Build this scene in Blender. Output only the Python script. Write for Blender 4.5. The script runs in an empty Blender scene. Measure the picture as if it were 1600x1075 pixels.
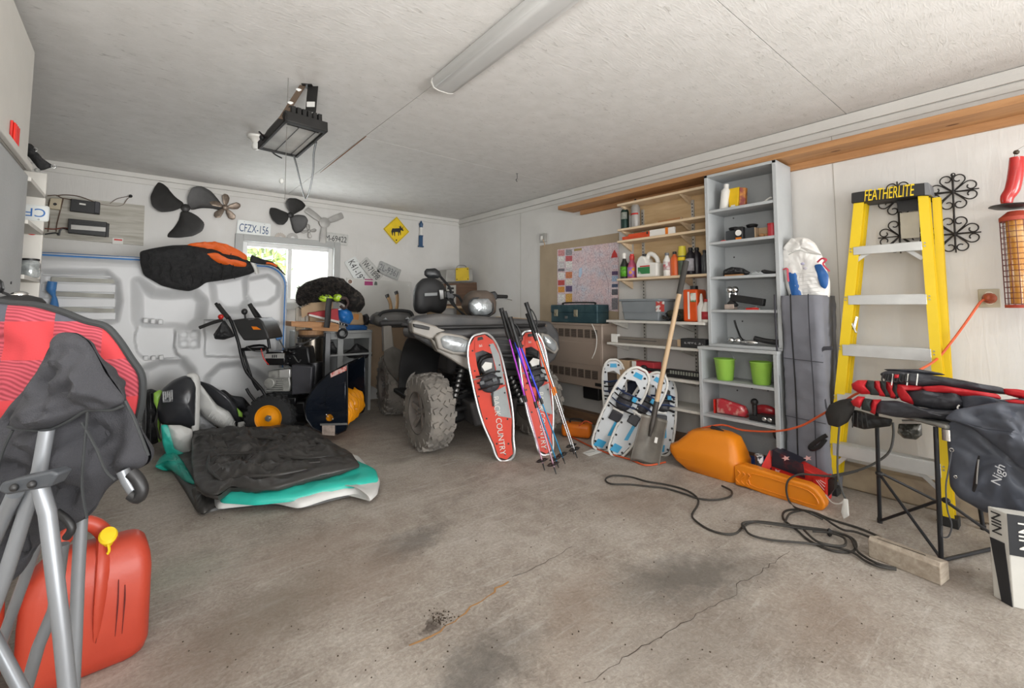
import bpy, math, random
from mathutils import Vector as V, Matrix, noise
random.seed(7)
C = bpy.context.scene.collection
rad = math.radians
# ---------------------------------------------------------------- camera
FPX, PITCH, CY, YAW, EYE = 710.0, rad(3.79), 433.0, rad(39.43), 1.15
cam_d = bpy.data.cameras.new('camera'); cam = bpy.data.objects.new('camera', cam_d); C.objects.link(cam)
cam.location = (0, 0, EYE); cam.rotation_euler = (rad(90) + PITCH, 0, -YAW)
cam_d.sensor_width = 36; cam_d.lens = FPX / 1600 * 36
cam_d.shift_y = -(537.5 - CY) / 1600; cam_d.clip_start = .05
bpy.context.scene.camera = cam
# ---------------------------------------------------------------- world, lamps, exposure
sc = bpy.context.scene
sc.view_settings.view_transform = 'Standard'; sc.view_settings.look = 'None'
sc.view_settings.gamma = 1; sc.view_settings.use_curve_mapping = False
sc.view_settings.exposure = 0.22
w = bpy.data.worlds.new('world'); sc.world = w; w.use_nodes = True
w.node_tree.nodes['Background'].inputs[0].default_value = (.86, .93, 1, 1)
w.node_tree.nodes['Background'].inputs[1].default_value = 1.6
def area(name, loc, rot, sx, sy, e, col=(1, 1, 1)):
    l = bpy.data.lights.new(name, 'AREA'); l.shape = 'RECTANGLE'; l.size = sx; l.size_y = sy; l.energy = e; l.color = col
    o = bpy.data.objects.new(name, l); C.objects.link(o); o.location = loc; o.rotation_euler = rot; return o
area('door_daylight', (2.3, -4.2, .6), (rad(109), 0, 0), 4.2, 2.6, 335, (1, .985, .96))
area('added_fill_light', (-.75, .9, 2.36), (0, 0, 0), .15, 1.2, 11, (1, .97, .94))  # unseen fill light added to brighten the left gear and back wall
area('added_fill_light', (1.9, -1.1, 2.36), (0, 0, 0), .15, 1.2, 9, (1, .97, .94))  # second unseen fill light, added behind the camera
area('added_bounce_fill', (-.3, -.4, 1.3), (rad(142), 0, rad(-8)), .6, .6, 47, (1, .99, .97))  # added upward fill out of view, brightens the left ceiling
area('added_bounce_fill', (1.6, -1.1, 1.35), (rad(160), 0, 0), .6, .6, 16, (1, .99, .97))  # another added upward fill behind the camera
area('window_daylight', (1.33, 5.72, 1.5), (rad(-98), 0, 0), .95, .6, 22, (.95, .98, 1))
sl = bpy.data.lights.new('sun', 'SUN'); sl.energy = 4.5; sl.angle = .01; sl.color = (1, .95, .88)
so = bpy.data.objects.new('sun', sl); C.objects.link(so); so.rotation_euler = V((.62, -.34, .71)).to_track_quat('Z', 'Y').to_euler()
# ---------------------------------------------------------------- pixel of the photograph -> point on a real plane
Fw = V((math.sin(YAW), math.cos(YAW), 0)); Rt = V((math.cos(YAW), -math.sin(YAW), 0)); CAM = V((0, 0, EYE))
def ray(px, py):
    v = CY - py
    return Fw * (FPX * math.cos(PITCH) - v * math.sin(PITCH)) + Rt * (px - 800) + V((0, 0, FPX * math.sin(PITCH) + v * math.cos(PITCH)))
def hit(px, py, x=None, y=None, z=None, M=None):
    o, d = CAM.copy(), ray(px, py)
    if M is not None:
        I = M.inverted(); o = I @ o; d = I.to_3x3() @ d
    t = (x - o.x) / d.x if x is not None else (y - o.y) / d.y if y is not None else (z - o.z) / d.z
    return o + d * t
XR, YB, ZC = 3.59, 5.58, 2.43
def fl(px, py, z=0): return hit(px, py, z=z)
def rw(px, py, off=0): return hit(px, py, x=XR - off)
def bw(px, py, off=0): return hit(px, py, y=YB - off)
def mpp(p): return (V(p) - CAM).dot(Fw) / FPX
def frame(o, x, y, z):
    m = Matrix((x, y, z)).transposed().to_4x4(); m.translation = o; return m
def BW(px, py, off=.01, roll=0): return frame(bw(px, py, off), V((1, 0, 0)), V((0, 0, 1)), V((0, -1, 0))) @ Matrix.Rotation(rad(roll), 4, 'Z')
def RW(px, py, off=.01, roll=0): return frame(rw(px, py, off), V((0, -1, 0)), V((0, 0, 1)), V((-1, 0, 0))) @ Matrix.Rotation(rad(roll), 4, 'Z')
def LZ(x, y, z, rz=0): return Matrix.Translation((x, y, z)) @ Matrix.Rotation(rad(rz), 4, 'Z')
def lean(B, T, face=None):
    """frame with y from B up to T, z towards the viewer side, x to the right"""
    y = (V(T) - V(B)).normalized(); f = V(face) if face is not None else -Fw
    x = y.cross(f).normalized(); z = x.cross(y); return frame(V(B), x, y, z)
# ---------------------------------------------------------------- materials
def lin(h):
    h = h.lstrip('#'); c = [int(h[i:i + 2], 16) / 255 for i in (0, 2, 4)]
    return [(x / 12.92 if x <= .04045 else ((x + .055) / 1.055) ** 2.4) for x in c] + [1]
MAT = {}
def pm(name, hx, rough=.5, metal=0, var=.12, vs=8, bump=0, bs=60, coat=0, hx2=None, vthr=None, trans=0, emit=0):
    if name in MAT: return MAT[name]
    m = bpy.data.materials.new(name); m.use_nodes = True; nt = m.node_tree; N = nt.nodes; L = nt.links; b = N['Principled BSDF']
    b.inputs['Roughness'].default_value = rough; b.inputs['Metallic'].default_value = metal
    if coat: b.inputs['Coat Weight'].default_value = coat
    if trans: b.inputs['Transmission Weight'].default_value = trans
    c = lin(hx); tc = N.new('ShaderNodeTexCoord')
    n = N.new('ShaderNodeTexNoise'); n.inputs['Scale'].default_value = vs; n.inputs['Detail'].default_value = 5
    L.new(tc.outputs['Object'], n.inputs['Vector'])
    r = N.new('ShaderNodeValToRGB'); r.color_ramp.elements[0].position = .3 if not vthr else vthr[0]; r.color_ramp.elements[1].position = .7 if not vthr else vthr[1]
    c2 = lin(hx2) if hx2 else [min(1, x * (1 + var)) for x in c[:3]] + [1]
    r.color_ramp.elements[0].color = [x * (1 - var) for x in c[:3]] + [1] if not hx2 else c; r.color_ramp.elements[1].color = c2
    L.new(n.outputs['Fac'], r.inputs['Fac']); L.new(r.outputs['Color'], b.inputs['Base Color'])
    if emit:
        L.new(r.outputs['Color'], b.inputs['Emission Color']); b.inputs['Emission Strength'].default_value = emit
    if bump:
        n2 = N.new('ShaderNodeTexNoise'); n2.inputs['Scale'].default_value = bs; n2.inputs['Detail'].default_value = 4
        L.new(tc.outputs['Object'], n2.inputs['Vector'])
        bp = N.new('ShaderNodeBump'); bp.inputs['Strength'].default_value = bump; bp.inputs['Distance'].default_value = .01
        L.new(n2.outputs['Fac'], bp.inputs['Height']); L.new(bp.outputs['Normal'], b.inputs['Normal'])
    MAT[name] = m; return m
def nodes(name, rough=.6, metal=0):
    m = bpy.data.materials.new(name); m.use_nodes = True; MAT[name] = m; nt = m.node_tree
    b = nt.nodes['Principled BSDF']; b.inputs['Roughness'].default_value = rough; b.inputs['Metallic'].default_value = metal
    return m, nt.nodes, nt.links, b
def ramp(N, stops):
    r = N.new('ShaderNodeValToRGB'); e = r.color_ramp.elements
    e[0].position, e[0].color = stops[0][0], lin(stops[0][1]); e[1].position, e[1].color = stops[-1][0], lin(stops[-1][1])
    for p, h in stops[1:-1]:
        k = e.new(p); k.color = lin(h)
    return r
def noise_n(N, L, vec, scale, detail=6, rough=.6, dist=0):
    n = N.new('ShaderNodeTexNoise'); n.inputs['Scale'].default_value = scale; n.inputs['Detail'].default_value = detail
    n.inputs['Roughness'].default_value = rough; n.inputs['Distortion'].default_value = dist; L.new(vec, n.inputs['Vector']); return n
def mix(N, L, fac, a, b, mode='MIX'):
    x = N.new('ShaderNodeMix'); x.data_type = 'RGBA'; x.blend_type = mode
    if isinstance(fac, (int, float)): x.inputs[0].default_value = fac
    else: L.new(fac, x.inputs[0])
    for i, s in ((6, a), (7, b)):
        if isinstance(s, str): x.inputs[i].default_value = lin(s)
        else: L.new(s, x.inputs[i])
    return x.outputs[2]
def mapping(N, L, sc_, coord='Object'):
    tc = N.new('ShaderNodeTexCoord'); mp = N.new('ShaderNodeMapping'); mp.inputs['Scale'].default_value = sc_
    L.new(tc.outputs[coord], mp.inputs['Vector']); return mp.outputs['Vector']
def bumpn(N, L, b, h, s=.3, d=.01):
    bp = N.new('ShaderNodeBump'); bp.inputs['Strength'].default_value = s; bp.inputs['Distance'].default_value = d
    L.new(h, bp.inputs['Height']); L.new(bp.outputs['Normal'], b.inputs['Normal'])
def wood(name, h1, h2, axis='Y', rough=.6, sc_=1):
    if name in MAT: return MAT[name]
    m, N, L, b = nodes(name, rough)
    s = {'X': (1.2, 14, 14), 'Y': (14, 1.2, 14), 'Z': (14, 14, 1.2)}[axis]
    v = mapping(N, L, tuple(q * sc_ for q in s)); n = noise_n(N, L, v, 2.5, 8, .6, .6)
    r = ramp(N, [(.3, h1), (.7, h2)]); L.new(n.outputs['Fac'], r.inputs['Fac']); L.new(r.outputs['Color'], b.inputs['Base Color'])
    bumpn(N, L, b, n.outputs['Fac'], .15, .005); return m
# ---------------------------------------------------------------- mesh builder
class MB:
    def __init__(s, M=None): s.v = []; s.f = []; s.M = M or Matrix.Identity(4)
    def at(s, M): s.M = M; return s
    def add(s, vs, fs):
        k = len(s.v); s.v += [s.M @ V(p) for p in vs]; s.f += [tuple(i + k for i in f) for f in fs]; return s
    def box(s, c, d, R=None):
        vs = [V((x * d[0] / 2, y * d[1] / 2, z * d[2] / 2)) for x in (-1, 1) for y in (-1, 1) for z in (-1, 1)]
        if R is not None: vs = [R @ q for q in vs]
        return s.add([q + V(c) for q in vs], [(0, 1, 3, 2), (4, 6, 7, 5), (0, 4, 5, 1), (2, 3, 7, 6), (0, 2, 6, 4), (1, 5, 7, 3)])
    def bx(s, a, b): return s.box([(a[i] + b[i]) / 2 for i in range(3)], [abs(b[i] - a[i]) for i in range(3)])
    def beam(s, a, b, w, h, up=(0, 0, 1)):
        a, b = V(a), V(b); d = (b - a); x = d.normalized(); y = V(up).cross(x)
        y = y.normalized() if y.length > 1e-5 else V((0, 1, 0)); z = x.cross(y)
        return s.box((a + b) / 2, (d.length, w, h), Matrix((x, y, z)).transposed())
    def cyl(s, a, b, r, r2=None, n=16, cap=True):
        a, b = V(a), V(b); r2 = r if r2 is None else r2; d = (b - a).normalized(); u = d.orthogonal().normalized(); w_ = d.cross(u)
        vs = []
        for p, q in ((a, r), (b, r2)):
            vs += [p + (u * math.cos(t) + w_ * math.sin(t)) * q for t in [2 * math.pi * i / n for i in range(n)]]
        fs = [(i, (i + 1) % n, n + (i + 1) % n, n + i) for i in range(n)]
        if cap: fs += [tuple(range(n - 1, -1, -1)), tuple(range(n, 2 * n))]
        return s.add(vs, fs)
    def tube(s, pts, r, n=8, closed=False, k=4, flat=1, up=None, wr=0, wf=20, caps=True):
        P = [V(p) for p in pts]; rs = r if isinstance(r, (list, tuple)) else [r] * len(P)
        Q, RR = [], []; m = len(P)
        if k > 1 and m > 2:
            for i in range(m if closed else m - 1):
                p0 = P[(i - 1) % m] if closed or i > 0 else P[0]; p1 = P[i]; p2 = P[(i + 1) % m]
                p3 = P[(i + 2) % m] if closed or i < m - 2 else P[-1]
                for j in range(k):
                    t = j / k
                    Q.append(.5 * ((2 * p1) + (p2 - p0) * t + (2 * p0 - 5 * p1 + 4 * p2 - p3) * t * t + (3 * p1 - p0 - 3 * p2 + p3) * t ** 3))
                    RR.append(rs[i] * (1 - t) + rs[(i + 1) % m] * t)
            if not closed: Q.append(P[-1]); RR.append(rs[-1])
        else: Q, RR = P, list(rs)
        m = len(Q); vs = []; u = None
        for i in range(m):
            a = Q[(i - 1) % m] if closed or i > 0 else Q[0]; b = Q[(i + 1) % m] if closed or i < m - 1 else Q[-1]
            d = (b - a)
            d = d.normalized() if d.length > 1e-7 else V((0, 0, 1))
            if up is not None: u = V(up).cross(d); u = u.normalized() if u.length > 1e-5 else d.orthogonal().normalized()
            elif u is None: u = d.orthogonal().normalized()
            else: u = (u - d * u.dot(d)); u = u.normalized() if u.length > 1e-6 else d.orthogonal().normalized()
            w_ = d.cross(u)
            for j in range(n):
                t = 2 * math.pi * j / n; p = Q[i] + (u * math.cos(t) + w_ * math.sin(t) * flat) * RR[i]
                if wr: p = p + (p - Q[i]).normalized() * wr * noise.noise(p * wf)
                vs.append(p)
        fs = []
        for i in range(m if closed else m - 1):
            for j in range(n): fs.append((i * n + j, i * n + (j + 1) % n, ((i + 1) % m) * n + (j + 1) % n, ((i + 1) % m) * n + j))
        if not closed and caps: fs += [tuple(range(n - 1, -1, -1)), tuple(range((m - 1) * n, m * n))]
        return s.add(vs, fs)
    def lathe(s, prof, n=24, M=None, cap=True):
        """profile (r,z) about local z of M"""
        vs = []; fs = []; m = len(prof)
        for r, z in prof: vs += [V((r * math.cos(2 * math.pi * j / n), r * math.sin(2 * math.pi * j / n), z)) for j in range(n)]
        for i in range(m - 1):
            for j in range(n): fs.append((i * n + j, i * n + (j + 1) % n, (i + 1) * n + (j + 1) % n, (i + 1) * n + j))
        if cap and prof[0][0] > 1e-6: fs.append(tuple(range(n - 1, -1, -1)))
        if cap and prof[-1][0] > 1e-6: fs.append(tuple(range((m - 1) * n, m * n)))
        if M is not None: vs = [M @ q for q in vs]
        return s.add(vs, fs)
    def prism(s, pts, ext):
        P = [V(p) for p in pts]; e = V(ext); n = len(P)
        return s.add(P + [p + e for p in P], [tuple(range(n - 1, -1, -1)), tuple(range(n, 2 * n))] + [(i, (i + 1) % n, n + (i + 1) % n, n + i) for i in range(n)])
    def ell(s, c, r, n=16, m=10, R=None, wr=0, wf=15):
        prof = []; vs = []; fs = []
        for i in range(1, m):
            a = math.pi * i / m
            for j in range(n):
                t = 2 * math.pi * j / n; q = V((r[0] * math.sin(a) * math.cos(t), r[1] * math.sin(a) * math.sin(t), r[2] * math.cos(a)))
                if wr: q = q * (1 + wr * noise.noise((q + V(c)) * wf))
                vs.append(q)
        for i in range(m - 2):
            for j in range(n): fs.append((i * n + j, i * n + (j + 1) % n, (i + 1) * n + (j + 1) % n, (i + 1) * n + j))
        k = len(vs); vs += [V((0, 0, r[2])), V((0, 0, -r[2]))]
        for j in range(n): fs += [(k, (j + 1) % n, j)] + [(k + 1, (m - 2) * n + j, (m - 2) * n + (j + 1) % n)]
        if R is not None: vs = [R @ q for q in vs]
        return s.add([q + V(c) for q in vs], fs)
    def torus(s, c, R, r, axis=(0, 0, 1), n=24, k=8, a0=0, a1=360):
        ax = V(axis).normalized(); u = ax.orthogonal().normalized(); w_ = ax.cross(u); full = abs(a1 - a0) >= 360
        pts = [V(c) + (u * math.cos(t) + w_ * math.sin(t)) * R for t in [rad(a0 + (a1 - a0) * i / (n if full else n - 1)) for i in range(n)]]
        return s.tube(pts, r, k, closed=full, k=1)
    def puff(s, pts, nrm, th, rings=10, wr=.0, wf=12, c=None, p=2, back=1, N=72, e=.5, seed=0, top=None):
        """inflated cushion over a closed outline that is star-shaped about c"""
        P = [V(q) for q in pts]; n_ = V(nrm).normalized(); m = len(P)
        per = [0]
        for i in range(m): per.append(per[-1] + (P[(i + 1) % m] - P[i]).length)
        B = []
        for j in range(N):
            t = per[-1] * j / N; i = max(q for q in range(m) if per[q] <= t + 1e-9); d = per[i + 1] - per[i]
            B.append(P[i].lerp(P[(i + 1) % m], (t - per[i]) / d if d > 0 else 0))
        for _ in range(1): B = [(B[j - 1] + 2 * B[j] + B[(j + 1) % N]) / 4 for j in range(N)]
        c = V(c) if c is not None else sum(B, V()) / N
        vs = []; fs = []; off = V((seed, seed * 2, 0))
        def side(sg):
            k0 = len(vs)
            for r in range(rings):
                q = math.sin(math.pi / 2 * (1 - r / rings))
                for b in B:
                    x = c + (b - c) * q; h = th * max(0, 1 - q ** p) ** e
                    if wr: h += wr * noise.noise(x * wf + off) * min(1, 3 * (1 - q) + .1) + wr * .5 * noise.noise(x * wf * 2.7 + off) * min(1, 3 * (1 - q) + .1)
                    vs.append(x + n_ * h * sg)
            vs.append(c + n_ * sg * (th + (wr * noise.noise(c * wf + off) if wr else 0)))
            for r in range(rings - 1):
                for j in range(N):
                    f = (k0 + r * N + j, k0 + r * N + (j + 1) % N, k0 + (r + 1) * N + (j + 1) % N, k0 + (r + 1) * N + j)
                    fs.append(f if sg > 0 else f[::-1])
            for j in range(N):
                f = (k0 + (rings - 1) * N + j, k0 + (rings - 1) * N + (j + 1) % N, len(vs) - 1); fs.append(f if sg > 0 else f[::-1])
        side(1)
        if back: side(-back)
        return s.add(vs, fs)
    def surf(s, fn, nu, nv, th=None):
        vs = [fn(i / nu, j / nv) for j in range(nv + 1) for i in range(nu + 1)]
        g = lambda i, j: j * (nu + 1) + i
        fs = [(g(i, j), g(i + 1, j), g(i + 1, j + 1), g(i, j + 1)) for j in range(nv) for i in range(nu)]
        return s.add(vs, fs)
    def build(s, name, mat, parent=None, w=False, smooth=40, bevel=0, seg=2, sub=0, thick=0, kind=None, label=None):
        """parent given: vertices are in its frame, or in world space when w. No parent: own origin at the base centre."""
        vs = s.v
        if parent is not None and w: I = MX[parent.name].inverted(); vs = [I @ q for q in vs]
        loc = V((0, 0, 0))
        if parent is None:
            lo = [min(q[i] for q in vs) for i in range(3)]; hi = [max(q[i] for q in vs) for i in range(3)]
            loc = V(((lo[0] + hi[0]) / 2, (lo[1] + hi[1]) / 2, lo[2])); vs = [q - loc for q in vs]
        me = bpy.data.meshes.new(name); me.from_pydata([tuple(q) for q in vs], [], s.f); me.update()
        import bmesh
        bm = bmesh.new(); bm.from_mesh(me)
        if thick == 0: bmesh.ops.recalc_face_normals(bm, faces=bm.faces)
        bm.to_mesh(me); bm.free()
        if smooth:
            me.polygons.foreach_set('use_smooth', [True] * len(me.polygons)); me.set_sharp_from_angle(angle=rad(smooth))
        for m_ in (mat if isinstance(mat, (list, tuple)) else [mat]): me.materials.append(m_)
        o = bpy.data.objects.new(name, me); C.objects.link(o); o.location = loc
        if thick: md = o.modifiers.new('s', 'SOLIDIFY'); md.thickness = abs(thick); md.offset = 1 if thick > 0 else -1
        if bevel: md = o.modifiers.new('b', 'BEVEL'); md.width = bevel; md.segments = seg; md.limit_method = 'ANGLE'; md.angle_limit = rad(35)
        if sub: md = o.modifiers.new('u', 'SUBSURF'); md.levels = sub; md.render_levels = sub
        if parent is not None: o.parent = parent
        MX[o.name] = Matrix.Translation(loc) if parent is None else MX[parent.name].copy()
        if kind: o['kind'] = kind
        if label: o['label'] = label
        ORDER.append(o); return o
MX = {}; ORDER = []
def thing(name, label, cat, M=None, group=None):
    o = bpy.data.objects.new(name, None); C.objects.link(o); o.empty_display_size = .05
    M = Matrix.Translation(M) if isinstance(M, (V, tuple)) else (M if M is not None else Matrix.Identity(4))
    o.location = M.translation; o.rotation_euler = M.to_euler(); o['label'] = label; o['category'] = cat
    if group: o['group'] = group
    MX[o.name] = M.copy(); return o
def tag(o, label, cat, group=None):
    o['label'] = label; o['category'] = cat
    if group: o['group'] = group
    return o
def struct(o): o['kind'] = 'structure'; return o
def text(parent, body, size, M, mat, ext=.0008, name='lettering', w=False, sx=1, shear=0, fit=0):
    cu = bpy.data.curves.new(name, 'FONT'); cu.body = body; cu.size = size; cu.extrude = ext; cu.align_x = 'CENTER'; cu.align_y = 'CENTER'; cu.shear = shear
    t = bpy.data.objects.new('tmp', cu); me = bpy.data.meshes.new_from_object(t); bpy.data.objects.remove(t)
    if fit:
        xs_ = [q.co.x for q in me.vertices]; sx = fit / max(1e-6, max(xs_) - min(xs_))
    M = M @ Matrix.Diagonal((sx, 1, 1, 1))
    if w: M = MX[parent.name].inverted() @ M
    me.transform(M); me.materials.clear(); me.materials.append(mat)
    o = bpy.data.objects.new(name, me); C.objects.link(o); o.parent = parent; MX[o.name] = MX[parent.name].copy(); ORDER.append(o); return o
I4 = Matrix.Identity(4)
T = Matrix.Translation
def RX(a): return Matrix.Rotation(rad(a), 4, 'X')
def RY(a): return Matrix.Rotation(rad(a), 4, 'Y')
def RZ(a): return Matrix.Rotation(rad(a), 4, 'Z')
# ---- common materials
BLACK = pm('black plastic', '#1c1c1d', .45, var=.2, bump=.1); RUB = pm('black rubber', '#242322', .8, var=.2)
DARK = pm('dark grey plastic', '#35353a', .5, var=.15); STEEL = pm('steel', '#a8a8a6', .35, .8); CHROME = pm('chrome', '#d8d8d6', .15, 1)
WHITE = pm('white plastic', '#e4e2dc', .4, var=.03); GREY = pm('grey paint', '#b3b5b6', .6, var=.06, vs=3, bump=.15, bs=90)
RED = pm('red plastic', '#c0241c', .4); YEL = pm('yellow plastic', '#e6c51a', .45); ORG = pm('orange plastic', '#e07a18', .4, var=.06)
TAN = pm('cardboard', '#b39a7c', .85, var=.08); BLUE = pm('blue plastic', '#2a68ae', .45); GRN = pm('lime plastic', '#93c24e', .4, var=.04)
PAPER = pm('white paper', '#dcdad4', .8, var=.04); ALU = pm('aluminium', '#c9cac8', .38, .5, var=.08); INK = pm('black print', '#1d1d1f', .6)
# ================================================================= structure
m, N, L, b = nodes('concrete', .75)
v = mapping(N, L, (1, 1, 1)); n1 = noise_n(N, L, v, 2.4, 11, .66, .5); n2 = noise_n(N, L, v, 11, 12, .72, .25); n3 = noise_n(N, L, v, 70, 6, .7)
base = ramp(N, [(.34, '#7d7268'), (.5, '#a0968b'), (.64, '#b9b2a9')]); L.new(n1.outputs['Fac'], base.inputs['Fac'])
mot = ramp(N, [(.32, '#84796f'), (.52, '#b3aba1'), (.72, '#cfc9c1')]); L.new(n2.outputs['Fac'], mot.inputs['Fac'])
c1 = mix(N, L, .38, base.outputs['Color'], mot.outputs['Color'])
fine = ramp(N, [(.36, '#5e554c'), (.5, '#a0968b'), (.66, '#dcd6ce')]); L.new(n3.outputs['Fac'], fine.inputs['Fac'])
c1 = mix(N, L, .24, c1, fine.outputs['Color'])
# scrape streaks
vs_ = N.new('ShaderNodeMapping'); vs_.inputs['Scale'].default_value = (1.2, 9, 1); vs_.inputs['Rotation'].default_value = (0, 0, .5); L.new(v, vs_.inputs['Vector'])
n5 = noise_n(N, L, vs_.outputs['Vector'], 3.2, 8, .65, .8)
st = N.new('ShaderNodeMapRange'); st.inputs[1].default_value = .56; st.inputs[2].default_value = .7; st.inputs[4].default_value = .6; L.new(n5.outputs['Fac'], st.inputs[0])
c1 = mix(N, L, st.outputs[0], c1, '#c4bfb8')
n4 = noise_n(N, L, v, .9, 6, .6, 1.5)
sp = N.new('ShaderNodeMapRange'); sp.inputs[1].default_value = .56; sp.inputs[2].default_value = .72; sp.inputs[4].default_value = .6; L.new(n4.outputs['Fac'], sp.inputs[0])
c2 = mix(N, L, sp.outputs[0], c1, '#6f6a62')
def stain(cx, cy, rx, ry, ang, hx, amt, cin):
    mp = N.new('ShaderNodeMapping'); mp.vector_type = 'TEXTURE'; mp.inputs['Location'].default_value = (cx, cy, 0); mp.inputs['Rotation'].default_value = (0, 0, rad(ang)); mp.inputs['Scale'].default_value = (rx, ry, 1)
    add = N.new('ShaderNodeVectorMath'); add.operation = 'MULTIPLY_ADD'; L.new(n2.outputs['Color'], add.inputs[0]); add.inputs[1].default_value = (.35, .35, 0); L.new(v, add.inputs[2])
    sub = N.new('ShaderNodeVectorMath'); sub.operation = 'SUBTRACT'; L.new(add.outputs[0], sub.inputs[0]); sub.inputs[1].default_value = (.175, .175, 0)
    L.new(sub.outputs[0], mp.inputs['Vector'])
    g = N.new('ShaderNodeVectorMath'); g.operation = 'LENGTH'; L.new(mp.outputs['Vector'], g.inputs[0])
    r = N.new('ShaderNodeMapRange'); r.inputs[1].default_value = 1.1; r.inputs[2].default_value = .3; r.inputs[4].default_value = amt; L.new(g.outputs['Value'], r.inputs[0])
    return mix(N, L, r.outputs[0], cin, hx)
def stp(px, py, rx, ry, ang, hx, amt):
    global c2
    p = fl(px, py); c2 = stain(p.x, p.y, rx, ry, ang, hx, amt, c2)
stp(1440, 740, .45, .95, 0, '#4a382c', .9); stp(1080, 900, .45, .2, -20, '#57534d', .75); stp(640, 850, .26, .14, 20, '#5c5a57', .6)
stp(680, 975, .09, .03, 40, '#3a2e26', .8); stp(720, 1050, .3, .12, 30, '#5a5752', .45); stp(840, 640, .8, .5, 0, '#64513f', .7)
stp(500, 850, .5, .2, 0, '#8a7566', .35); stp(900, 950, .4, .15, 30, '#85705f', .4); stp(420, 960, .35, .2, 20, '#7d7f74', .4); stp(1000, 780, .4, .3, 0, '#8b7767', .35)
stp(560, 900, .35, .3, 0, '#7a6250', .4); stp(350, 1000, .4, .25, 20, '#7c6555', .4); stp(1100, 1000, .5, .25, -30, '#6d6258', .45); stp(760, 1060, .35, .14, 20, '#4f4c48', .55); stp(1300, 960, .4, .2, 0, '#85705f', .4)
stp(270, 900, .3, .2, 0, '#84907f', .3); stp(800, 660, .9, .4, 10, '#6a5646', .4); stp(1480, 900, .25, .15, 0, '#4c3a2e', .5)
L.new(c2, b.inputs['Base Color'])
ad = N.new('ShaderNodeMath'); ad.operation = 'ADD'; L.new(n2.outputs['Fac'], ad.inputs[0]); L.new(n3.outputs['Fac'], ad.inputs[1]); bumpn(N, L, b, ad.outputs[0], .45, .012)
rr = N.new('ShaderNodeMapRange'); rr.inputs[3].default_value = .55; rr.inputs[4].default_value = .9; L.new(n2.outputs['Fac'], rr.inputs[0]); L.new(rr.outputs[0], b.inputs['Roughness'])
CONC = m
XL, YF = -1.45, -2.0
fo = struct(MB().bx((XL - .1, YF - 1.5, -.1), (XR + .1, YB + .1, 0)).build('floor', CONC, smooth=0))
fo.data.transform(T(fo.location)); fo.location = (0, 0, 0); MX['floor'] = I4
CRK = pm('crack', '#4a4038', .9); CRO = pm('crack rust', '#a47c50', .9)
def strip(name, px, w_, mat, jit=.006):
    P = [fl(*p, .0012) for p in px]; mb = MB(); Q = []
    for a, b_ in zip(P, P[1:]):
        k = max(2, int((b_ - a).length / .03))
        for i in range(k): Q.append(a.lerp(b_, i / k) + V((random.uniform(-jit, jit), random.uniform(-jit, jit), 0)))
    mb.tube(Q, [w_ * random.uniform(.4, 1.3) for _ in Q], 6, k=1, flat=.15, up=(0, 0, 1)); return mb.build(name, mat, fo)
strip('crack', [(1232, 860), (1190, 893), (1152, 912), (1148, 928), (1090, 960), (1040, 990), (975, 1030), (905, 1074)], .0013, CRK, .009)
strip('crack', [(640, 1006), (690, 985), (735, 950), (770, 925), (800, 902)], .004, CRO, .008)
strip('crack', [(800, 902), (850, 880), (900, 850)], .0012, CRK)
m, N, L, b = nodes('oriented strand board painted white', .7)
v = mapping(N, L, (1, 1, 1)); vm = mapping(N, L, (7, 26, 7)); n1 = noise_n(N, L, v, 9, 6); n2 = noise_n(N, L, vm, 1.5, 8, .7, 1.5)
r = ramp(N, [(.3, '#d3d1cd'), (.7, '#dedcd9')]); L.new(n1.outputs['Fac'], r.inputs['Fac'])
r2 = N.new('ShaderNodeMapRange'); r2.inputs[1].default_value = .58; r2.inputs[2].default_value = .7; r2.inputs[4].default_value = .75; L.new(n2.outputs['Fac'], r2.inputs[0])
L.new(mix(N, L, r2.outputs[0], r.outputs['Color'], '#a3a09a'), b.inputs['Base Color']); bumpn(N, L, b, n2.outputs['Fac'], .45, .006); OSB = m
m, N, L, b = nodes('painted plywood wall', .65)
v = mapping(N, L, (1, 1, 1)); vm = mapping(N, L, (10, 10, 1.2)); n1 = noise_n(N, L, v, 1.6, 6, .6, .5); n2 = noise_n(N, L, vm, 3, 6, .6, .8); n3 = noise_n(N, L, v, 26, 3, .6)
r = ramp(N, [(.3, '#cccac6'), (.5, '#d2d0cc'), (.72, '#d7d6d3')]); L.new(n1.outputs['Fac'], r.inputs['Fac'])
r2 = N.new('ShaderNodeMapRange'); r2.inputs[1].default_value = .76; r2.inputs[2].default_value = .81; r2.inputs[4].default_value = .6; L.new(n3.outputs['Fac'], r2.inputs[0])
L.new(mix(N, L, r2.outputs[0], r.outputs['Color'], '#8e8a82'), b.inputs['Base Color']); bumpn(N, L, b, n2.outputs['Fac'], .3, .006); WALL = m
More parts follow.
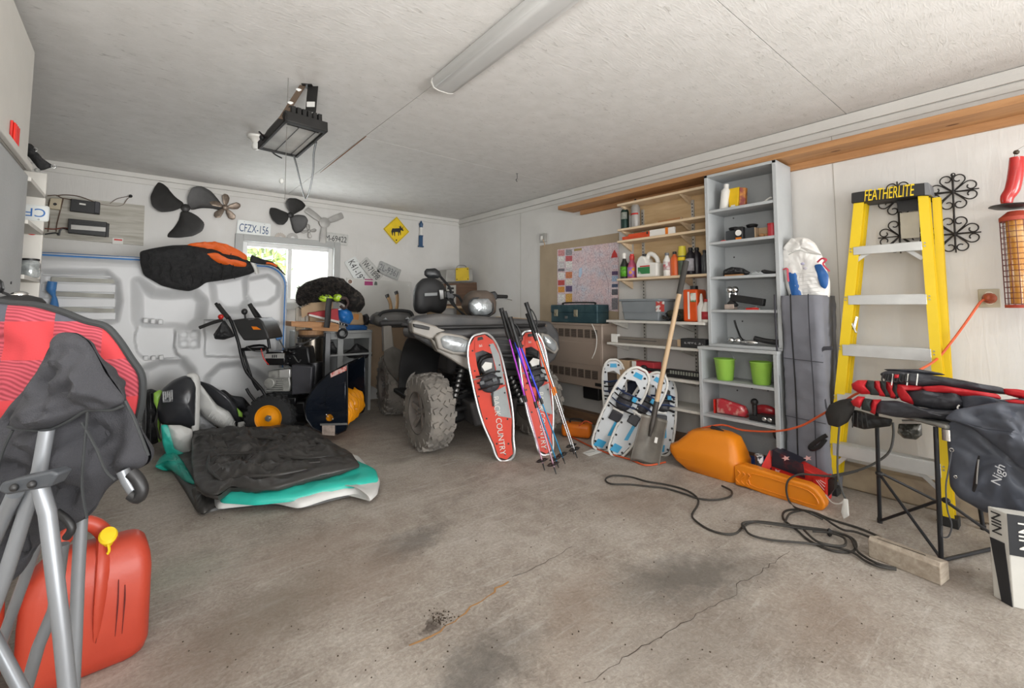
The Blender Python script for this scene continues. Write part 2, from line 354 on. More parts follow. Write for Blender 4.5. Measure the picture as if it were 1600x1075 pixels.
# ceiling of sheets with open joints
ceb = struct(MB().bx((XL - .1, YF - .1, ZC + .012), (XR + .1, YB + .1, ZC + .1)).build('ceiling', pm('ceiling joint', '#6d665c', .9), smooth=0))
xs = [XL - .1, 1.265, 3.62]; g = .002
xs = [XL - .1, .045 , 1.265, 3.62]; ys = [YF - .1, -1.55, .86, 3.3, YB + .05]
for x0, x1, y0, y1 in ((XL - .1, 1.265, YF - .1, YB + .05), (1.265, 3.62, YF - .1, .86), (1.265, 3.62, .86, 3.3), (1.265, 3.62, 3.3, YB + .05)):
    MB().bx((x0 + g, y0 + g, ZC), (x1 - g, y1 - g, ZC + .011)).build('ceiling_panel', OSB, ceb, w=True, smooth=0)
P = [hit(500, 270, z=ZC - .001), hit(572, 213, z=ZC - .001)]
MB().tube([P[0], P[0].lerp(P[1], .5), P[1]], [.002, .006, .004], 6, flat=.3, up=(0, 0, 1)).build('joint_gap', pm('old rust', '#8a5a34', .9), ceb, w=True)
# walls
W1 = bw(371, 367); wx0, wx1, wz0, wz1 = .845, 1.80, 1.2, 1.86
wb = MB(); wb.bx((XL - .1, YB, 0), (wx0, YB + .12, ZC)).bx((wx1, YB, 0), (XR + .12, YB + .12, ZC)).bx((wx0, YB, 0), (wx1, YB + .12, wz0)).bx((wx0, YB, wz1), (wx1, YB + .12, ZC))
struct(wb.build('wall_back', WALL, smooth=0))
struct(MB().bx((XR, YF, 0), (XR + .12, YB, ZC)).build('wall_right', WALL, smooth=0))
struct(MB().bx((XL - .12, YF, 0), (XL, YB, ZC)).build('wall_left', WALL, smooth=0))
struct(MB().bx((XL, YF - .12, 0), (-.95, YF, ZC)).bx((3.35, YF - .12, 0), (XR, YF, ZC)).bx((-.95, YF - .12, 2.2), (3.35, YF, ZC)).build('wall_front', WALL, smooth=0))
TRIM = pm('trim paint', '#d2d0cb', .6, var=.05, vs=3, bump=.1)
tb = MB()
for z0, z1, d in ((ZC - .045, ZC, .018), (ZC - .1, ZC - .048, .01)): tb.bx((XL, YB - d, z0), (XR, YB, z1))
struct(tb.build('trim_1', TRIM, bevel=.003)); tb = MB()
for z0, z1, d in ((ZC - .075, ZC - .004, .02), (ZC - .125, ZC - .08, .01)): tb.bx((XR - d, YF, z0), (XR, YB, z1))
struct(tb.build('trim_2', TRIM, bevel=.003))
for yy in (4.2, .95):   # sheet joints on the right wall
    struct(MB().bx((XR - .003, yy - .0015, .1), (XR, yy + .0015, ZC - .12)).build('trim_%d' % (3 if yy > 2 else 4), pm('joint', '#a9a59d', .9), smooth=0))
# concrete curb and timber sill along the right wall
CURB = pm('old curb', '#a3937b', .85, var=.2, vs=6, bump=.5, bs=25, hx2='#7d6f60', vthr=(.4, .7))
struct(MB().bx((XR - .06, YF, 0), (XR, 1.0, .16)).build('baseboard_right', CURB, bevel=.012))
struct(MB().bx((XR - .09, 1.0, 0), (XR, YB, .1)).build('baseboard_sill', wood('sill wood', '#6b5240', '#8b6c52'), bevel=.004))
# window
wf = struct(MB().bx((wx0 - .075, YB - .025, wz0 - .08), (wx0, YB + .02, wz1 + .075)).bx((wx1, YB - .025, wz0 - .08), (wx1 + .075, YB + .02, wz1 + .075))
    .bx((wx0, YB - .025, wz1), (wx1, YB + .02, wz1 + .075)).bx((wx0, YB - .03, wz0 - .08), (wx1, YB + .02, wz0)).build('window_1', pm('window casing grey', '#a9aaa8', .6, var=.05), bevel=.004))
VIN = pm('white vinyl', '#d9d9d7', .4, var=.02)
s_ = MB(); yy0, yy1 = YB + .03, YB + .08
for a, b_ in (((wx0, wz0), (wx0 + .05, wz1)), ((wx1 - .055, wz0), (wx1, wz1)), ((wx0 + .05, wz1 - .05), (wx1 - .055, wz1)), ((wx0 + .05, wz0), (wx1 - .055, wz0 + .05)), ((1.30, wz0 + .05), (1.345, wz1 - .05))):
    s_.bx((a[0], yy0, a[1]), (b_[0], yy1, b_[1]))
s_.build('window_frame', VIN, wf, w=True, bevel=.004)
GL = bpy.data.materials.new('window glass'); GL.use_nodes = True; nt = GL.node_tree; nt.nodes.clear()
o_ = nt.nodes.new('ShaderNodeOutputMaterial'); mx = nt.nodes.new('ShaderNodeMixShader'); tr = nt.nodes.new('ShaderNodeBsdfTransparent'); gl = nt.nodes.new('ShaderNodeBsdfGlossy'); gl.inputs['Roughness'].default_value = .02
mx.inputs[0].default_value = .06; nt.links.new(tr.outputs[0], mx.inputs[1]); nt.links.new(gl.outputs[0], mx.inputs[2]); nt.links.new(mx.outputs[0], o_.inputs[0])
MB().bx((wx0 + .05, YB + .05, wz0 + .05), (1.30, YB + .054, wz1 - .05)).build('pane', GL, wf, w=True, smooth=0)
MB().bx((1.345, YB + .05, wz0 + .05), (wx1 - .055, YB + .054, wz1 - .05)).build('pane', GL, wf, w=True, smooth=0)
# outside: lawn, hedge, neighbouring white building
LAWN = pm('lawn', '#6f9440', .9, var=.25); struct(MB().bx((-8, YB + .2, -.15), (14, 16, -.1)).build('ground_outside', LAWN, smooth=0))
hd = MB(); random.seed(3)
for i in range(2600):
    p = V((random.uniform(-1.2, 1.95), 8.6 + random.uniform(-.35, .35), random.uniform(-.1, 2.55))); a = V((random.uniform(-1, 1), random.uniform(-1, 1), random.uniform(-1, 1))).normalized(); c_ = a.orthogonal().normalized() * .05; d_ = a * .09
    hd.add([p - d_, p + c_, p + d_, p - c_], [(0, 1, 2, 3)])
LEAF = pm('hedge leaves', '#8fae4c', .6, var=.35, vs=3, hx2='#d2e08a', vthr=(.3, .75)); hg = hd.build('hedge', LEAF, smooth=0); hg['kind'] = 'stuff'
tag(hg, 'sunlit green hedge outside the left window pane', 'hedge')
sh = thing('white_building', 'bright white house wall seen through the right window pane', 'building', (6, 9.6, -.1))
SID = pm('white siding', '#f4f3ef', .7, var=.02, vs=1)
for k in range(11):
    MB().box((4.45, 8.8, .1 + k * .3), (4.9, .08, .298), Matrix.Rotation(rad(0), 3, 'X')).build('siding_board', SID, sh, w=True, bevel=.002)
# ================================================================= back wall
def blade_px(c, pts): return pts
GUN = pm('gunmetal propeller', '#2e2d2c', .45, .3, var=.3, bump=.1)
def propeller(px, py, R, angs, mat, label, hub, shape, roll=0, cat='propeller', name='propeller', group=None, tw=.25):
    M = BW(px, py, .03, roll); t = thing(name, label, cat, M, group)
    for a in angs:
        A = RZ(a); out = [A @ V((r * R, q * R, tw * q * R)) for r, q in shape]
        n = (A.to_3x3() @ V((0, -tw, 1)))
        MB().puff(out, n, .006, rings=4, N=40).build('blade', mat, t)
    MB().lathe([(hub * R * .9, -.025), (hub * R, -.02), (hub * R, .012), (hub * R * .7, .018), (0, .02)], 20).build('hub', mat, t)
    return t
SWEPT = [(.1, .1), (.22, .34), (.45, .56), (.72, .52), (.92, .28), (1.02, -.1), (1.04, -.45), (.9, -.4), (.7, -.26), (.4, -.14), (.1, -.12)]
FAT = [(.1, .1), (.2, .35), (.45, .6), (.75, .58), (1.0, .25), (1.08, -.1), (1.0, -.42), (.7, -.4), (.4, -.25), (.1, -.12)]
LEAFB = [(.15, -.08), (.4, -.2), (.75, -.26), (.97, -.12), (1, .08), (.8, .24), (.45, .18), (.15, .08)]
STRB = [(.1, -.1), (.5, -.16), (.98, -.17), (1, .13), (.5, .14), (.1, .1)]
propeller(290, 325, .3, (28, 150, 268), GUN, 'large black three-blade propeller with swept pointed blades, nearest the wired board', .13, SWEPT)
propeller(352, 324, .145, (18, 90 + 18 - 18, 162, 234, 306), pm('tarnished brass', '#7f7266', .4, .6, var=.35, vs=25), 'small tarnished five-blade fan between the two black propellers', .2, LEAFB, cat='fan')
propeller(454, 336, .2, (62, 186, 310), GUN, 'black three-blade outboard propeller with broad rounded blades above the window', .16, FAT)
GR2 = pm('grey cast metal', '#a3a19d', .5, .3, var=.15)
propeller(507, 348, .25, (30, 148, 268), GR2, 'grey straight three-blade fan over the right corner of the window', .25, STRB, cat='fan', tw=.1)
propeller(483, 361, .085, (15, 100, 195, 280), GR2, 'tiny grey four-blade propeller between window and grey fan', .2, LEAFB)
for px, lab in ((438, 'left rusty saw blade half hidden behind window top'), (457, 'right grey saw blade half hidden behind window top')):
    M = BW(px, 372, .012); mb = MB(M)
    out = []
    for i in range(36): out.append(V((math.cos(i * math.pi / 18) * (.062 if i % 2 else .055), math.sin(i * math.pi / 18) * (.062 if i % 2 else .055), 0)))
    t = thing('saw_blade', lab, 'saw blade', M); MB().prism(out, (0, 0, .003)).build('disc', pm('rusty steel', '#a8a098', .5, .5, var=.2) if px < 450 else GR2, t)
    MB().cyl((0, 0, .003), (0, 0, .008), .02).build('washer', STEEL, t)
PL = pm('licence plate white', '#d3d6d4', .45, .2, var=.06); PLG = pm('licence plate worn', '#bcbcb8', .5, .2, var=.15, vs=20)
NAVY = pm('plate blue', '#2c4a74', .5); CHR = pm('plate black', '#2b2b2d', .5)
def plate(px, py, wd, ht, roll, s, label, mat, ink, M=None, flip=False, ts=.55, sx=1):
    M = M or BW(px, py, .012, roll); t = thing('licence_plate', label, 'licence plate', M)
    mb = MB(); o = [];
    for cx, cy, a0 in ((1, 1, 0), (-1, 1, 90), (-1, -1, 180), (1, -1, 270)):
        for k in range(4): a = rad(a0 + k * 30); o.append(V((cx * (wd / 2 - .012) + math.cos(a) * .012, cy * (ht / 2 - .012) + math.sin(a) * .012, 0)))
    mb.prism(o, (0, 0, .002)).build('plate', mat, t)
    r = MB(); r.tube([V((p.x * .97, p.y * .94, .0025)) for p in o], .0015, 6, closed=True, k=1).build('rim', mat, t)
    text(t, s, ht * ts * 1.35, T((0, -.004, .003)) @ (Matrix.Diagonal((-1, 1, 1, 1)) if flip else I4), ink, fit=wd * .86)
    for x in (-.3, .3): MB().cyl((x * wd, ht * .4, .002), (x * wd, ht * .4, .006), .005, n=8).build('screw', STEEL, t)
    return t
plate(397, 358, .325, .165, -2, 'CFZX-156', 'white licence plate with blue CFZX-156 above left end of window', PL, NAVY, sx=.82)
plate(525, 373, .29, .135, -2, 'M-69422', 'worn white licence plate M-69422 at the top right corner of window', PLG, CHR, sx=.85)
plate(557, 423, .33, .16, -58, 'K41-197', 'leftmost and steepest of three tilted plates right of window', PL, CHR, sx=.85)
plate(580, 422, .32, .15, -46, 'IW-71898', 'middle of the three tilted plates right of window', PLG, CHR, sx=.78)
plate(608, 423, .31, .155, -20, '2L-9361', 'rightmost, greyest and flattest of three tilted plates', pm('plate grey', '#a9aaa8', .5, .3, var=.15, vs=20), pm('faded print', '#6e7073', .6), sx=.85)
# moose sign
M = BW(619.5, 360, .012, 0); t = thing('moose_sign', 'small yellow diamond sign with a black moose, high on back wall', 'sign', M)
a = .185; MB().prism([(a, 0, 0), (0, a, 0), (-a, 0, 0), (0, -a, 0)], (0, 0, .004)).build('panel', YEL, t, bevel=.002)
mo = [(-.075, -.02), (-.06, -.075), (-.052, -.075), (-.05, -.03), (-.04, -.03), (-.03, -.08), (-.022, -.08), (-.022, -.025), (.02, -.02), (.025, -.07), (.033, -.07), (.036, -.02), (.045, -.03), (.055, -.06), (.062, -.058), (.055, 0), (.07, .01), (.09, -.002), (.1, .008), (.085, .03), (.095, .06), (.085, .055), (.08, .035), (.07, .04), (.055, .075), (.05, .055), (.03, .06), (.045, .035), (.02, .03), (-.03, .022), (-.06, .02)]
MB().prism([(x, y, .004) for x, y in mo], (0, 0, .002)).build('moose_silhouette', INK, t)
MB().tube([(x * .93, y * .93, .0045) for x, y in ((a, 0), (0, a), (-a, 0), (0, -a))], .002, 6, closed=True, k=1).build('border', INK, t)
MB().cyl((0, -.13, .004), (0, -.13, .007), .01, n=10).build('bolt', INK, t)
# thermometer shaped like an old petrol pump
M = BW(657, 366, .012); t = thing('pump_thermometer', 'narrow blue petrol-pump shaped thermometer near the corner of back wall', 'thermometer', M)
NB = pm('dark blue enamel', '#2c4f72', .4)
MB().bx((-.04, -.18, 0), (.04, -.16, .03)).bx((-.028, -.16, 0), (.028, -.02, .022)).build('pump_body', NB, t, bevel=.004)
MB().cyl((0, -.02, .015), (0, .09, .015), .02).build('glass_column', WHITE, t)
MB().lathe([(.022, 0), (.026, .03), (.03, .05), (.012, .075), (.008, .09), (0, .095)], 16, T((0, .09, .015)) @ RX(-90)).build('cap', NB, t)
MB().bx((-.024, -.03, .01), (.024, -.018, .036)).build('collar', NB, t)
# stickers and board
t = thing('white_board', 'plain off-white panel screwed on back wall below the tilted plates', 'board', BW(592, 505, .004))
B_ = MB(); P = [bw(541, 434, .004), bw(642, 441, .004), bw(640, 560, .004), bw(541, 560, .004)]; B_.prism(P, (0, -.012, 0)).build('panel', pm('board white', '#c9c8c3', .35, var=.02), t, w=True, bevel=.003)
for q in ((545, 440), (638, 446)): MB().cyl(bw(*q, .016), bw(*q, .02), .006, n=8).build('screw', STEEL, t, w=True)
MAG = pm('magenta print', '#a63a72', .5)
M = BW(576, 441, .017); t = thing('magenta_sticker', 'magenta and white rectangular sticker under the tilted plates', 'sticker', M)
MB().bx((-.058, -.045, 0), (.058, .045, .002)).build('paper', PAPER, t); MB().bx((-.054, -.04, .002), (.054, .012, .003)).build('print', MAG, t); MB().bx((-.054, .026, .002), (.054, .04, .003)).build('print', MAG, t)
M = BW(587, 442.5, .017); t = thing('grey_sticker', 'little grey triangular sticker right of the magenta one', 'sticker', M); MB().prism([(-.02, -.025, 0), (.022, -.025, 0), (.02, .01, 0), (.0, .025, 0), (-.015, .01, 0)], (0, 0, .002)).build('print', pm('grey green print', '#5c665e', .6), t)
M = BW(547, 440, .017); t = thing('brown_sticker', 'faded brown face sticker left of the magenta one', 'sticker', M); MB().lathe([(.035, 0), (.035, .002), (0, .002)], 16).build('paper', PAPER, t); MB().lathe([(.025, .002), (.025, .003), (0, .003)], 12).build('print', pm('brown print', '#8a6f60', .7), t)
# wired board with devices
t = thing('electrical_board', 'weathered wooden board with black devices and wires above the pedal boat', 'board', BW(147, 345, .0))
P = [bw(73, 304, 0), bw(226, 322, 0), bw(224, 384, 0), bw(66, 371, 0)]
GB = wood('weathered board', '#9c978b', '#c4c1b8', 'X', .8)
MB().prism(P, (0, -.022, 0)).build('backboard', GB, t, w=True, bevel=.002)
def bwbox(name, q, off0, off1, mat, parent, bev=.004):
    P = [bw(*p, off0) for p in q]; return MB().prism(P, (0, -(off1 - off0), 0)).build(name, mat, parent, w=True, bevel=bev)
bwbox('junction_box', [(80, 311), (98, 312), (95, 329), (77, 327)], .022, .07, pm('ivory', '#c2b69d', .6), t)
MB().cyl(bw(86, 319, .07), bw(86, 319, .072), .012).build('knockout', INK, t, w=True)
d = bwbox('charger', [(112, 312), (156, 318), (155, 336), (110, 331)], .022, .08, BLACK, t); bwbox('rating_label', [(124, 317), (134, 318.5), (134, 321), (124, 319.5)], .08, .082, PAPER, t, 0)
bwbox('end_plate', [(149, 316), (157, 318), (156, 336), (148, 334)], .022, .09, DARK, t)
d = bwbox('inverter', [(108, 343), (168, 349), (166, 371), (107, 365)], .022, .09, BLACK, t); bwbox('inverter_label', [(111, 351), (165, 355.5), (165, 362), (111, 358)], .09, .093, pm('silver label', '#a9a7a3', .4, .4), t, 0)
bwbox('mounting_flange', [(166, 349), (171, 350), (170, 371), (165, 370)], .022, .05, BLACK, t)
for k in range(4): MB().beam(bw(111, 345 + k * 1.1, .094), bw(165, 350.5 + k * 1.1, .094), .004, .003).build('cooling_fin', BLACK, t, w=True)
bwbox('warning_label', [(176, 371.5), (192.5, 372.5), (192, 382), (175.5, 381)], .022, .024, PAPER, t, 0); bwbox('warning_print', [(178.5, 373), (191, 374), (191, 376.5), (178, 375.5)], .024, .025, RED, t, 0)
WB = pm('brown wire', '#5a463a', .6); WK = BLACK
def bwire(pts, r, mat, off=.04): MB().tube([bw(*p, off) for p in pts], r, 6).build('wire', mat, t, w=True)
bwire([(74, 306), (88, 305), (96, 309), (112, 312)], .004, WB); bwire([(88, 306), (100, 304.5), (120, 306), (136, 311), (148, 316)], .004, WB, .05)
bwire([(78, 312), (76, 325), (77, 345), (75, 362)], .004, WB); bwire([(99, 310), (94, 330), (89, 350), (88, 362)], .004, WB)
bwire([(70, 357), (85, 358), (100, 356), (108, 358)], .005, pm('red wire', '#7a3a2c', .6)); bwire([(70, 366), (88, 364), (92, 368), (94, 360), (99, 357), (108, 360)], .006, BLACK, .045)
bwire([(156, 319), (180, 322), (192, 320), (198, 312), (204, 307)], .003, WB, .02); bwire([(172, 318), (182, 311), (194, 308), (204, 306)], .003, WB, .02)
MB().ell(bw(204, 306.5, .03), (.015, .02, .015)).build('wire_clip', BLACK, t, w=True)
# ================================================================= pedal boat on its side
YD = 5.05
HULL = pm('moulded white hull', '#cfd0d1', .38, var=.04, vs=2); SLAT = pm('seat slat white', '#d9dadb', .5, var=.03); SHAD = pm('shaded slat groove', '#a9a8a0', .8, var=.2)  # slat groove grey stands for the shade in the seat gaps
t = thing('pedal_boat', 'large white moulded pedal boat standing on its side against back wall', 'boat', V((.3, 5.25, 0)))
def q2(px, py): p = hit(px, py, y=YD); return (p.x, p.z)
def smin(a, b_): return min(a, b_)
def sd_round(x, z, x0, x1, z0, z1, r):
    cx, cz = (x0 + x1) / 2, (z0 + z1) / 2; dx = abs(x - cx) - (x1 - x0) / 2 + r; dz = abs(z - cz) - (z1 - z0) / 2 + r
    return math.hypot(max(dx, 0), max(dz, 0)) + min(max(dx, dz), 0) - r
def sdpoly(x, z, P):
    d = 1e9; s_ = 1; n = len(P); j = n - 1
    for i in range(n):
        ex, ez = P[j][0] - P[i][0], P[j][1] - P[i][1]; wx, wz = x - P[i][0], z - P[i][1]
        k = max(0, min(1, (wx * ex + wz * ez) / (ex * ex + ez * ez + 1e-12))); bx_, bz_ = wx - ex * k, wz - ez * k
        d = min(d, bx_ * bx_ + bz_ * bz_); c1_, c2_, c3_ = z >= P[i][1], z < P[j][1], ex * wz > ez * wx
        if (c1_ and c2_ and c3_) or (not c1_ and not c2_ and not c3_): s_ = -s_
        j = i
    return s_ * math.sqrt(d)
def PP(l): return [q2(*p) for p in l]
rec = []  # (polygon, depth, edge softness)
rec.append((PP([(62, 425), (165, 425), (182, 440), (186, 470), (180, 500), (165, 505), (62, 508)]), .05, .05))
rec.append((PP([(214, 440), (240, 458), (268, 460), (305, 458), (318, 470), (314, 500), (295, 515), (275, 512), (222, 512), (215, 500)]), .07, .08))
rec.append((PP([(332, 440), (385, 430), (388, 470), (378, 486), (350, 484), (336, 470)]), .06, .06))
rec.append((PP([(388, 436), (420, 430), (438, 444), (436, 462), (420, 474), (396, 476), (386, 460)]), .06, .04))
rec.append((PP([(226, 498), (278, 499), (275, 512), (272, 540), (276, 553), (284, 560), (226, 562), (214, 550), (210, 528), (216, 506)]), .035, .012))
rec.append((PP([(280, 516), (311, 516), (311, 543), (280, 543)]), .02, .015))
rec.append((PP([(320, 500), (436, 503), (434, 555), (400, 559), (321, 557)]), .04, .012))
rec.append((PP([(224, 578), (250, 565), (285, 563), (300, 580), (306, 620), (304, 660), (224, 660)]), .06, .07))
rec.append((PP([(325, 590), (345, 572), (375, 568), (400, 580), (425, 600), (430, 660), (315, 660)]), .06, .06))
cups = [q2(288, 523), q2(303, 523), q2(288, 537), q2(303, 537)]
X0, X1, ZT = -.9, q2(446, 480)[0], q2(138, 402)[1]; NX, NZ = 210, 150
def bz(x, z):
    d = 0
    for P, dep, sf in rec:
        s_ = sdpoly(x, z, P); k = max(0, min(1, .5 - s_ / (1.3 * sf))); k = k * k * (3 - 2 * k); d = max(d, dep * k * 1.25)
    for cx, cz in cups:
        q = math.hypot(x - cx, z - cz); k = max(0, min(1, .5 - (q - .033) / .016)); d = max(d, .02 + .014 * k if k > 0 else 0)
    e = sd_round(x, z, X0 - 1, X1, -.02, ZT, .2); k = max(0, min(1, 1 + e / .07)); d += .06 * k * k
    if abs(e + .045) < .006: d -= .004
    return d
def fs(u, v_):
    x = X0 + (X1 - X0) * u; z = ZT * v_
    if z > ZT - .2 and x > X1 - .2:   # rounded upper right corner
        dx, dz = x - (X1 - .2), z - (ZT - .2); m_ = max(dx, dz); r_ = math.hypot(dx, dz)
        if r_ > 1e-9: x, z = X1 - .2 + dx * m_ / r_, ZT - .2 + dz * m_ / r_
    return V((x, YD + bz(x, z), z))
hu = MB(); hu.surf(fs, NX, NZ); deck = hu.build('deck', HULL, t, w=True, smooth=60)
rim = [V((X0, YD + .07, ZT + .012))] + [V((X1 - .19 + .2 * math.sin(rad(a)), YD + .07, ZT - .188 + .2 * math.cos(rad(a)))) for a in range(0, 91, 10)] + [V((X1 + .01, YD + .07, .02))]
def ext(P, d0, d1, grow=0):
    mb = MB()
    for a, b_ in zip(P, P[1:]):
        mb.add([(a.x, d0, a.z), (b_.x, d0, b_.z), (b_.x, d1, b_.z), (a.x, d1, a.z)], [(0, 1, 2, 3)])
    return mb
ext(rim, YD + .05, YD + .42).build('hull_side', HULL, t, w=True, thick=.01)
BR = pm('blue rub rail', '#3f79b5', .5, var=.1)
MB().tube(rim, .018, 8, k=1).build('blue_rub_rail', BR, t, w=True)
for q in ((100, 438), (100, 461), (100, 484)):   # moulded seat: grey strips painted as shade between the slats
    a, b_ = hit(q[0] - 20, q[1] - 2, y=YD + .05), hit(186, q[1] + 2, y=YD + .05)
    MB().beam(V((a.x, YD + .045, a.z)), V((b_.x - .03, YD + .045, b_.z)), .012, .035).build('groove_shade', SHAD, t, w=True, bevel=.003)
for q0, q1 in ((442, 457), (466, 480), (489, 499), (428, 434)):
    a, b_ = hit(66, q0, y=YD + .04), hit(180, q1, y=YD + .04); MB().bx((a.x, YD + .03, a.z), (b_.x, YD + .05, b_.z)).build('seat_slat', SLAT, t, w=True, bevel=.006)
for px, py in ((228, 501), (239, 502), (251, 503), (228, 560), (240, 560), (252, 559)):  # footwell notches
    p = hit(px, py, y=YD); MB().bx((p.x - .018, YD + .0, p.z - .022), (p.x + .018, YD + .04, p.z + .022)).build('notch', HULL, t, w=True, bevel=.008)
MB().cyl(hit(435.5, 528, y=YD + .03), hit(435.5, 528, y=YD - .012), .028, .024).build('blue_cap', BR, t, w=True, bevel=.004)
s_ = MB(); s_.tube([hit(*p, y=YD - .02) for p in ((82, 440), (80, 452), (84, 462), (85, 470), (84, 484))], [.028, .03, .012, .02, .034], 10).build('blue_strap_buckle', BR, t, w=True)
text(t, 'COAST', .05, frame(hit(238, 500, y=YD + .0), V((1, 0, 0)), V((0, 0, 1)), V((0, -1, 0))), pm('embossed grey', '#8c8e90', .5), w=True) if False else None
# quilted cover over the boat's top edge
FAB = pm('black quilted fabric', '#232324', .85, var=.35, vs=30, bump=.7, bs=60); OF = pm('orange nylon', '#e2631d', .6, var=.12, vs=12, bump=.3)
t = thing('quilted_cover', 'black quilted cover with orange top draped over the pedal boat', 'cover', hit(320, 400, y=YD))
o1 = [(218, 393), (240, 388), (265, 384), (292, 383), (322, 385), (350, 392), (378, 402), (396, 412), (405, 420), (392, 428), (370, 434), (345, 438), (322, 441), (310, 450), (296, 455), (275, 452), (252, 446), (235, 436), (224, 430), (219, 412)]
MB().puff([hit(*p, y=YD - .08) for p in o1], (0, -1, .25), .10, wr=.03, wf=9, rings=16, N=110).build('quilted_body', FAB, t, w=True)
for k in range(9):
    a, b_ = hit(232 + k * 16, 396, y=YD - .16), hit(238 + k * 16, 444 - abs(k - 4) * 2, y=YD - .16)
    pts = [a.lerp(b_, i / 6) + V((.008 * math.sin(i * 2 + k), -.02 + .035 * abs(i / 3 - 1), 0)) for i in range(7)]
    MB().tube(pts, .004, 6, flat=.6).build('quilt_seam', FAB, t, w=True)
o2 = [(291, 383), (305, 381), (335, 380), (355, 384), (375, 393), (387, 401), (385, 411), (365, 408), (350, 404), (336, 396), (318, 397), (305, 391), (294, 389)]
MB().puff([hit(*p, y=YD - .10) for p in o2], (0, -.8, .6), .06, wr=.02, wf=14, rings=12, c=hit(340, 391, y=YD - .1)).build('orange_panel', OF, t, w=True)
o2 = [(318, 397), (336, 395), (352, 404), (372, 410), (386, 411), (384, 417), (358, 415), (340, 410), (328, 402)]
MB().puff([hit(*p, y=YD - .17) for p in o2], (0, -.8, .5), .03, wr=.01, wf=14, rings=8).build('orange_panel', OF, t, w=True)
MB().tube([hit(*p, y=YD - .12) for p in ((392, 404), (410, 409), (425, 412), (436, 420), (446, 430))], [.05, .035, .025, .012, .006], 10, flat=.5).build('trailing_strap', FAB, t, w=True)
MB().tube([hit(*p, y=YD - .13) for p in ((393, 407), (399, 418), (402, 428))], .018, 8, flat=.3, up=(0, 1, 0)).build('grey_tie', PLG, t, w=True)
MB().tube([hit(*p, y=YD - .16) for p in ((416, 411), (424, 412), (433, 416))], .01, 8).build('orange_tab', OF, t, w=True)
# cables near the cover
# ================================================================= left side cabinets
LW = pm('left cabinet grey', '#a9abab', .6, var=.05, vs=4, bump=.2, bs=90); LWH = pm('left shelf white', '#d3d0c9', .55, var=.03)
gx = hit(35, 400, y=2.95).x; ux = hit(41, 272, y=2.9).x
t = thing('grey_side_cabinet', 'tall plain grey cabinet side at the far left edge', 'cabinet', V((-.9, 2.3, 0)))
zg = hit(0, 268, x=gx).z if False else hit(41, 274, y=2.95).z
MB().bx((XL + .01, 2.0, .0), (gx, 2.95, zg)).build('body', LW, t, w=True, bevel=.003)
for yy in (2.5, 2.75): MB().cyl((gx, yy, 1.25), (gx + .003, yy, 1.25), .006).build('screw', BLACK, t, w=True)
MB().bx((gx, 2.0, .02), (gx + .012, 2.95, .09)).build('kick_board', LW, t, w=True)
p1 = V((ux, 2.05, zg + .01))
t = thing('wall_cupboard', 'white upper wall cupboard at the far left, red reflector on its side', 'cabinet', V((-.9, 2.0, 1.9)))
MB().bx((XL + .01, 1.3, p1.z), (p1.x, 2.9, ZC - .13)).build('cupboard_body', LWH, t, w=True, bevel=.004)
MB().bx((p1.x, 1.3, p1.z), (p1.x + .018, 2.9, p1.z + .03)).build('bottom_trim', LWH, t, w=True, bevel=.003)
px_ = hit(16, 225, x=p1.x + .001) if False else None
M = frame(hit(19, 213, x=p1.x + .001), V((0, 1, 0)), V((0, 0, 1)), V((1, 0, 0)))
t = thing('red_reflector', 'long red plastic reflector on side of the upper left cupboard', 'reflector', M)
MB().bx((-.05, -.05, 0), (.05, .05, .008)).build('base', RED, t, bevel=.002); MB().bx((-.042, -.045, .008), (.042, .045, .014)).build('lens', pm('red lens', '#d8281c', .2, coat=.5), t, bevel=.002)
for k in range(3): MB().bx((-.03 + k * .025, -.042, .014), (-.022 + k * .025, .042, .016)).build('rib', RED, t)
# white open shelf unit
ys0 = 3.02
s0 = hit(73, 290, y=ys0); s1 = hit(60, 470, y=ys0)
XS = hit(67, 375, y=ys0 + .44).x
t = thing('white_shelf_unit', 'white open shelf unit left of the pedal boat', 'shelf unit', V((-.8, 3.4, 0)))
zt = hit(60, 240, y=ys0).z
MB().bx((XL + .01, ys0 + .43, .0), (XS, ys0 + .45, zt)).build('side_panel', LWH, t, w=True, bevel=.002)
MB().bx((XL + .01, ys0 + .0, 0), (XL + .02, ys0 + .45, zt)).build('side_panel', LWH, t, w=True)
for py in (279, 345, 430, 480): 
    z = hit(68, py, y=ys0).z; MB().bx((XL + .01, ys0, z - .02), (XS, ys0 + .45, z)).build('shelf', LWH, t, w=True, bevel=.002)
M = frame(hit(37, 331, y=ys0 + .425), V((1, 0, 0)), V((0, 0, 1)), V((0, -1, 0))) @ RZ(180)
plate(0, 0, .19, .085, 0, 'CFZX', 'upside-down white licence plate with blue letters in white shelf unit', PL, BLUE, M=M)
M = frame(hit(50, 363, y=ys0 + .425), V((1, 0, 0)), V((0, 0, 1)), V((0, -1, 0)))
t = thing('oval_reflector', 'oval red reflector inside the white shelf unit', 'reflector', M)
MB().lathe([(.018, 0), (.018, .006), (.013, .01), (0, .012)], 20, Matrix.Diagonal((1, .72, 1, 1))).build('lens', RED, t); MB().lathe([(.021, 0), (.021, .003), (0, .003)], 20, Matrix.Diagonal((1, .72, 1, 1))).build('backing', RED, t)
GLS = pm('clear jar', '#9ba0a0', .15, .1, var=.5, vs=30, coat=.6)
p = hit(46, 428, y=ys0 + .3); t = thing('jar_of_screws', 'glass jar of screws on lower shelf of the white unit', 'jar', V((p.x, ys0 + .3, hit(68, 430, y=ys0).z + .001)))
MB().lathe([(.034, 0), (.038, .01), (.038, .07), (.032, .08), (.032, .09)], 20).build('glass', GLS, t); MB().lathe([(.034, .085), (.034, .095), (0, .095)], 20).build('lid', BLACK, t)
random.seed(5); mb = MB()
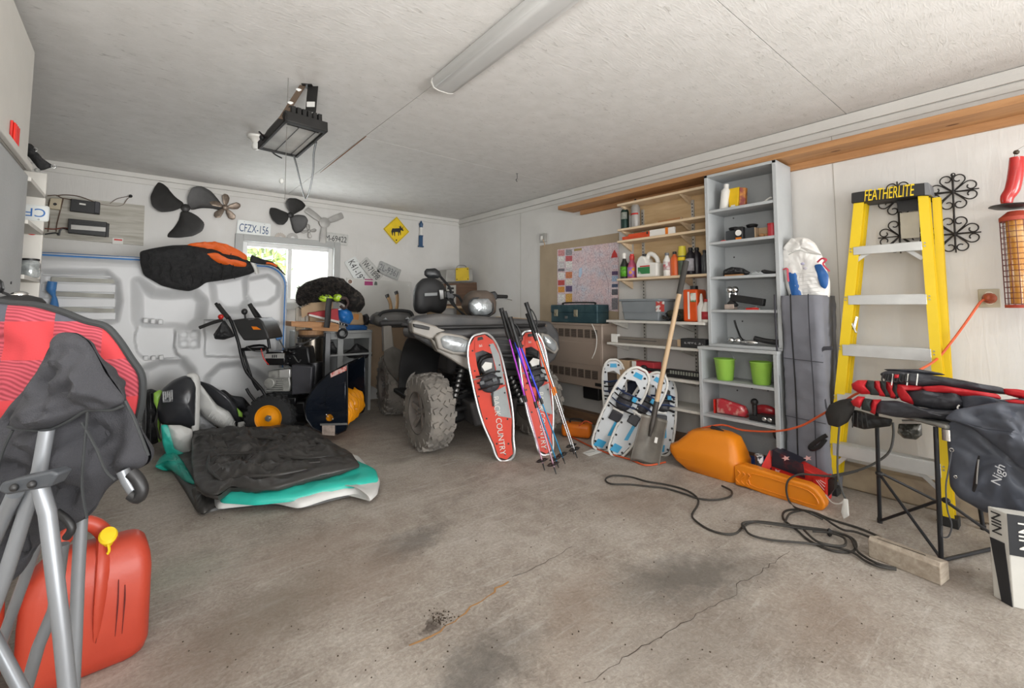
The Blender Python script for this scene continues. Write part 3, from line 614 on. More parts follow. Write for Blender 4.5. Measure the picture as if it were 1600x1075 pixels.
for i in range(40): a = V((random.uniform(-.022, .022), random.uniform(-.022, .022), random.uniform(.01, .06))); mb.cyl(a, a + V((random.uniform(-.02, .02), random.uniform(-.02, .02), .01)), .004, n=6)
o = mb.build('screws', STEEL, t); o['kind'] = 'stuff'
# black spiky bag on top
t = thing('black_cloth', 'black crumpled cloth with pointed corners on top of the white unit', 'cloth', hit(60, 245, y=ys0 + .1))
CL = pm('black cloth', '#1b1b1c', .8, var=.3, bump=.4)
MB().puff([hit(*p, y=ys0 + .12) for p in ((38, 222), (50, 226), (56, 233), (50, 236), (60, 240), (70, 252), (84, 260), (70, 265), (62, 266), (54, 256), (46, 246), (38, 238))], (0, -1, .3), .03, wr=.02, wf=22, rings=8).build('folded_cloth', CL, t, w=True)
for q in ((55, 234), (84, 260), (58, 266)): MB().torus(hit(*q, y=ys0 + .1), .008, .003, (0, 1, .2), 12, 6).build('eyelet', STEEL, t, w=True)
# clip lamp above the plaid chair
t = thing('clip_lamp', 'small black clamp lamp standing behind the plaid chair', 'lamp', hit(30, 470, y=1.9))
MB().puff([hit(*p, y=1.9) for p in ((0, 436), (5, 440), (7, 452), (4, 458), (0, 458))], (0, -1, 0), .02, rings=5).build('clamp', BLACK, t, w=True)
MB().tube([hit(*p, y=1.9) for p in ((4, 457), (14, 461), (24, 467), (30, 470))], .004, 6).build('arm', BLACK, t, w=True)
p = hit(30, 472, y=1.9); MB(T(p)).lathe([(.05, -.03), (.055, 0), (.045, .012), (.02, .02), (0, .022)], 20).build('shade', BLACK, t, w=True); MB(T(p)).ell((0, 0, .02), (.02, .02, .012)).build('chrome_cap', CHROME, t, w=True)
# ================================================================= left foreground: folded camp chairs, petrol cans
def plaid():
    m, N, L, b = nodes('red plaid canvas', .85)
    v = mapping(N, L, (1, 1, 1)); s = N.new('ShaderNodeSeparateXYZ'); L.new(v, s.inputs[0])
    def chk(sock, per, off):
        a = N.new('ShaderNodeMath'); a.operation = 'MULTIPLY_ADD'; L.new(sock, a.inputs[0]); a.inputs[1].default_value = 1 / per; a.inputs[2].default_value = off
        f = N.new('ShaderNodeMath'); f.operation = 'FRACT'; L.new(a.outputs[0], f.inputs[0]); g = N.new('ShaderNodeMath'); g.operation = 'GREATER_THAN'; L.new(f.outputs[0], g.inputs[0]); g.inputs[1].default_value = .5; return g.outputs[0]
    a, c_ = chk(s.outputs[0], .165, .35), chk(s.outputs[2], .165, .72)
    w_ = N.new('ShaderNodeTexWave'); w_.inputs['Scale'].default_value = 60; w_.bands_direction = 'DIAGONAL'; L.new(v, w_.inputs['Vector'])
    lo = mix(N, L, w_.outputs['Fac'], '#7c2630', '#a84450')
    x1 = mix(N, L, a, '#ab3136', lo); x2 = mix(N, L, a, lo, '#46464e'); c_o = mix(N, L, c_, x1, x2)
    L.new(c_o, b.inputs['Base Color']); n = noise_n(N, L, v, 260, 2); bumpn(N, L, b, n.outputs['Fac'], .25, .002); return m
PLA = plaid(); CANV = pm('black camp canvas', '#2f2f33', .85, var=.12, vs=4, bump=.35, bs=400); PIP = pm('black piping', '#2a2c2d', .8)
TUBE = pm('grey enamel tube', '#83868a', .35, .45, var=.05)
def pf(d): return lambda px, py: CAM + ray(px, py) * (d / FPX)
def dpt(px, py, d): return CAM + ray(px, py) * (d / FPX)
# red plaid chair seat, folded, behind
t = thing('plaid_camp_chair', 'folded red and black plaid camp chair behind the plain black one', 'chair', V((-.33, 1.3, 0)))
Dp = 1.02
o = [(-70, 480), (-20, 470), (20, 474), (60, 477), (100, 488), (135, 502), (165, 510), (185, 530), (205, 560), (221, 585), (223, 615), (219, 642), (214, 660), (200, 720), (150, 760), (60, 760), (-60, 800), (-110, 700), (-110, 560)]
n_ = -Fw
MB().puff([dpt(*p, Dp) for p in o], n_, .05, wr=.035, wf=7, rings=18, N=120, c=dpt(50, 610, Dp)).build('plaid_seat', PLA, t, w=True)
MB().tube([dpt(*p, Dp - .004) for p in o[1:13]], .0075, 8).build('piping', PIP, t, w=True)
MB().tube([dpt(*p, Dp + .04) for p in ((100, 730), (40, 900), (-30, 1100), (-80, 1300))], .011, 10).build('frame_tube', TUBE, t, w=True)
# black chair in front
t = thing('black_camp_chair', 'folded black camp chair with grey tube legs, nearest the camera', 'chair', V((-.12, 1.1, 0)))
Dc = .86
o = [(96, 519), (118, 520), (138, 532), (146, 545), (152, 556), (168, 585), (188, 612), (196, 626), (190, 632), (172, 640), (152, 641), (137, 640), (110, 655), (85, 667), (60, 671), (30, 671), (12, 666), (30, 640), (50, 600), (70, 560), (85, 530)]
o = [(x - 0, y) for x, y in o]
MB().puff([dpt(*p, Dc) for p in o], n_, .03, wr=.04, wf=15, rings=16, N=120, c=dpt(112, 610, Dc)).build('arm_flap', CANV, t, w=True)
MB().tube([dpt(*p, Dc - .005) for p in ((12, 667), (60, 673), (86, 668), (112, 655), (137, 641), (172, 641), (192, 634))], .003, 6).build('hem', PIP, t, w=True)
o = [(135, 560), (160, 590), (196, 622), (215, 660), (236, 712), (232, 725), (205, 738), (180, 752), (160, 770), (152, 790), (135, 810), (110, 822), (85, 835), (60, 850), (30, 900), (0, 920), (-60, 900), (-60, 720), (0, 660), (40, 610), (80, 565)]
MB().puff([dpt(*p, Dc + .06) for p in o], n_, .04, wr=.06, wf=11, rings=18, N=130, c=dpt(90, 720, Dc + .06)).build('seat_canvas', CANV, t, w=True)
for pts in (((137, 640), (132, 700), (128, 760), (136, 810)), ((128, 660), (150, 700), (165, 735), (180, 750)), ((20, 672), (0, 720), (-10, 800)), ((196, 626), (214, 665), (232, 712))):
    MB().tube([dpt(*p, Dc + .0) for p in pts], .0025, 6).build('seam', PIP, t, w=True)
MB().tube([dpt(*p, Dc + .055) for p in ((60, 600), (90, 640), (86, 690), (70, 740))], .012, 10).build('back_post', TUBE, t, w=True) if False else None
def tb(pts, d0, d1, r=.0115, name='leg'):
    n = len(pts); MB().tube([dpt(*p, d0 + (d1 - d0) * i / (n - 1)) for i, p in enumerate(pts)], r, 14, k=1).build(name, TUBE, t, w=True)
tb([(73, 672), (62, 735), (40, 800), (8, 900), (-40, 1030), (-150, 1330)], Dc - .02, .80)
tb([(58, 745), (74, 800), (97, 990), (106, 1080), (150, 1450)], .80, .78, .0125)
tb([(128, 790), (122, 900), (118, 1000), (114, 1085), (96, 1420)], .98, .95)
tb([(98, 850), (85, 950), (60, 1010), (40, 1080), (-60, 1380)], 1.0, .97)
tb([(24, 770), (10, 800), (-12, 850), (-60, 940)], .80, .84); tb([(-30, 960), (8, 1030), (45, 1100), (160, 1330)], .9, .88)
tb([(192, 735), (200, 752), (210, 768)], Dc + .03, Dc + .03, .011, 'arm_tube')
MB().tube([dpt(*p, Dc + .02) for p in ((205, 738), (216, 750), (222, 766), (216, 778), (205, 772))], .011, 10).build('end_cap', BLACK, t, w=True)
h_ = MB(); q = [(0, 755), (30, 747), (78, 737), (90, 741), (82, 752), (76, 762), (40, 768), (10, 774), (-4, 768)]
h_.prism([dpt(*p, .775) for p in q], Fw * .03).build('hub_bracket', pm('dark hub plastic', '#3d4044', .5), t, w=True, bevel=.004)
for q in ((50, 757), (22, 762)): MB().ell(dpt(*q, .772), (.0065, .0065, .0065)).build('rivet', CHROME if False else BLACK, t, w=True)
MB().tube([dpt(*p, .85) for p in ((88, 800), (104, 812), (112, 826), (104, 840))], .007, 10).build('strap_end', BLACK, t, w=True)
# ---- petrol cans
GAS = pm('red can plastic', '#b5432f', .42, var=.08, vs=3, bump=.06, hx2='#9c3020', vthr=(.45, .85))
SOOT = pm('can grime', '#5b2020', .7, var=.3, vs=30)
def jerry(M, S=1.0, name='petrol_can', label='', first=True):
    """local: x width 0.40, y depth 0.2, z height 0.44"""
    D = Matrix.Diagonal((.76, .85, 1.02, 1)); t = thing(name, label, 'petrol can', M)
    prof = [(-.2, 0), (.2, 0), (.205, .2), (.19, .3), (.17, .345), (.11, .36), (.06, .36), (-.02, .34), (-.08, .4), (-.1, .405), (-.14, .34), (-.2, .25)]
    mb = MB(D); secs = []
    def sec(z, x0, x1, d, r=.05, n=5):
        o = []
        for sx, sy, a0 in ((x1 - r, d - r, 0), (x0 + r, d - r, 90), (x0 + r, -d + r, 180), (x1 - r, -d + r, 270)):
            for k in range(n): a = rad(a0 + 90 * k / (n - 1)); o.append(V((sx + r * math.cos(a), sy + r * math.sin(a), z)))
        return o
    S_ = [sec(0, -.18, .18, .08, .06), sec(.015, -.195, .195, .1, .06), sec(.05, -.205, .205, .11, .05), sec(.2, -.205, .205, .11, .05), sec(.27, -.2, .205, .11, .05), sec(.31, -.185, .2, .10, .05), sec(.345, -.15, .185, .085, .05), sec(.365, -.12, .165, .06, .045), sec(.372, -.1, .15, .03, .028)]
    vs = [p for q in S_ for p in q]; n = len(S_[0]); fs = []
    for i in range(len(S_) - 1):
        for j in range(n): fs.append((i * n + j, i * n + (j + 1) % n, (i + 1) * n + (j + 1) % n, (i + 1) * n + j))
    fs += [tuple(range(n - 1, -1, -1)), tuple(range(len(vs) - n, len(vs)))]
    mb.add(vs, fs).build('tank', GAS, t, smooth=50, bevel=.004)
    MB(D).tube([(-.12, 0, .31), (-.10, 0, .385), (-.05, 0, .435), (.0, 0, .43), (.045, 0, .385), (.07, -.02, .33)], [.03, .028, .026, .026, .03, .045], 14, flat=.9).build('handle', GAS, t)
    MB(D).tube([(.05, -.03, .37), (.045, -.085, .30), (.035, -.105, .2), (.03, -.1, .1)], [.05, .042, .028, .012], 12, flat=.55).build('moulded_rib', GAS, t)
    c = MB(D @ T((.05, -.07, .395)) @ RX(35)); c.lathe([(.02, -.02), (.022, .0), (.03, .004), (.032, .012), (.026, .02), (0, .022)], 20).build('spout_cap', YEL, t)
    MB(D).tube([(.05, -.095, .385), (.055, -.1, .365), (.05, -.098, .355)], .005, 6).build('cap_strap', YEL, t)
    g = MB(D); 
    for x in (.03, .09, .112): g.tube([(x, -.112, .27 - abs(x - .09)), (x + .002, -.1125, .2), (x - .001, -.112, .1)], [.002, .0035, .001], 6, flat=.3)
    g.build('grime_streak', SOOT, t)
    return t
pc = fl(150, 1075)
M = LZ(-.085, 2.07, 0, 4)
jerry(M, label='red petrol can with a yellow cap, standing behind the chair legs')
jerry(LZ(-.425, 2.04, 0, 10), label='second red petrol can cut by the left frame edge')
# ================================================================= inflatable gear beside the boat
BV = pm('black vinyl', '#3b3937', .42, var=.25, vs=6, bump=.25, bs=18); TEAL = pm('teal vinyl', '#2fb5a4', .4, var=.1, vs=5, bump=.15, bs=18); WV = pm('white vinyl fabric', '#cfcfcc', .45, var=.05, bump=.15, bs=18)
t = thing('deflated_tube', 'deflated black teal and white towable tube folded flat on floor', 'inflatable', V((.8, 3.9, 0)))
def fp(l, z=0): return [fl(*p, z) for p in l]
# under layers
def sheet(px, z, th, mat, name, wr=.02, wf=7, c=None, e=.35):
    P = fp(px, z); return MB().puff(P, (0, 0, 1), th, wr=wr, wf=wf, rings=22, N=140, back=.02, p=6, e=e, c=c).build(name, mat, t, w=True)
sheet([(252, 712), (300, 694), (400, 688), (480, 690), (560, 730), (594, 762), (588, 776), (560, 772), (470, 795), (430, 790), (330, 798), (318, 806), (306, 798), (290, 770)], .0, .05, BV, 'bottom_layer', .012)
sheet([(305, 745), (330, 725), (560, 716), (594, 752), (590, 772), (578, 784), (560, 771), (520, 778), (468, 795), (430, 787), (395, 790), (340, 796)], .035, .055, WV, 'white_layer', .02, 9)
sheet([(330, 745), (350, 720), (540, 715), (588, 738), (592, 752), (570, 762), (540, 764), (500, 772), (455, 784), (400, 790), (345, 786)], .065, .05, TEAL, 'teal_layer', .015, 9)
o = [(300, 676), (340, 670), (400, 671), (440, 666), (478, 668), (505, 682), (525, 697), (548, 708), (563, 728), (535, 736), (498, 744), (470, 752), (432, 763), (395, 765), (360, 760), (350, 768), (340, 775), (318, 772), (304, 755), (299, 720)]
P = [fl(*p, .14) for p in o]
MB().puff(P, (0, 0, 1), .035, wr=.05, wf=10, rings=34, N=190, back=1.6, p=5, e=.35, seed=3).build('black_top_layer', BV, t, w=True)
wr_ = MB()
for pts in (((345, 690), (400, 683), (440, 690), (470, 700)), ((335, 712), (400, 708), (470, 716), (520, 712)), ((340, 735), (420, 728), (500, 722)), ((330, 700), (325, 730), (345, 750)), ((420, 676), (470, 684), (510, 695)), ((360, 745), (430, 742), (480, 733))):
    wr_.tube([fl(*p, .172) for p in pts], [.002] + [.014] * (len(pts) - 2) + [.002], 8, flat=.8, wr=.01)
wr_.build('crease_folds', BV, t, w=True)
MB().puff(fp([(299, 765), (312, 762), (350, 770), (345, 785), (320, 802), (308, 800)], .03), (0, 0, 1), .05, wr=.02, back=.5, rings=8).build('folded_corner', BV, t, w=True)
# upright tail of the tube: teal / white
Pq = lambda l, y: [hit(*p, y=y) for p in l]
yq = 4.35
MB().puff(Pq([(251, 664), (262, 663), (266, 690), (278, 708), (300, 715), (301, 733), (285, 730), (262, 716), (254, 695)], yq), (0, -1, .3), .04, wr=.02, wf=10).build('teal_tail', TEAL, t, w=True)
MB().puff(Pq([(262, 664), (282, 664), (301, 671), (301, 716), (285, 712), (270, 700), (264, 684)], yq + .03), (0, -1, .3), .05, wr=.02, wf=10).build('white_tail', WV, t, w=True)
MB().puff([fl(*p, .04) for p in ((241, 730), (250, 715), (266, 703), (282, 716), (300, 745), (306, 758), (290, 752), (275, 738), (262, 730), (252, 726))], (0, -.5, 1), .035, wr=.02, wf=10, back=.8).build('teal_tail', TEAL, t, w=True)
# inflated ring/backrest: black and white
t = thing('black_inflatable_bolster', 'shiny black inflated bolster with white rim left of the folded tube', 'inflatable', V((.3, 4.7, 0)))
yb = 4.6
MB().puff(Pq([(246, 625), (255, 607), (272, 593), (290, 586), (300, 590), (303, 600), (302, 640), (301, 672), (282, 666), (252, 663), (246, 645)], yb), (.3, -1, .1), .15, rings=14, wr=.006, p=2).build('black_chamber', pm('glossy black vinyl', '#37383c', .28, var=.1), t, w=True)
MB().tube(Pq([(292, 586), (303, 588), (307, 600), (306, 640), (305, 670), (304, 700)], yb - .05), [.01, .03, .035, .035, .035, .03], 12, flat=.7).build('white_rim', WV, t, w=True)
MB().puff(Pq([(253, 612), (270, 609), (270, 628), (254, 629)], yb - .14), (0, -1, 0), .008, rings=3).build('printed_patch', pm('worn grey print', '#7c7e80', .7, var=.5, vs=60, hx2='#333436', vthr=(.4, .6)), t, w=True)
for k in range(5): MB().beam(hit(255 + k * 3.4, 612, y=yb - .152), hit(255.5 + k * 3.4, 627 - k % 3 * 3, y=yb - .152), .008, .004, up=(0, 1, 0)).build('worn_letter', pm('pale print', '#a5a6a6', .7), t, w=True)
MB().puff(Pq([(240, 614), (249, 609), (254, 611), (248, 628), (245, 640), (240, 628)], yb - .06), (0, -1, 0), .02, rings=5).build('green_trim', GRN, t, w=True)
MB().puff(Pq([(241, 660), (246, 640), (246, 668), (252, 690), (246, 684)], yb - .02), (0, -1, 0), .03, rings=5).build('black_flap', BV, t, w=True)
t = thing('white_inflatable_bolster', 'white and black inflated bolster leaning left of the snow blower', 'inflatable', V((.62, 4.8, 0)))
yb = 4.72
MB().puff(Pq([(305, 600), (311, 598), (322, 612), (338, 632), (358, 643), (366, 656), (370, 672), (352, 674), (335, 664), (318, 650), (306, 635)], yb), (.1, -1, .1), .1, rings=14, wr=.006).build('white_side', WV, t, w=True)
MB().puff(Pq([(309, 595), (325, 600), (345, 614), (362, 632), (374, 650), (377, 664), (368, 662), (358, 645), (340, 633), (325, 616)], yb + .02), (.3, -1, .3), .11, rings=12, wr=.006).build('black_side', pm('glossy black vinyl', '#37383c', .28), t, w=True)
MB().puff(Pq([(370, 637), (379, 645), (379, 652), (373, 651)], yb - .1), (0, -1, 0), .012, rings=4).build('green_trim', GRN, t, w=True)
MB().puff(Pq([(372, 660), (382, 658), (386, 668), (376, 671), (370, 670)], yb - .1), (0, -1, 0), .03, rings=4).build('valve_cover', WV, t, w=True)
for k in range(8): MB().tube(Pq([(326 + k * 5, 652 + k * 2.6), (330 + k * 5, 645 + k * 2.4), (337 + k * 4.4, 637 + k * 3)], yb - .09), .003, 6).build('pleat', WV, t, w=True)
t = thing('black_duffel_bag', 'black bag with green trim squeezed between chair and black bolster', 'bag', V((.05, 5.0, 0)))
MB().puff(Pq([(222, 612), (236, 607), (248, 612), (252, 640), (250, 690), (238, 695), (222, 695)], 4.8), (0, -1, .1), .14, wr=.04, wf=10, rings=12).build('body', pm('black nylon', '#1d1d1f', .6, var=.3, bump=.5), t, w=True)
MB().tube(Pq([(246, 615), (250, 640), (247, 670), (250, 690)], 4.68), .012, 8, flat=.5).build('green_strap', GRN, t, w=True)
for x in (228, 236): MB().tube(Pq([(x, 614), (x + 1, 650), (x, 690)], 4.66), .01, 8, flat=.5).build('strap', BLACK, t, w=True)
t = thing('black_backpack', 'crumpled black bag behind the white bolster and blower wheel', 'bag', V((.8, 4.98, 0)))
MB().puff(Pq([(338, 612), (350, 608), (362, 618), (380, 620), (392, 634), (402, 640), (404, 672), (335, 672), (336, 640)], 4.92), (0, -1, .1), .09, wr=.05, wf=9, rings=12).build('body', pm('black nylon', '#1d1d1f', .6), t, w=True)
MB().tube(Pq([(345, 612), (362, 630), (376, 650)], 4.8), .012, 8, flat=.4).build('strap', BLACK, t, w=True)
MB().puff(Pq([(362, 620), (381, 621), (385, 640), (370, 636)], 4.84), (0, -1, .1), .03, wr=.01).build('pocket', pm('charcoal nylon', '#333438', .7), t, w=True)
MB().puff(Pq([(304, 640), (322, 655), (340, 668), (326, 672), (306, 672)], 4.8), (0, -1, .1), .04, wr=.02).build('grey_flap', pm('pale grey cloth', '#a9aaac', .8), t, w=True)
# ================================================================= snow blower
SB = LZ(1.0, 4.6, 0, -34)     # local x forward (image right), y away
t = thing('snow_blower', 'black snow blower with orange wheel hub and auger, facing right', 'snow blower', SB)
def sb(px, py, y): return hit(px, py, y=y, M=SB)
def sbl(l, y): return [sb(*p, y) for p in l]
TY = pm('tyre rubber', '#232324', .8, var=.25, bump=.2); DB = pm('dark blue black paint', '#141a24', .18, .3, var=.2, vs=4, coat=.6); OY = pm('orange yellow paint', '#f09a12', .35, var=.06); BM = pm('black metal', '#1b1b1d', .35, .5)
def wheel(parent, c, R, W, rim, lugs=22, rr=.55, hubm=None, tn='tyre', side=-1):
    M = T(c) @ RX(90)     # z axis across the wheel (local y)
    pr = [(R * rr, -W / 2), (R * .8, -W / 2), (R * .93, -W * .46), (R * .96, -W * .3), (R * .96, W * .3), (R * .93, W * .46), (R * .8, W / 2), (R * rr, W / 2)]
    ty = MB(M); ty.lathe(pr, 40, cap=False); tyo = ty.build(tn, TY, parent, smooth=30)
    lg = MB()
    for i in range(lugs):
        for s_ in (-1, 1):
            a = 2 * math.pi * (i + (.5 if s_ > 0 else 0)) / lugs
            lg.at(M @ Matrix.Rotation(a, 4, 'Z') @ T((R * .965, 0, s_ * W * .22)) @ RX(28 * s_)).box((0, 0, 0), (R * .09, R * .12, W * .42))
    for i in range(lugs):
        for s_ in (-1, 1):
            a = 2 * math.pi * i / lugs; lg.at(M @ Matrix.Rotation(a, 4, 'Z') @ T((R * .89, 0, s_ * W * .5))).box((0, 0, 0), (R * .16, R * .1, W * .06))
    lg.build('tread_lugs', TY, parent, smooth=0, kind='stuff')
    MB(M).lathe([(R * rr * 1.02, -W * .46), (R * rr, -W * .5), (R * rr * .92, -W * .48), (R * rr * .85, -W * .36), (R * .3, -W * .33), (R * .2, -W * .4), (0, -W * .4)], 32, cap=False).build('rim', rim, parent)
    MB(M).lathe([(R * rr * 1.02, W * .46), (R * rr, W * .5), (R * rr * .92, W * .48), (R * rr * .85, W * .36), (R * .3, W * .33), (R * .2, W * .4), (0, W * .4)], 32, cap=False).build('rim', rim, parent)
    MB(M).cyl((0, 0, -W * .55), (0, 0, W * .55), R * .07).cyl((0, 0, W * .4), (0, 0, W * .5), R * .14, n=6).cyl((0, 0, -W * .5), (0, 0, -W * .4), R * .14, n=6).build('axle_nut', hubm or STEEL, parent)
pw = sb(425, 643, -.16)
wheel(t, (pw.x, -.16, .2), .2, .15, OY, rr=.56)
wheel(t, (pw.x + .04, .24, .2), .2, .15, OY, rr=.56)
Yn = -.3   # near side plate of the auger housing
side = [(476, 640), (480, 622), (492, 604), (512, 585), (530, 575), (543, 568), (543, 665), (540, 672), (528, 678), (515, 676), (500, 674), (488, 668), (479, 655)]
S0 = sbl(side, Yn); S1 = [V((p.x, .36, p.z)) for p in S0]
MB().prism(S0, (0, .008, 0)).build('side_plate', DB, t, bevel=.003); MB().prism(S1, (0, .008, 0)).build('side_plate', DB, t, bevel=.003)
hs = MB(); back = S0[12:] + S0[:6]
for a, b_ in zip(back, back[1:]): hs.add([(a.x, Yn, a.z), (b_.x, Yn, b_.z), (b_.x, .36, b_.z), (a.x, .36, a.z)], [(0, 1, 2, 3)])
hs.build('housing_back', BM, t, thick=.006)
MB().tube([V((p.x, Yn - .004, p.z)) for p in S0], .006, 6, closed=True, k=1).build('flange', BM, t)
MB().tube([V((S0[0].x + .12, Yn - .004, S0[0].z + .02)), V((S0[0].x + .15, Yn - .004, .33)), V((S0[0].x + .3, Yn - .004, .38))], .006, 6).build('pressed_rib', DB, t)
MB().prism(sbl([(510, 606), (540, 596), (540, 640), (530, 645), (512, 645), (508, 640)], Yn - .006), (0, -.006, 0)).build('pressed_panel', DB, t, bevel=.004)
MB().prism(sbl([(516, 583), (542, 571), (543, 578), (517, 590)], Yn - .003), (0, -.003, 0)).build('warning_decal', pm('decal red white', '#c9a6a0', .5, var=.3, vs=40, hx2='#b04038', vthr=(.45, .6)), t)
MB().prism(sbl([(503, 665), (523, 665), (523, 681), (503, 680)], Yn - .02), (0, .012, 0)).build('skid_shoe', pm('rusty skid', '#a99a90', .6, .4, var=.3, vs=25), t, bevel=.003)
MB().beam(S0[0] + V((.05, -.012, -.1)), S0[6] + V((0, -.012, -.0)), .004, .01).build('scraper_edge', STEEL, t) if False else MB().prism(sbl([(500, 662), (543, 661), (543, 664), (500, 665)], Yn - .012), (0, .006, 0)).build('scraper_edge', STEEL, t)
for q in ((510, 648), (512, 651), (520, 655)): MB().ell(sb(*q, Yn - .01), (.007, .007, .007), 8, 6).build('bolt', CHROME, t)
# auger
ac = sb(520, 640, Yn); ax_, az_ = S0[6].x - .15, .21
au = MB(); nT = 70
for s_ in (-1, 1):
    vs = []; fs = []
    for i in range(nT + 1):
        a = i / nT * 3.2 * 2 * math.pi * s_; y = .03 + s_ * (.03 + .27 * i / nT)
        for r_ in (.05, .15 + .008 * (i % 3)): vs.append((ax_ + r_ * math.cos(a), y, az_ + r_ * math.sin(a)))
    for i in range(nT): fs.append((2 * i, 2 * i + 1, 2 * i + 3, 2 * i + 2))
    au.add(vs, fs)
au.build('auger', OY, t, thick=.008); MB().cyl((ax_, Yn, az_), (ax_, .36, az_), .03).build('auger_shaft', OY, t)
# far wing of the housing (black, seen inside)
MB().cyl(sb(462, 645, -.05), sb(492, 640, -.0), .085, .11, 20).build('impeller_drum', BM, t)
# chute
MB().cyl(sb(490, 600, 0), sb(490, 600, 0) + V((0, 0, .2)), .08, .075).build('chute_base', BM, t)
# engine
ex = sb(445, 560, -.05)
MB().bx((ex.x - .17, -.17, .3), (ex.x + .15, .17, .36)).build('chassis', BM, t, bevel=.01)
MB().bx((ex.x - .1, -.13, .2), (ex.x + .22, .13, .32)).build('gear_case', BM, t, bevel=.02)
MB().prism(sbl([(455, 570), (488, 573), (486, 615), (455, 617)], -.15), (0, .2, 0)).build('belt_cover', DARK, t, bevel=.01)
eng = pm('cast aluminium', '#9a9a96', .45, .5, var=.3, vs=20)
MB().prism(sbl([(418, 580), (450, 576), (454, 600), (452, 612), (420, 612)], -.14), (0, .2, 0)).build('engine_block', eng, t, bevel=.01)
for k in range(6): MB().bx((ex.x - .11, -.17, .42 + k * .018), (ex.x + .03, -.13, .428 + k * .018)).build('cooling_fin', eng, t)
MB().cyl(sb(424, 598, -.17), sb(424, 598, -.17) + V((0, -.05, 0)), .045).build('air_filter', eng, t, bevel=.006)
MB().prism(sbl([(436, 578), (453, 577), (453, 590), (436, 590)], -.17), (0, .04, 0)).build('carburettor', pm('bright metal', '#d3d3d1', .3, .6), t, bevel=.005)
MB().prism(sbl([(412, 556), (415, 550), (440, 550), (446, 556), (446, 568), (440, 571), (416, 571)], -.18), (0, .2, 0)).build('muffler', BM, t, bevel=.015)
MB().prism(sbl([(414, 553), (444, 552), (444, 560), (414, 560)], -.185), (0, .01, 0)).build('heat_shield', pm('shield metal', '#cfcfcd', .3, .7), t)
for k in range(3): MB().prism(sbl([(425 + k * 3, 554.5), (426.5 + k * 3, 554.5), (426.5 + k * 3, 559), (425 + k * 3, 559)], -.188), (0, .004, 0)).build('shield_slot', INK, t)
MB().prism(sbl([(446, 545), (482, 541), (486, 572), (450, 574)], -.06), (0, .16, 0)).build('fuel_tank', BM, t, bevel=.02)
MB().cyl(sb(468, 545, 0), sb(468, 536, 0), .035).build('fuel_cap', BLACK, t)
for q, r_ in (((446, 548), .014), ((452, 560), .012), ((458, 552), .018), ((448, 568), .016)): MB().ell(sb(*q, -.16), (r_ * 1.6, r_, r_), 10, 8).build('engine_fitting', BM, t)
for pts in (((446, 566), (444, 574), (450, 582), (458, 576)), ((452, 548), (460, 558), (466, 566), (470, 562)), ((444, 545), (462, 541), (478, 535), (498, 526)), ((436, 530), (446, 548)),):
    MB().tube(sbl(pts, -.14), .006, 6).build('cable', pm('cable', '#3a3a3a', .5), t)
# handles
def hb(pts, y, r=.013, name='handlebar', mat=BM): return MB().tube(sbl(pts, y), r, 10).build(name, mat, t)
for y, dx in ((-.22, 0), ):
    hb([(414, 617), (407, 606), (386, 582), (378, 560), (371, 530), (360, 500), (352, 490), (337, 474)], -.22)
hb([(340, 476), (350, 489), (357, 497)], -.235, .02, 'grip', RUB)
hb([(404, 610), (395, 595), (385, 565), (382, 545), (412, 540), (420, 555)], .1, .011, 'handle_frame')
hb([(421, 545), (417, 520), (407, 497), (391, 476)], .1); hb([(390, 475), (396, 486), (402, 496)], .1, .02, 'grip', RUB)
hb([(312, 512), (330, 505), (347, 500)], -.28, .015, 'clutch_lever', RUB); hb([(385, 607), (390, 616), (398, 626)], -.24, .012, 'shift_rod')
MB().ell(sb(345, 495, -.3), (.022, .02, .022)).build('red_knob', RED, t)
hb([(378, 546), (416, 545)], -.2, .014, 'cross_bar')
dp = sbl([(363, 500), (384, 497), (390, 501), (402, 496), (410, 502), (418, 520), (421, 530), (400, 532), (380, 532), (372, 520)], -.24)
MB().prism(dp, (0, .3, 0)).build('control_panel', pm('panel plastic', '#2a2a2a', .5), t, bevel=.012)
MB().prism(sbl([(393, 510), (401, 510.5), (408, 515), (396, 515)], -.241), (0, -.003, 0)).build('orange_logo', ORG, t); 
MB().cyl(sb(384, 500, -.12), sb(382, 489, -.12), .008).ell(sb(382, 487, -.12), (.025, .025, .028)).build('shift_lever', BLACK, t)
MB().puff(sbl([(334, 523), (342, 512), (350, 500), (360, 515), (366, 526), (350, 531), (337, 530)], -.27), (0, -1, 0), .06, wr=.02, wf=14, rings=8).build('hanging_bag', pm('black nylon', '#1d1d1f', .6), t)
MB().tube(sbl([(385, 541), (395, 548), (410, 549), (416, 545)], -.22), .004, 6).build('cable', pm('cable', '#3a3a3a', .5), t)
MB().tube(sbl([(408, 545), (412, 560), (420, 570)], -.22), .004, 6).build('red_cable', RED, t)
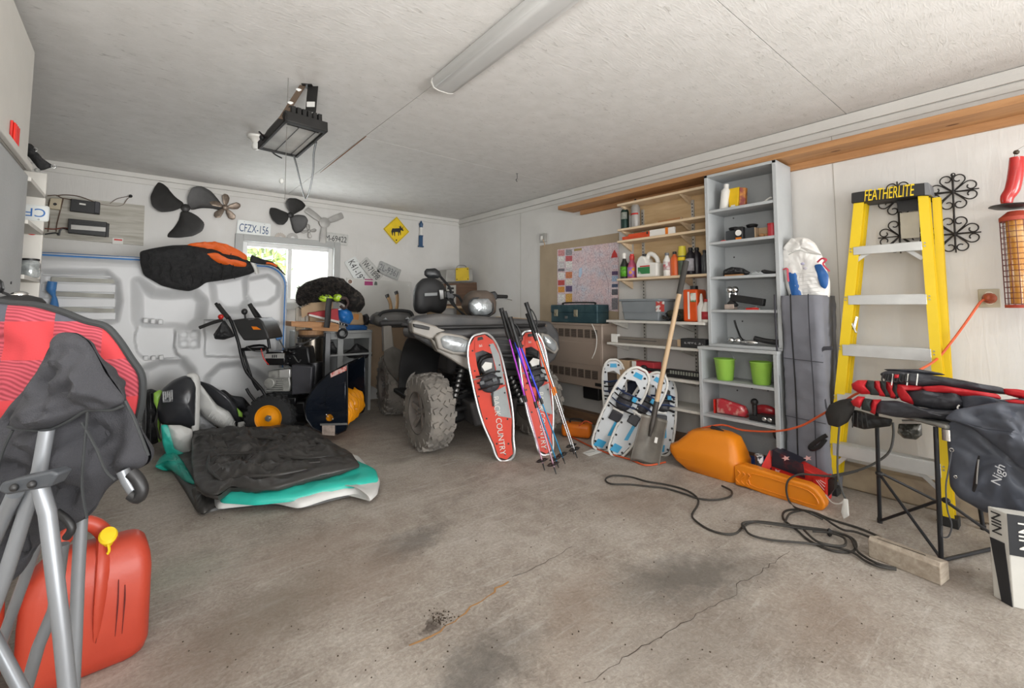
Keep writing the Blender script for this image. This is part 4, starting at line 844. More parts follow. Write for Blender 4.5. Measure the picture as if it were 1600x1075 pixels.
# ================================================================= grey bench and its load, back wall
GP = pm('bench grey', '#a9abaa', .6, var=.06, bump=.1)
t = thing('grey_bench', 'low grey painted shelf bench right of the steel pipe by back wall', 'bench', V((1.9, 5.25, 0)))
yf, yr = 5.0, 5.5
xa, xb = hit(472, 520, y=yf).x, hit(582, 520, y=yf).x; zt = hit(560, 516, y=yf).z; zs = hit(540, 553, y=yf).z
MB().bx((xa, yf, zt - .03), (xb, yr, zt)).build('top_board', GP, t, w=True, bevel=.004); MB().bx((xa, yf + .02, zt - .09), (xb, yf + .04, zt - .03)).build('apron', GP, t, w=True)
MB().bx((xa, yf, zs - .02), (xb, yr, zs)).build('shelf', GP, t, w=True, bevel=.003)
for x in (xb - .03, xa): MB().bx((x, yf + .02, 0), (x + .03, yr, zt - .03)).build('side_panel', GP, t, w=True)
xm = hit(532, 560, y=yf).x; MB().bx((xm - .03, yf + .005, 0), (xm + .03, yf + .03, zt - .03)).build('front_leg', GP, t, w=True, bevel=.002)
MB().bx((xa, yr - .015, 0), (xb, yr, zt - .03)).build('back_panel', GP, t, w=True)
PB = lambda l, y: [hit(*p, y=y) for p in l]
def blob(name, lab, cat, part, px, y, nrm, th, mat, **k):
    P = PB(px, y); c = sum(P, V()) / len(P); t = thing(name, lab, cat, V((c.x, c.y, min(p.z for p in P)))); MB().puff(P, nrm, th, **k).build(part, mat, t, w=True); return t
BC = pm('black bag cloth', '#1f1f20', .6, var=.3, bump=.4, bs=40)
blob('black_pouch', 'flat black pouch lying on the middle shelf of grey bench', 'bag', 'pouch', [(536, 553), (548, 545), (556, 536), (566, 541), (578, 549), (582, 556), (570, 560), (545, 559)], 5.05, (0, -1, .3), .06, BC, wr=.02)
blob('black_glove', 'small black glove at left end of the middle bench shelf', 'glove', 'glove', [(513, 536), (520, 534), (524, 542), (530, 549), (524, 553), (514, 548)], 5.05, (0, -1, .3), .03, BC, wr=.01)
blob('blue_cloth', 'blue cloth bundle under the brown box on the bench top', 'cloth', 'cloth', [(540, 510), (545, 507), (570, 508), (574, 511), (573, 516), (542, 516)], 5.02, (0, -1, .2), .04, pm('blue cloth', '#2a5f9c', .8, var=.2), wr=.01)
t = blob('blue_bag', 'bright blue plastic bag beside brown paper parcel on bench', 'bag', 'bag', [(528, 484), (538, 481), (548, 486), (552, 498), (546, 507), (533, 503), (528, 494)], 4.98, (0, -1, .2), .08, pm('blue plastic film', '#2f7fd0', .35, var=.15, vs=15, bump=.4), wr=.02)
t = thing('paper_parcel', 'brown paper parcel on bench between blue bag and black case', 'parcel', hit(558, 508, y=5.1))
MB().prism(PB([(545, 485), (567, 489), (570, 508), (546, 508)], 4.98), (0, .2, 0)).build('parcel', TAN, t, w=True, bevel=.02); MB().prism(PB([(553, 490), (561, 491), (560, 500), (552, 499)], 4.978), (0, -.002, 0)).build('label', pm('orange brown print', '#c98a50', .8), t, w=True)
t = blob('black_case', 'small black case at the right end of the bench top', 'case', 'case', [(567, 492), (573, 490), (576, 496), (575, 508), (568, 508)], 5.0, (0, -1, .1), .06, BC)
# boxes
t = thing('cardboard_carton', 'open brown carton with raised flap under the black fur coat', 'box', hit(505, 500, y=4.95))
MB().prism(PB([(484, 473), (520, 470), (522, 502), (484, 502)], 4.95), (0, .3, 0)).build('carton', TAN, t, w=True, bevel=.004)
MB().prism(PB([(483, 474), (517, 470), (519, 487), (484, 489)], 4.9), (0, .006, 0)).build('flap', TAN, t, w=True); MB().prism(PB([(483, 474), (470, 482), (472, 497), (484, 490)], 4.9), (0, .006, 0)).build('flap', TAN, t, w=True)
t = thing('red_white_box', 'flat red and white box slanting on the plank stack', 'box', hit(505, 500, y=4.85))
MB().prism(PB([(483, 489), (528, 482), (530, 504), (484, 492)], 4.84), (0, .25, 0)).build('carton', pm('red card', '#b2323a', .6), t, w=True, bevel=.003)
MB().prism(PB([(483, 490.5), (530, 501.5), (530, 505), (483, 493.5)], 4.835), (0, .02, 0)).build('white_edge', PAPER, t, w=True)
# plank stack / log / pipe
t = thing('wood_plank', 'short raw timber plank lying across the top of steel pipe', 'plank', hit(485, 508, y=4.8))
MB().prism(PB([(455, 502), (520, 504), (530, 507), (530, 516), (455, 510)], 4.78), (0, .22, 0)).build('board', wood('plank orange', '#9c6a40', '#c09060', 'X'), t, w=True, bevel=.003); MB().prism(PB([(488, 511), (528, 513), (528, 518), (488, 516)], 4.775), (0, .01, 0)).build('end_grain', wood('plank orange', '', ''), t, w=True)
pp = hit(489, 580, y=4.8)
t = thing('steel_pipe', 'wide shiny dark steel pipe standing upright behind the snow blower', 'pipe', V((pp.x, 4.9, 0)))
ztp = hit(489, 528, y=4.8).z; PIPE = pm('dark shiny steel', '#5b564f', .22, .9, var=.4, vs=3)
MB().cyl((pp.x, 4.9, 0), (pp.x, 4.9, ztp), .125, n=32).build('pipe', PIPE, t, w=True); MB().torus((pp.x, 4.9, ztp), .125, .008, (0, 0, 1), 32).torus((pp.x, 4.9, .12), .127, .008, (0, 0, 1), 32).build('band', BLACK, t, w=True)
t = thing('log', 'bark-covered log section resting on top of the steel pipe', 'log', V((pp.x, 4.9, ztp + .012)))
MB().cyl((pp.x, 4.9, ztp + .012), (pp.x, 4.9, hit(489, 516, y=4.8).z), .115, .12, 24).build('log', wood('log', '#7d5a3e', '#a9835c', 'Z'), t, w=True, bevel=.006); MB().cyl((pp.x, 4.9, ztp + .012), (pp.x, 4.9, ztp + .03), .121, n=24).build('bark_ring', pm('bark', '#4d3c2e', .9, bump=.6), t, w=True)
t = thing('grey_post', 'thin grey metal post standing right of the steel pipe', 'post', hit(513, 620, y=4.85))
a = hit(513, 520, y=4.85); MB().bx((a.x - .025, 4.85, 0), (a.x + .025, 4.89, a.z)).build('post', pm('dull grey metal', '#77787a', .5, .4), t, w=True, bevel=.003); MB().bx((a.x - .04, 4.84, 0), (a.x + .04, 4.9, .012)).build('foot', STEEL, t, w=True)
t = thing('white_crate', 'slatted pale wooden crate standing behind the blower cables', 'crate', V((1.36, 5.1, 0)))
for i, (x0, x1) in enumerate(((463, 466.5), (470, 473), (478, 483))):
    a, b_ = hit(x0, 480 + i * 6, y=5.0), hit(x1, 600, y=5.0); MB().bx((a.x, 5.0, 0), (b_.x, 5.03, a.z)).build('slat', wood('grey slat', '#9d978b', '#c2bdb2', 'Z'), t, w=True, bevel=.003)
MB().prism(PB([(462, 512), (492, 497), (494, 502), (464, 518)], 4.96), (0, .03, 0)).build('brace', TAN, t, w=True); MB().bx((hit(463, 560, y=5).x, 5.03, .3), (hit(483, 560, y=5).x, 5.05, .36)).build('cross_slat', TAN, t, w=True)
# fur coat heap
t = thing('black_fur_coat', 'heap of black furry coats piled on top of the boxes', 'coat', hit(515, 470, y=5.0))
FUR = pm('black fur', '#1d1b1a', .9, vs=22, bump=1, bs=60, hx2='#4b433d', vthr=(.45, .7))  # brownish second tone paints highlights into the fur colour
cp = [(462, 462), (466, 450), (478, 441), (497, 435), (515, 432), (535, 436), (548, 447), (562, 457), (568, 466), (565, 480), (556, 484), (540, 474), (520, 470), (505, 472), (492, 472), (478, 474), (468, 478), (463, 472)]
MB().puff(PB(cp, 4.95), (0, -1, .2), .15, wr=.11, wf=11, rings=26, N=150, c=hit(512, 455, y=4.95)).build('coat_body', FUR, t, w=True)
MB().puff(PB([(540, 462), (556, 455), (568, 466), (569, 478), (562, 488), (548, 486), (540, 478)], 4.85), (0, -1, .1), .1, wr=.05, wf=9).build('sleeve', FUR, t, w=True)
tuft = MB(); random.seed(9)
for i in range(2500):
    a = random.random(); px, py = 466 + a * 92, 436 + abs(a - .45) ** 1.5 * 50 + random.random() * 30
    p = hit(px, py, y=4.95 - random.uniform(.05, .24) * max(.1, math.cos((a - .5) * 2.4))); d = V((random.uniform(-1, 1), random.uniform(-1, 0), random.uniform(-.6, .8))).normalized() * .05; q = V((.004, 0, .003)); tuft.add([p - q, p + q, p + d], [(0, 1, 2)])
tuft.build('fur_tufts', FUR, t, w=True, kind='stuff', smooth=0)
MB().tube(PB([(530, 466), (540, 466), (544, 474), (538, 482), (532, 478)], 4.74), [.02] * 5, 8, flat=.6).build('collar', pm('brown lining', '#4a3a38', .8), t, w=True)
MB().tube(PB([(515, 466), (513, 480), (512, 500), (510, 512)], 4.72), .03, 8, flat=.25, up=(0, 1, 0)).build('hanging_belt', BC, t, w=True)
for i, (px, py, rx) in enumerate(((509, 466, .07), (527, 465, .045))):
    p = hit(px, py, y=4.76); t = thing('tennis_ball' if i else 'lime_glove', 'round lime yellow ball tucked under the fur coat' if i else 'long lime yellow bundle under fur coat left of the black belt', 'ball' if i else 'bundle', p)
    MB(T(p)).ell((0, 0, 0), (rx, .04, .04), wr=.1).build('felt', pm('lime felt', '#b6dc34', .8), t, w=True); MB(T(p)).torus((0, -.036, 0), .016, .003, (0, 1, .3), 16, 6).build('seam', WHITE, t, w=True)
t = thing('webbing_lock', 'black strap with white lettering hanging off bench corner', 'strap', hit(530, 505, y=4.9))
MB().tube(PB([(520, 502), (530, 505), (543, 509)], 4.93), .018, 8, flat=.4).build('strap', BLACK, t, w=True); p = hit(535, 521, y=4.93); MB(T(p)).torus((0, 0, 0), .045, .014, (0, 1, 0), 20, 8).build('ring', BLACK, t, w=True)
for i in range(5): q = hit(522 + i * 4, 502.5 + i * 1.2, y=4.91); MB(T(q)).bx((-.006, 0, -.008), (.003, -.002, .008)).build('letter_mark', PAPER, t, w=True)
# ================================================================= quad bike
AT = LZ(2.30, 3.25, 0, -12)
t = thing('quad_bike', 'muddy dark grey quad bike with big headlights facing the camera', 'quad bike', AT)
def A(px, py, y=None, x=None): return hit(px, py, x=x, y=y, M=AT)
def AL(l, y): return [A(*p, y=y) for p in l]
MUD = pm('muddy tyre', '#6f6b66', .9, var=.2, vs=7, bump=.3, hx2='#8b857d', vthr=(.3, .7)); MRIM = pm('muddy rim', '#77706a', .7, .2, var=.25, vs=10)
QD = pm('quad dark plastic', '#3f3f41', .55, var=.25, vs=5, hx2='#5d5a57', vthr=(.35, .8)); QT = pm('quad taupe plastic', '#8d8881', .45, var=.12, vs=4); QB = pm('quad black parts', '#1c1c1d', .55, var=.3)
QM = pm('muddy panel', '#5c5148', .75, var=.3, vs=6)
def qwheel(c, R, W, rz=0, lug=18):
    M = T(c) @ RZ(rz) @ RY(-90)     # z axis = outward left
    rr = .56
    MB(M).lathe([(R * rr, -W / 2), (R * .75, -W * .52), (R * .9, -W * .46), (R * .955, -W * .3), (R * .965, 0), (R * .955, W * .3), (R * .9, W * .46), (R * .75, W * .52), (R * rr, W / 2)], 48, cap=False).build('tyre', MUD, t, smooth=40)
    lg = MB()
    for i in range(lug):
        a = 2 * math.pi * i / lug
        for s_, ph in ((1, 0), (-1, .5)):
            B_ = M @ Matrix.Rotation(a + ph * 2 * math.pi / lug, 4, 'Z')
            for k, (r_, z_, w_, tilt) in enumerate(((.975, .1, .2, 40), (.96, .32, .2, 20), (.9, .46, .1, 0))):
                lg.at(B_ @ T((R * r_, R * .03 * k, s_ * W * z_)) @ RX(tilt * s_)).box((0, 0, 0), (R * .07, R * .12, W * w_))
            lg.at(B_ @ T((R * .8, 0, s_ * W * .515))).box((0, 0, 0), (R * .14, R * .05, W * .04))
    lg.build('tread_lugs', MUD, t, smooth=0, kind='stuff')
    MB(M).lathe([(R * rr, W * .48), (R * rr * .95, W * .5), (R * rr * .88, W * .4), (R * rr * .85, W * .1), (R * .1, W * .08)], 36, cap=False).lathe([(R * rr, -W * .48), (R * rr * .88, -W * .4), (R * .12, -W * .3)], 36).build('rim', MRIM, t)
    MB(M).cyl((0, 0, W * .05), (0, 0, W * .38), R * .14, R * .11, 16).build('hub', MRIM, t)
    for k in range(5):
        a = 2 * math.pi * k / 5; d = V((math.cos(a), math.sin(a), 0)); MB(M).beam(d * R * .08 + V((0, 0, W * .3)), d * R * .5 + V((0, 0, W * .4)), R * .13, W * .08).build('spoke', MRIM, t, bevel=.004)
    for k in range(4): a = math.pi / 2 * k + .4; MB(M).cyl((R * .09 * math.cos(a), R * .09 * math.sin(a), W * .38), (R * .09 * math.cos(a), R * .09 * math.sin(a), W * .46), .008, n=6).build('wheel_nut', STEEL, t)
qwheel((-.44, .0, .305), .305, .215, 7)
qwheel((.57, .02, .305), .305, .215, 7 + 180)
qwheel((-.40, 1.38, .32), .32, .27, 0); qwheel((.55, 1.38, .32), .32, .27, 180)
# chassis
MB().bx((-.16, .1, .2), (.34, 1.5, .42)).build('chassis', QB, t, bevel=.03)
MB().prism([(-.12, -.1, .36), (.34, -.1, .36), (.3, -.12, .16), (-.08, -.12, .16)], (0, .5, 0)).build('skid_plate', QD, t, bevel=.02)
for s_ in (-1, 1):
    cx = .08
    a = V((cx + s_ * .18, .02, .3)); b_ = V((cx + s_ * .40, .0, .28)); MB().tube([a, b_], .022, 10, k=1).tube([a + V((0, .12, 0)), b_ + V((0, .02, 0))], .022, 10, k=1).build('lower_arm', QB, t)
    MB().tube([a + V((0, .0, .14)), b_ + V((0, .03, .1))], .018, 10, k=1).build('upper_arm', QB, t)
    p0, p1 = V((cx + s_ * .33, -.02, .3)), V((cx + s_ * .2, .06, .66)); d = (p1 - p0)
    MB().cyl(p0, p1, .025, n=14).build('shock_body', STEEL, t)
    u = d.normalized().orthogonal().normalized(); w_ = d.normalized().cross(u)
    MB().tube([p0 + d * (.08 + .84 * i / 72) + (u * math.cos(i * math.pi / 4.5) + w_ * math.sin(i * math.pi / 4.5)) * .052 for i in range(73)], .0095, 6, k=1).build('shock_spring', QB, t)
    MB().cyl(p0 + d * .9, p1 + d * .02, .055, n=14).build('spring_cap', QB, t)
# cowl and fenders (front)
cow = AL([(643, 500), (652, 494), (690, 490), (755, 494), (830, 499), (862, 503), (874, 520), (876, 545), (868, 562), (852, 575), (830, 585), (790, 590), (770, 590), (745, 583), (722, 570), (700, 556), (680, 545), (645, 524)], -.13)
MB().prism(cow, (0, .16, 0)).build('front_cowl', QD, t, bevel=.025, seg=3)
zt = .985
top = [(-.6, -.12), (-.45, -.2), (.0, -.24), (.35, -.22), (.65, -.12), (.7, .1), (.66, .45), (.5, .62), (-.35, .62), (-.55, .45), (-.62, .15)]
MB().prism([V((x, y, .9)) for x, y in top], (0, 0, .075)).build('front_rack_deck', QD, t, bevel=.03, seg=3)
for k in range(9): x = -.42 + k * .125; MB().tube([(x, -.17, .985), (x, .2, .985), (x, .5, .98)], .011, 6, k=1).build('rack_rib', QM, t)
MB().tube([(-.55, .45, .99), (-.56, .0, .995), (-.45, -.18, .99), (.05, -.22, .99), (.5, -.18, .99), (.64, .0, .99), (.62, .45, .99)], .016, 10).build('rack_rail', QB, t)
# fender lips going back on both sides
for s_ in (-1, 1):
    cx = .07
    def ff(u, v_, s_=s_):
        a = rad(88 + 95 * v_); return V((cx + s_ * (.28 + .36 * u), .06 - math.cos(a) * .46, .42 + .50 * max(0, math.sin(a)) + .03 * u * 0))
    MB().surf(ff, 4, 18).build('wheel_arch', QB, t, thick=.02, bevel=.004)
MB().prism(AL([(643, 503), (650, 500), (690, 512), (705, 522), (700, 530), (690, 527), (672, 530), (645, 520)], -.2), (0, .1, 0)).build('fender_edge', QT, t, bevel=.012)
MB().prism(AL([(646, 506), (660, 508), (672, 511), (671, 516), (655, 513), (647, 511)], -.22), (0, .04, 0)).build('fender_slot', QB, t, bevel=.004)
MB().prism(AL([(673, 528), (700, 547), (722, 556), (748, 562), (752, 576), (745, 584), (720, 571), (700, 558), (684, 549)], -.2), (0, .1, 0)).build('lower_cheek', QT, t, bevel=.012)
MB().prism(AL([(742, 540), (758, 548), (772, 560), (775, 580), (765, 590), (748, 576), (738, 560)], -.22), (0, .1, 0)).build('side_grille', pm('grille grey', '#6b6d70', .5, var=.1), t, bevel=.01)
HLM = pm('headlamp lens', '#a9aeb0', .15, .3, var=.25, vs=20, bump=.4, bs=30, coat=1)
for sx, pts, in ((0, [(680, 526), (690, 519), (722, 524), (742, 533), (745, 545), (733, 555), (708, 554), (685, 545)]), (1, [(846, 520), (858, 523), (870, 534), (874, 546), (868, 554), (854, 545), (846, 534)])):
    MB().prism(AL(pts, -.24), (0, .12, 0)).build('headlight_surround', QT, t, bevel=.012, seg=3)
    c_ = sum((V(p).to_2d() if False else V((p[0], p[1])) for p in pts), V((0, 0))) / len(pts)
    inn = [((p[0] - c_.x) * .76 + c_.x, (p[1] - c_.y) * .76 + c_.y) for p in pts]
    MB().puff(AL(inn, -.243), (0, -1, 0), .03, rings=6, N=48).build('headlight', HLM, t)
MB().prism(AL([(748, 520), (845, 528), (842, 560), (820, 580), (775, 578), (752, 560)], -.2), (0, .1, 0)).build('nose_grille', QB, t, bevel=.02)
for k in range(5): MB().tube([A(756, 528 + k * 9, y=-.205), A(838, 532 + k * 9, y=-.205)], .008, 6, k=1).build('grille_bar', QD, t)
MB().tube([A(750, 600, y=-.24), A(752, 560, y=-.26), A(800, 556, y=-.27), A(840, 562, y=-.26), A(838, 610, y=-.24)], .018, 10).build('bull_bar', QB, t)
MB().prism(AL([(738, 570), (760, 582), (765, 608), (745, 604), (735, 590)], -.16), (0, .08, 0)).build('marker_bracket', QB, t, bevel=.008); MB().prism(AL([(744, 583), (752, 584), (752, 590), (744, 589)], -.165), (0, -.01, 0)).build('amber_marker', ORG, t, bevel=.002)
# headlight pod, handlebar
pod = [(722, 478), (726, 462), (736, 454), (758, 454), (768, 460), (773, 473), (772, 490), (762, 496), (744, 497), (732, 492)]
MB().puff(AL(pod, .3), (0, -1, .1), .14, rings=10, back=.9, p=3, e=.5).build('headlight_pod', QM, t)
MB().puff(AL([(733, 474), (740, 467), (762, 466), (769, 474), (768, 488), (760, 493), (742, 493), (735, 486)], .175), (0, -1, .05), .045, rings=8, p=4).build('pod_headlight', HLM, t)
MB().tube([A(p[0], p[1], y=.175) for p in ((733, 474), (740, 466.5), (762, 465.5), (770, 474), (769, 489), (760, 494), (742, 494), (734, 487))], .008, 6, closed=True, k=2).build('pod_bezel', QB, t)
MB().cyl(A(750, 495, y=.33), A(750, 512, y=.3), .06, .09, 16).build('steering_column', QB, t)
hbz = A(790, 463, y=.42)
MB().tube([A(700, 462, y=.45), A(715, 462, y=.42), A(722, 472, y=.4), A(728, 480, y=.38)], .013, 8).tube([A(766, 470, y=.38), A(775, 466, y=.4), A(782, 463, y=.42)], .013, 8).build('handlebar', QB, t)
MB().tube([A(777, 463, y=.42), A(785, 463.5, y=.42), A(792, 463.5, y=.43)], [.018, .02, .018], 12).build('grip', RUB, t)
MB().prism(AL([(766, 457), (774, 455), (778, 460), (777, 468), (768, 469)], .36), (0, .06, 0)).build('switch_box', BLACK, t, bevel=.008)
MB().tube([A(776, 467, y=.38), A(790, 467, y=.36), A(800, 469, y=.37)], .005, 6).build('brake_lever', STEEL, t)
MB().prism(AL([(697, 455), (705, 455), (712, 464), (706, 470), (698, 466)], .42), (0, .06, 0)).build('switch_box', BLACK, t, bevel=.008)
for k in range(4): MB().tube([A(700 + k * 2, 466, y=.4), A(708 + k * 2, 478 + k, y=.34), A(722 + k, 488 + k * 2, y=.3), A(735, 498, y=.3)], .005, 6).build('cable', QB, t)
MB().puff(AL([(663, 424), (666, 420), (680, 419), (687, 424), (690, 432), (684, 435), (668, 434), (663, 430)], .35), (.2, -1, 0), .03, rings=6).build('mirror', pm('mirror shell', '#26282a', .35), t)
MB().tube([A(688, 432, y=.36), A(695, 440, y=.38), A(702, 448, y=.4), A(705, 458, y=.42)], .012, 8).build('mirror_arm', QB, t)
# fuel tank cover, seat, backrest
MB().puff([V((-.2 + .28, .35, .99))] * 0 + AL([(705, 508), (716, 496), (728, 493), (760, 500), (780, 508), (770, 512), (720, 512)], .5), (0, -1, .4), .1, rings=8, back=1).build('dash_cover', QM, t)
MB().puff([V((.06 + .2 * math.cos(a), 1.0 + .45 * math.sin(a), .93)) for a in [i * math.pi / 12 for i in range(24)]], (0, 0, 1), .11, rings=8, p=4).build('seat', pm('seat vinyl', '#2b2b2c', .5, var=.1), t)
MB().prism([V((-.1, .5, .5)), V((.22, .5, .5)), V((.22, 1.4, .5)), V((-.1, 1.4, .5))], (0, 0, .44)).build('body_tunnel', QD, t, bevel=.05)
br = [(646, 478), (646, 455), (651, 443), (660, 435), (676, 433), (688, 440), (697, 452), (699, 468), (696, 484), (688, 491), (680, 489), (672, 487), (664, 490), (655, 491), (648, 486)]
MB().puff(AL(br, 1.1), (0, -1, .05), .07, rings=10, p=4, e=.4).build('backrest', pm('seat vinyl', '#2b2b2c', .5), t)
MB().tube([A(662, 492, y=1.14), A(663, 502, y=1.14)], .03, 10, k=1).tube([A(682, 492, y=1.14), A(681, 502, y=1.14)], .03, 10, k=1).build('backrest_post', QB, t)
MB().prism(AL([(663, 458), (683, 457), (683, 462), (663, 463)], 1.02), (0, -.012, 0)).build('maker_badge', pm('badge grey', '#a9acac', .5, .3, var=.1), t, bevel=.003)
MB().prism(AL([(685, 453), (692, 453), (693, 467), (687, 468)], 1.02), (0, -.02, 0)).build('backrest_latch', STEEL, t, bevel=.004)
# rear rack and mudguards
MB().prism([V((x, y, .96)) for x, y in ((-.62, 1.1), (.7, 1.1), (.72, 1.75), (-.64, 1.75))], (0, 0, .05)).build('rear_rack_deck', QD, t, bevel=.02)
rk = AL([(584, 495), (596, 488), (618, 486), (640, 488), (650, 494), (652, 508), (640, 512), (600, 512), (586, 506)], 1.15)
MB().prism(rk, (0, .3, 0)).build('rear_fender', pm('rear fender', '#54524f', .55, var=.25, vs=6), t, bevel=.04, seg=3)
MB().tube([A(*p, y=1.1) for p in ((592, 494), (598, 488), (618, 485), (640, 487), (645, 494))], .016, 8).build('rack_rail', QB, t)
for q in ((602, 499), (637, 498)): MB().puff(AL([(q[0] - 5, q[1] + 1), (q[0], q[1] - 3), (q[0] + 6, q[1] + 2)], 1.1), (0, -1, .3), .02, rings=4).build('chrome_reflector', HLM, t)
MB().prism(AL([(599, 510), (612, 509), (616, 545), (600, 550)], 1.02), (0, .1, 0)).build('rear_side_panel', QT, t, bevel=.01)
MB().puff(AL([(600, 548), (614, 541), (628, 548), (634, 568), (632, 612), (620, 596), (606, 580), (599, 562)], .98), (-.3, -1, 0), .03, wr=.008, rings=6).build('mud_flap', pm('mud flap', '#57544f', .8, var=.25), t)
MB().prism(AL([(641, 520), (660, 525), (656, 560), (648, 585), (637, 595), (630, 600), (634, 560)], .6), (0, .06, 0)).build('foot_guard', QB, t, bevel=.01); MB().tube(AL([(658, 572), (648, 580), (640, 592), (637, 606)], .5), .02, 8).build('guard_rail', QT, t)
for x0 in (-.5, .3): MB().bx((x0, .45, .3), (x0 + .36, 1.0, .34)).build('footwell', QB, t, bevel=.01)
MB().prism(AL([(722, 610), (750, 606), (755, 640), (742, 652), (708, 665), (702, 650), (706, 625)], .1), (0, .2, 0)).build('front_differential', QB, t, bevel=.03)
MB().prism(AL([(758, 575), (772, 580), (768, 640), (752, 640)], -.12), (0, .05, 0)).build('radiator_guard', QB, t, bevel=.01)
# wooden handled tools on rear rack
for i, q in enumerate((((606, 463), (611, 485)), ((620, 458), (619, 485)))):
    tt = thing('hatchet_handle', ('shorter' if not i else 'taller') + ' brown wooden tool handle standing on rear rack of quad bike', 'tool handle', hit(*q[1], y=4.75))
    a, b_ = hit(*q[1], y=4.7), hit(*q[0], y=4.7); MB().tube([a, a.lerp(b_, .5) + V((.01, 0, 0)), b_], [.03, .028, .03], 10, flat=.6).build('handle', wood('tool wood', '#7d6344', '#a5845a', 'Z'), tt, w=True); MB().tube([b_ - V((0, 0, .01)), b_ + V((-.012, 0, .02))], .033, 10, k=1, flat=.6).build('dark_tip', BLACK, tt, w=True)
# stand behind the quad with radio and speaker box
yk = 5.1
tt = thing('pine_stand', 'tall pale board stand behind the quad bike carrying the radio', 'stand', V((2.9, 5.3, 0)))
a, b_ = hit(688, 480, y=yk), V((3.5, 0, 0)); zr = hit(720, 478, y=yk).z
MB().bx((a.x, yk, zr - .03), (b_.x, yk + .35, zr)).build('top', TAN, tt, w=True)
for x in (a.x, b_.x - .03): MB().bx((x, yk, 0), (x + .03, yk + .35, zr - .03)).build('side', TAN, tt, w=True)
tt = thing('table_radio', 'old brown radio with silver dial panel behind quad handlebar', 'radio', hit(720, 478, y=yk))
MB().prism(PB([(694, 443), (745, 441), (747, 478), (694, 478)], yk + .02), (0, .22, 0)).build('cabinet', wood('radio wood', '#4a3527', '#6b4f3b', 'X'), tt, w=True, bevel=.006)
MB().prism(PB([(697, 446), (712, 445.5), (712, 475), (697, 475)], yk + .015), (0, -.006, 0)).build('dial_panel', pm('silver panel', '#b5b4ae', .4, .5), tt, w=True)
for k in range(4): MB().prism(PB([(699, 449 + k * 6), (709, 449 + k * 6), (709, 452 + k * 6), (699, 452 + k * 6)], yk + .008), (0, -.004, 0)).build('button', BLACK, tt, w=True)
for k in range(7): MB().beam(hit(716, 447 + k * 3.8, y=yk + .016), hit(744, 446 + k * 3.8, y=yk + .016), .004, .008).build('speaker_slat', wood('radio wood', '', ''), tt, w=True)
tt = thing('metal_meter_box', 'grey metal box with a yellow face on top of the radio', 'box', hit(715, 440, y=yk))
MB().prism(PB([(698, 421), (738, 419), (740, 440), (697, 441)], yk + .02), (0, .2, 0)).build('housing', pm('galvanised', '#a6a49f', .5, .5, var=.15), tt, w=True, bevel=.01)
MB().prism(PB([(712, 419), (732, 418), (733, 438), (712, 439)], yk + .012), (0, -.006, 0)).build('yellow_plate', pm('ochre yellow', '#cfb02c', .5), tt, w=True, bevel=.003)
for q in ((714, 421), (730.5, 420.5), (714, 436.5), (731, 436)): MB().ell(hit(*q, y=yk + .003), (.008, .006, .008), 8, 6).build('screw', BLACK, tt, w=True)
MB().tube([hit(*p, y=yk + .05) for p in ((713, 420), (716, 415), (726, 415), (729, 419))], .006, 6).build('carry_handle', STEEL, tt, w=True)
tt = thing('brown_cardboard', 'torn brown cardboard sheet against the wall behind quad rack', 'cardboard', hit(590, 560, y=5.45))
MB().prism(PB([(575, 500), (640, 498), (650, 508), (652, 640), (575, 600)], 5.5), (0, .01, 0)).build('sheet', pm('old brown board', '#a58f78', .85, var=.15, vs=3), tt, w=True); MB().prism(PB([(575, 500), (600, 499), (598, 508), (576, 509)], 5.49), (0, -.005, 0)).build('torn_edge', TAN, tt, w=True)
tt = thing('flat_carton', 'flattened brown carton behind the quad bike near wall heater', 'box', hit(820, 505, y=3.9))
MB().prism([hit(*p, y=4.0) for p in ((795, 495), (826, 498), (842, 508), (842, 520), (796, 520))], (0, .25, 0)).build('carton', TAN, tt, w=True, bevel=.004); MB().prism([hit(*p, y=3.99) for p in ((800, 504), (816, 505), (816, 512), (800, 511))], (0, -.003, 0)).build('label', PAPER, tt, w=True)
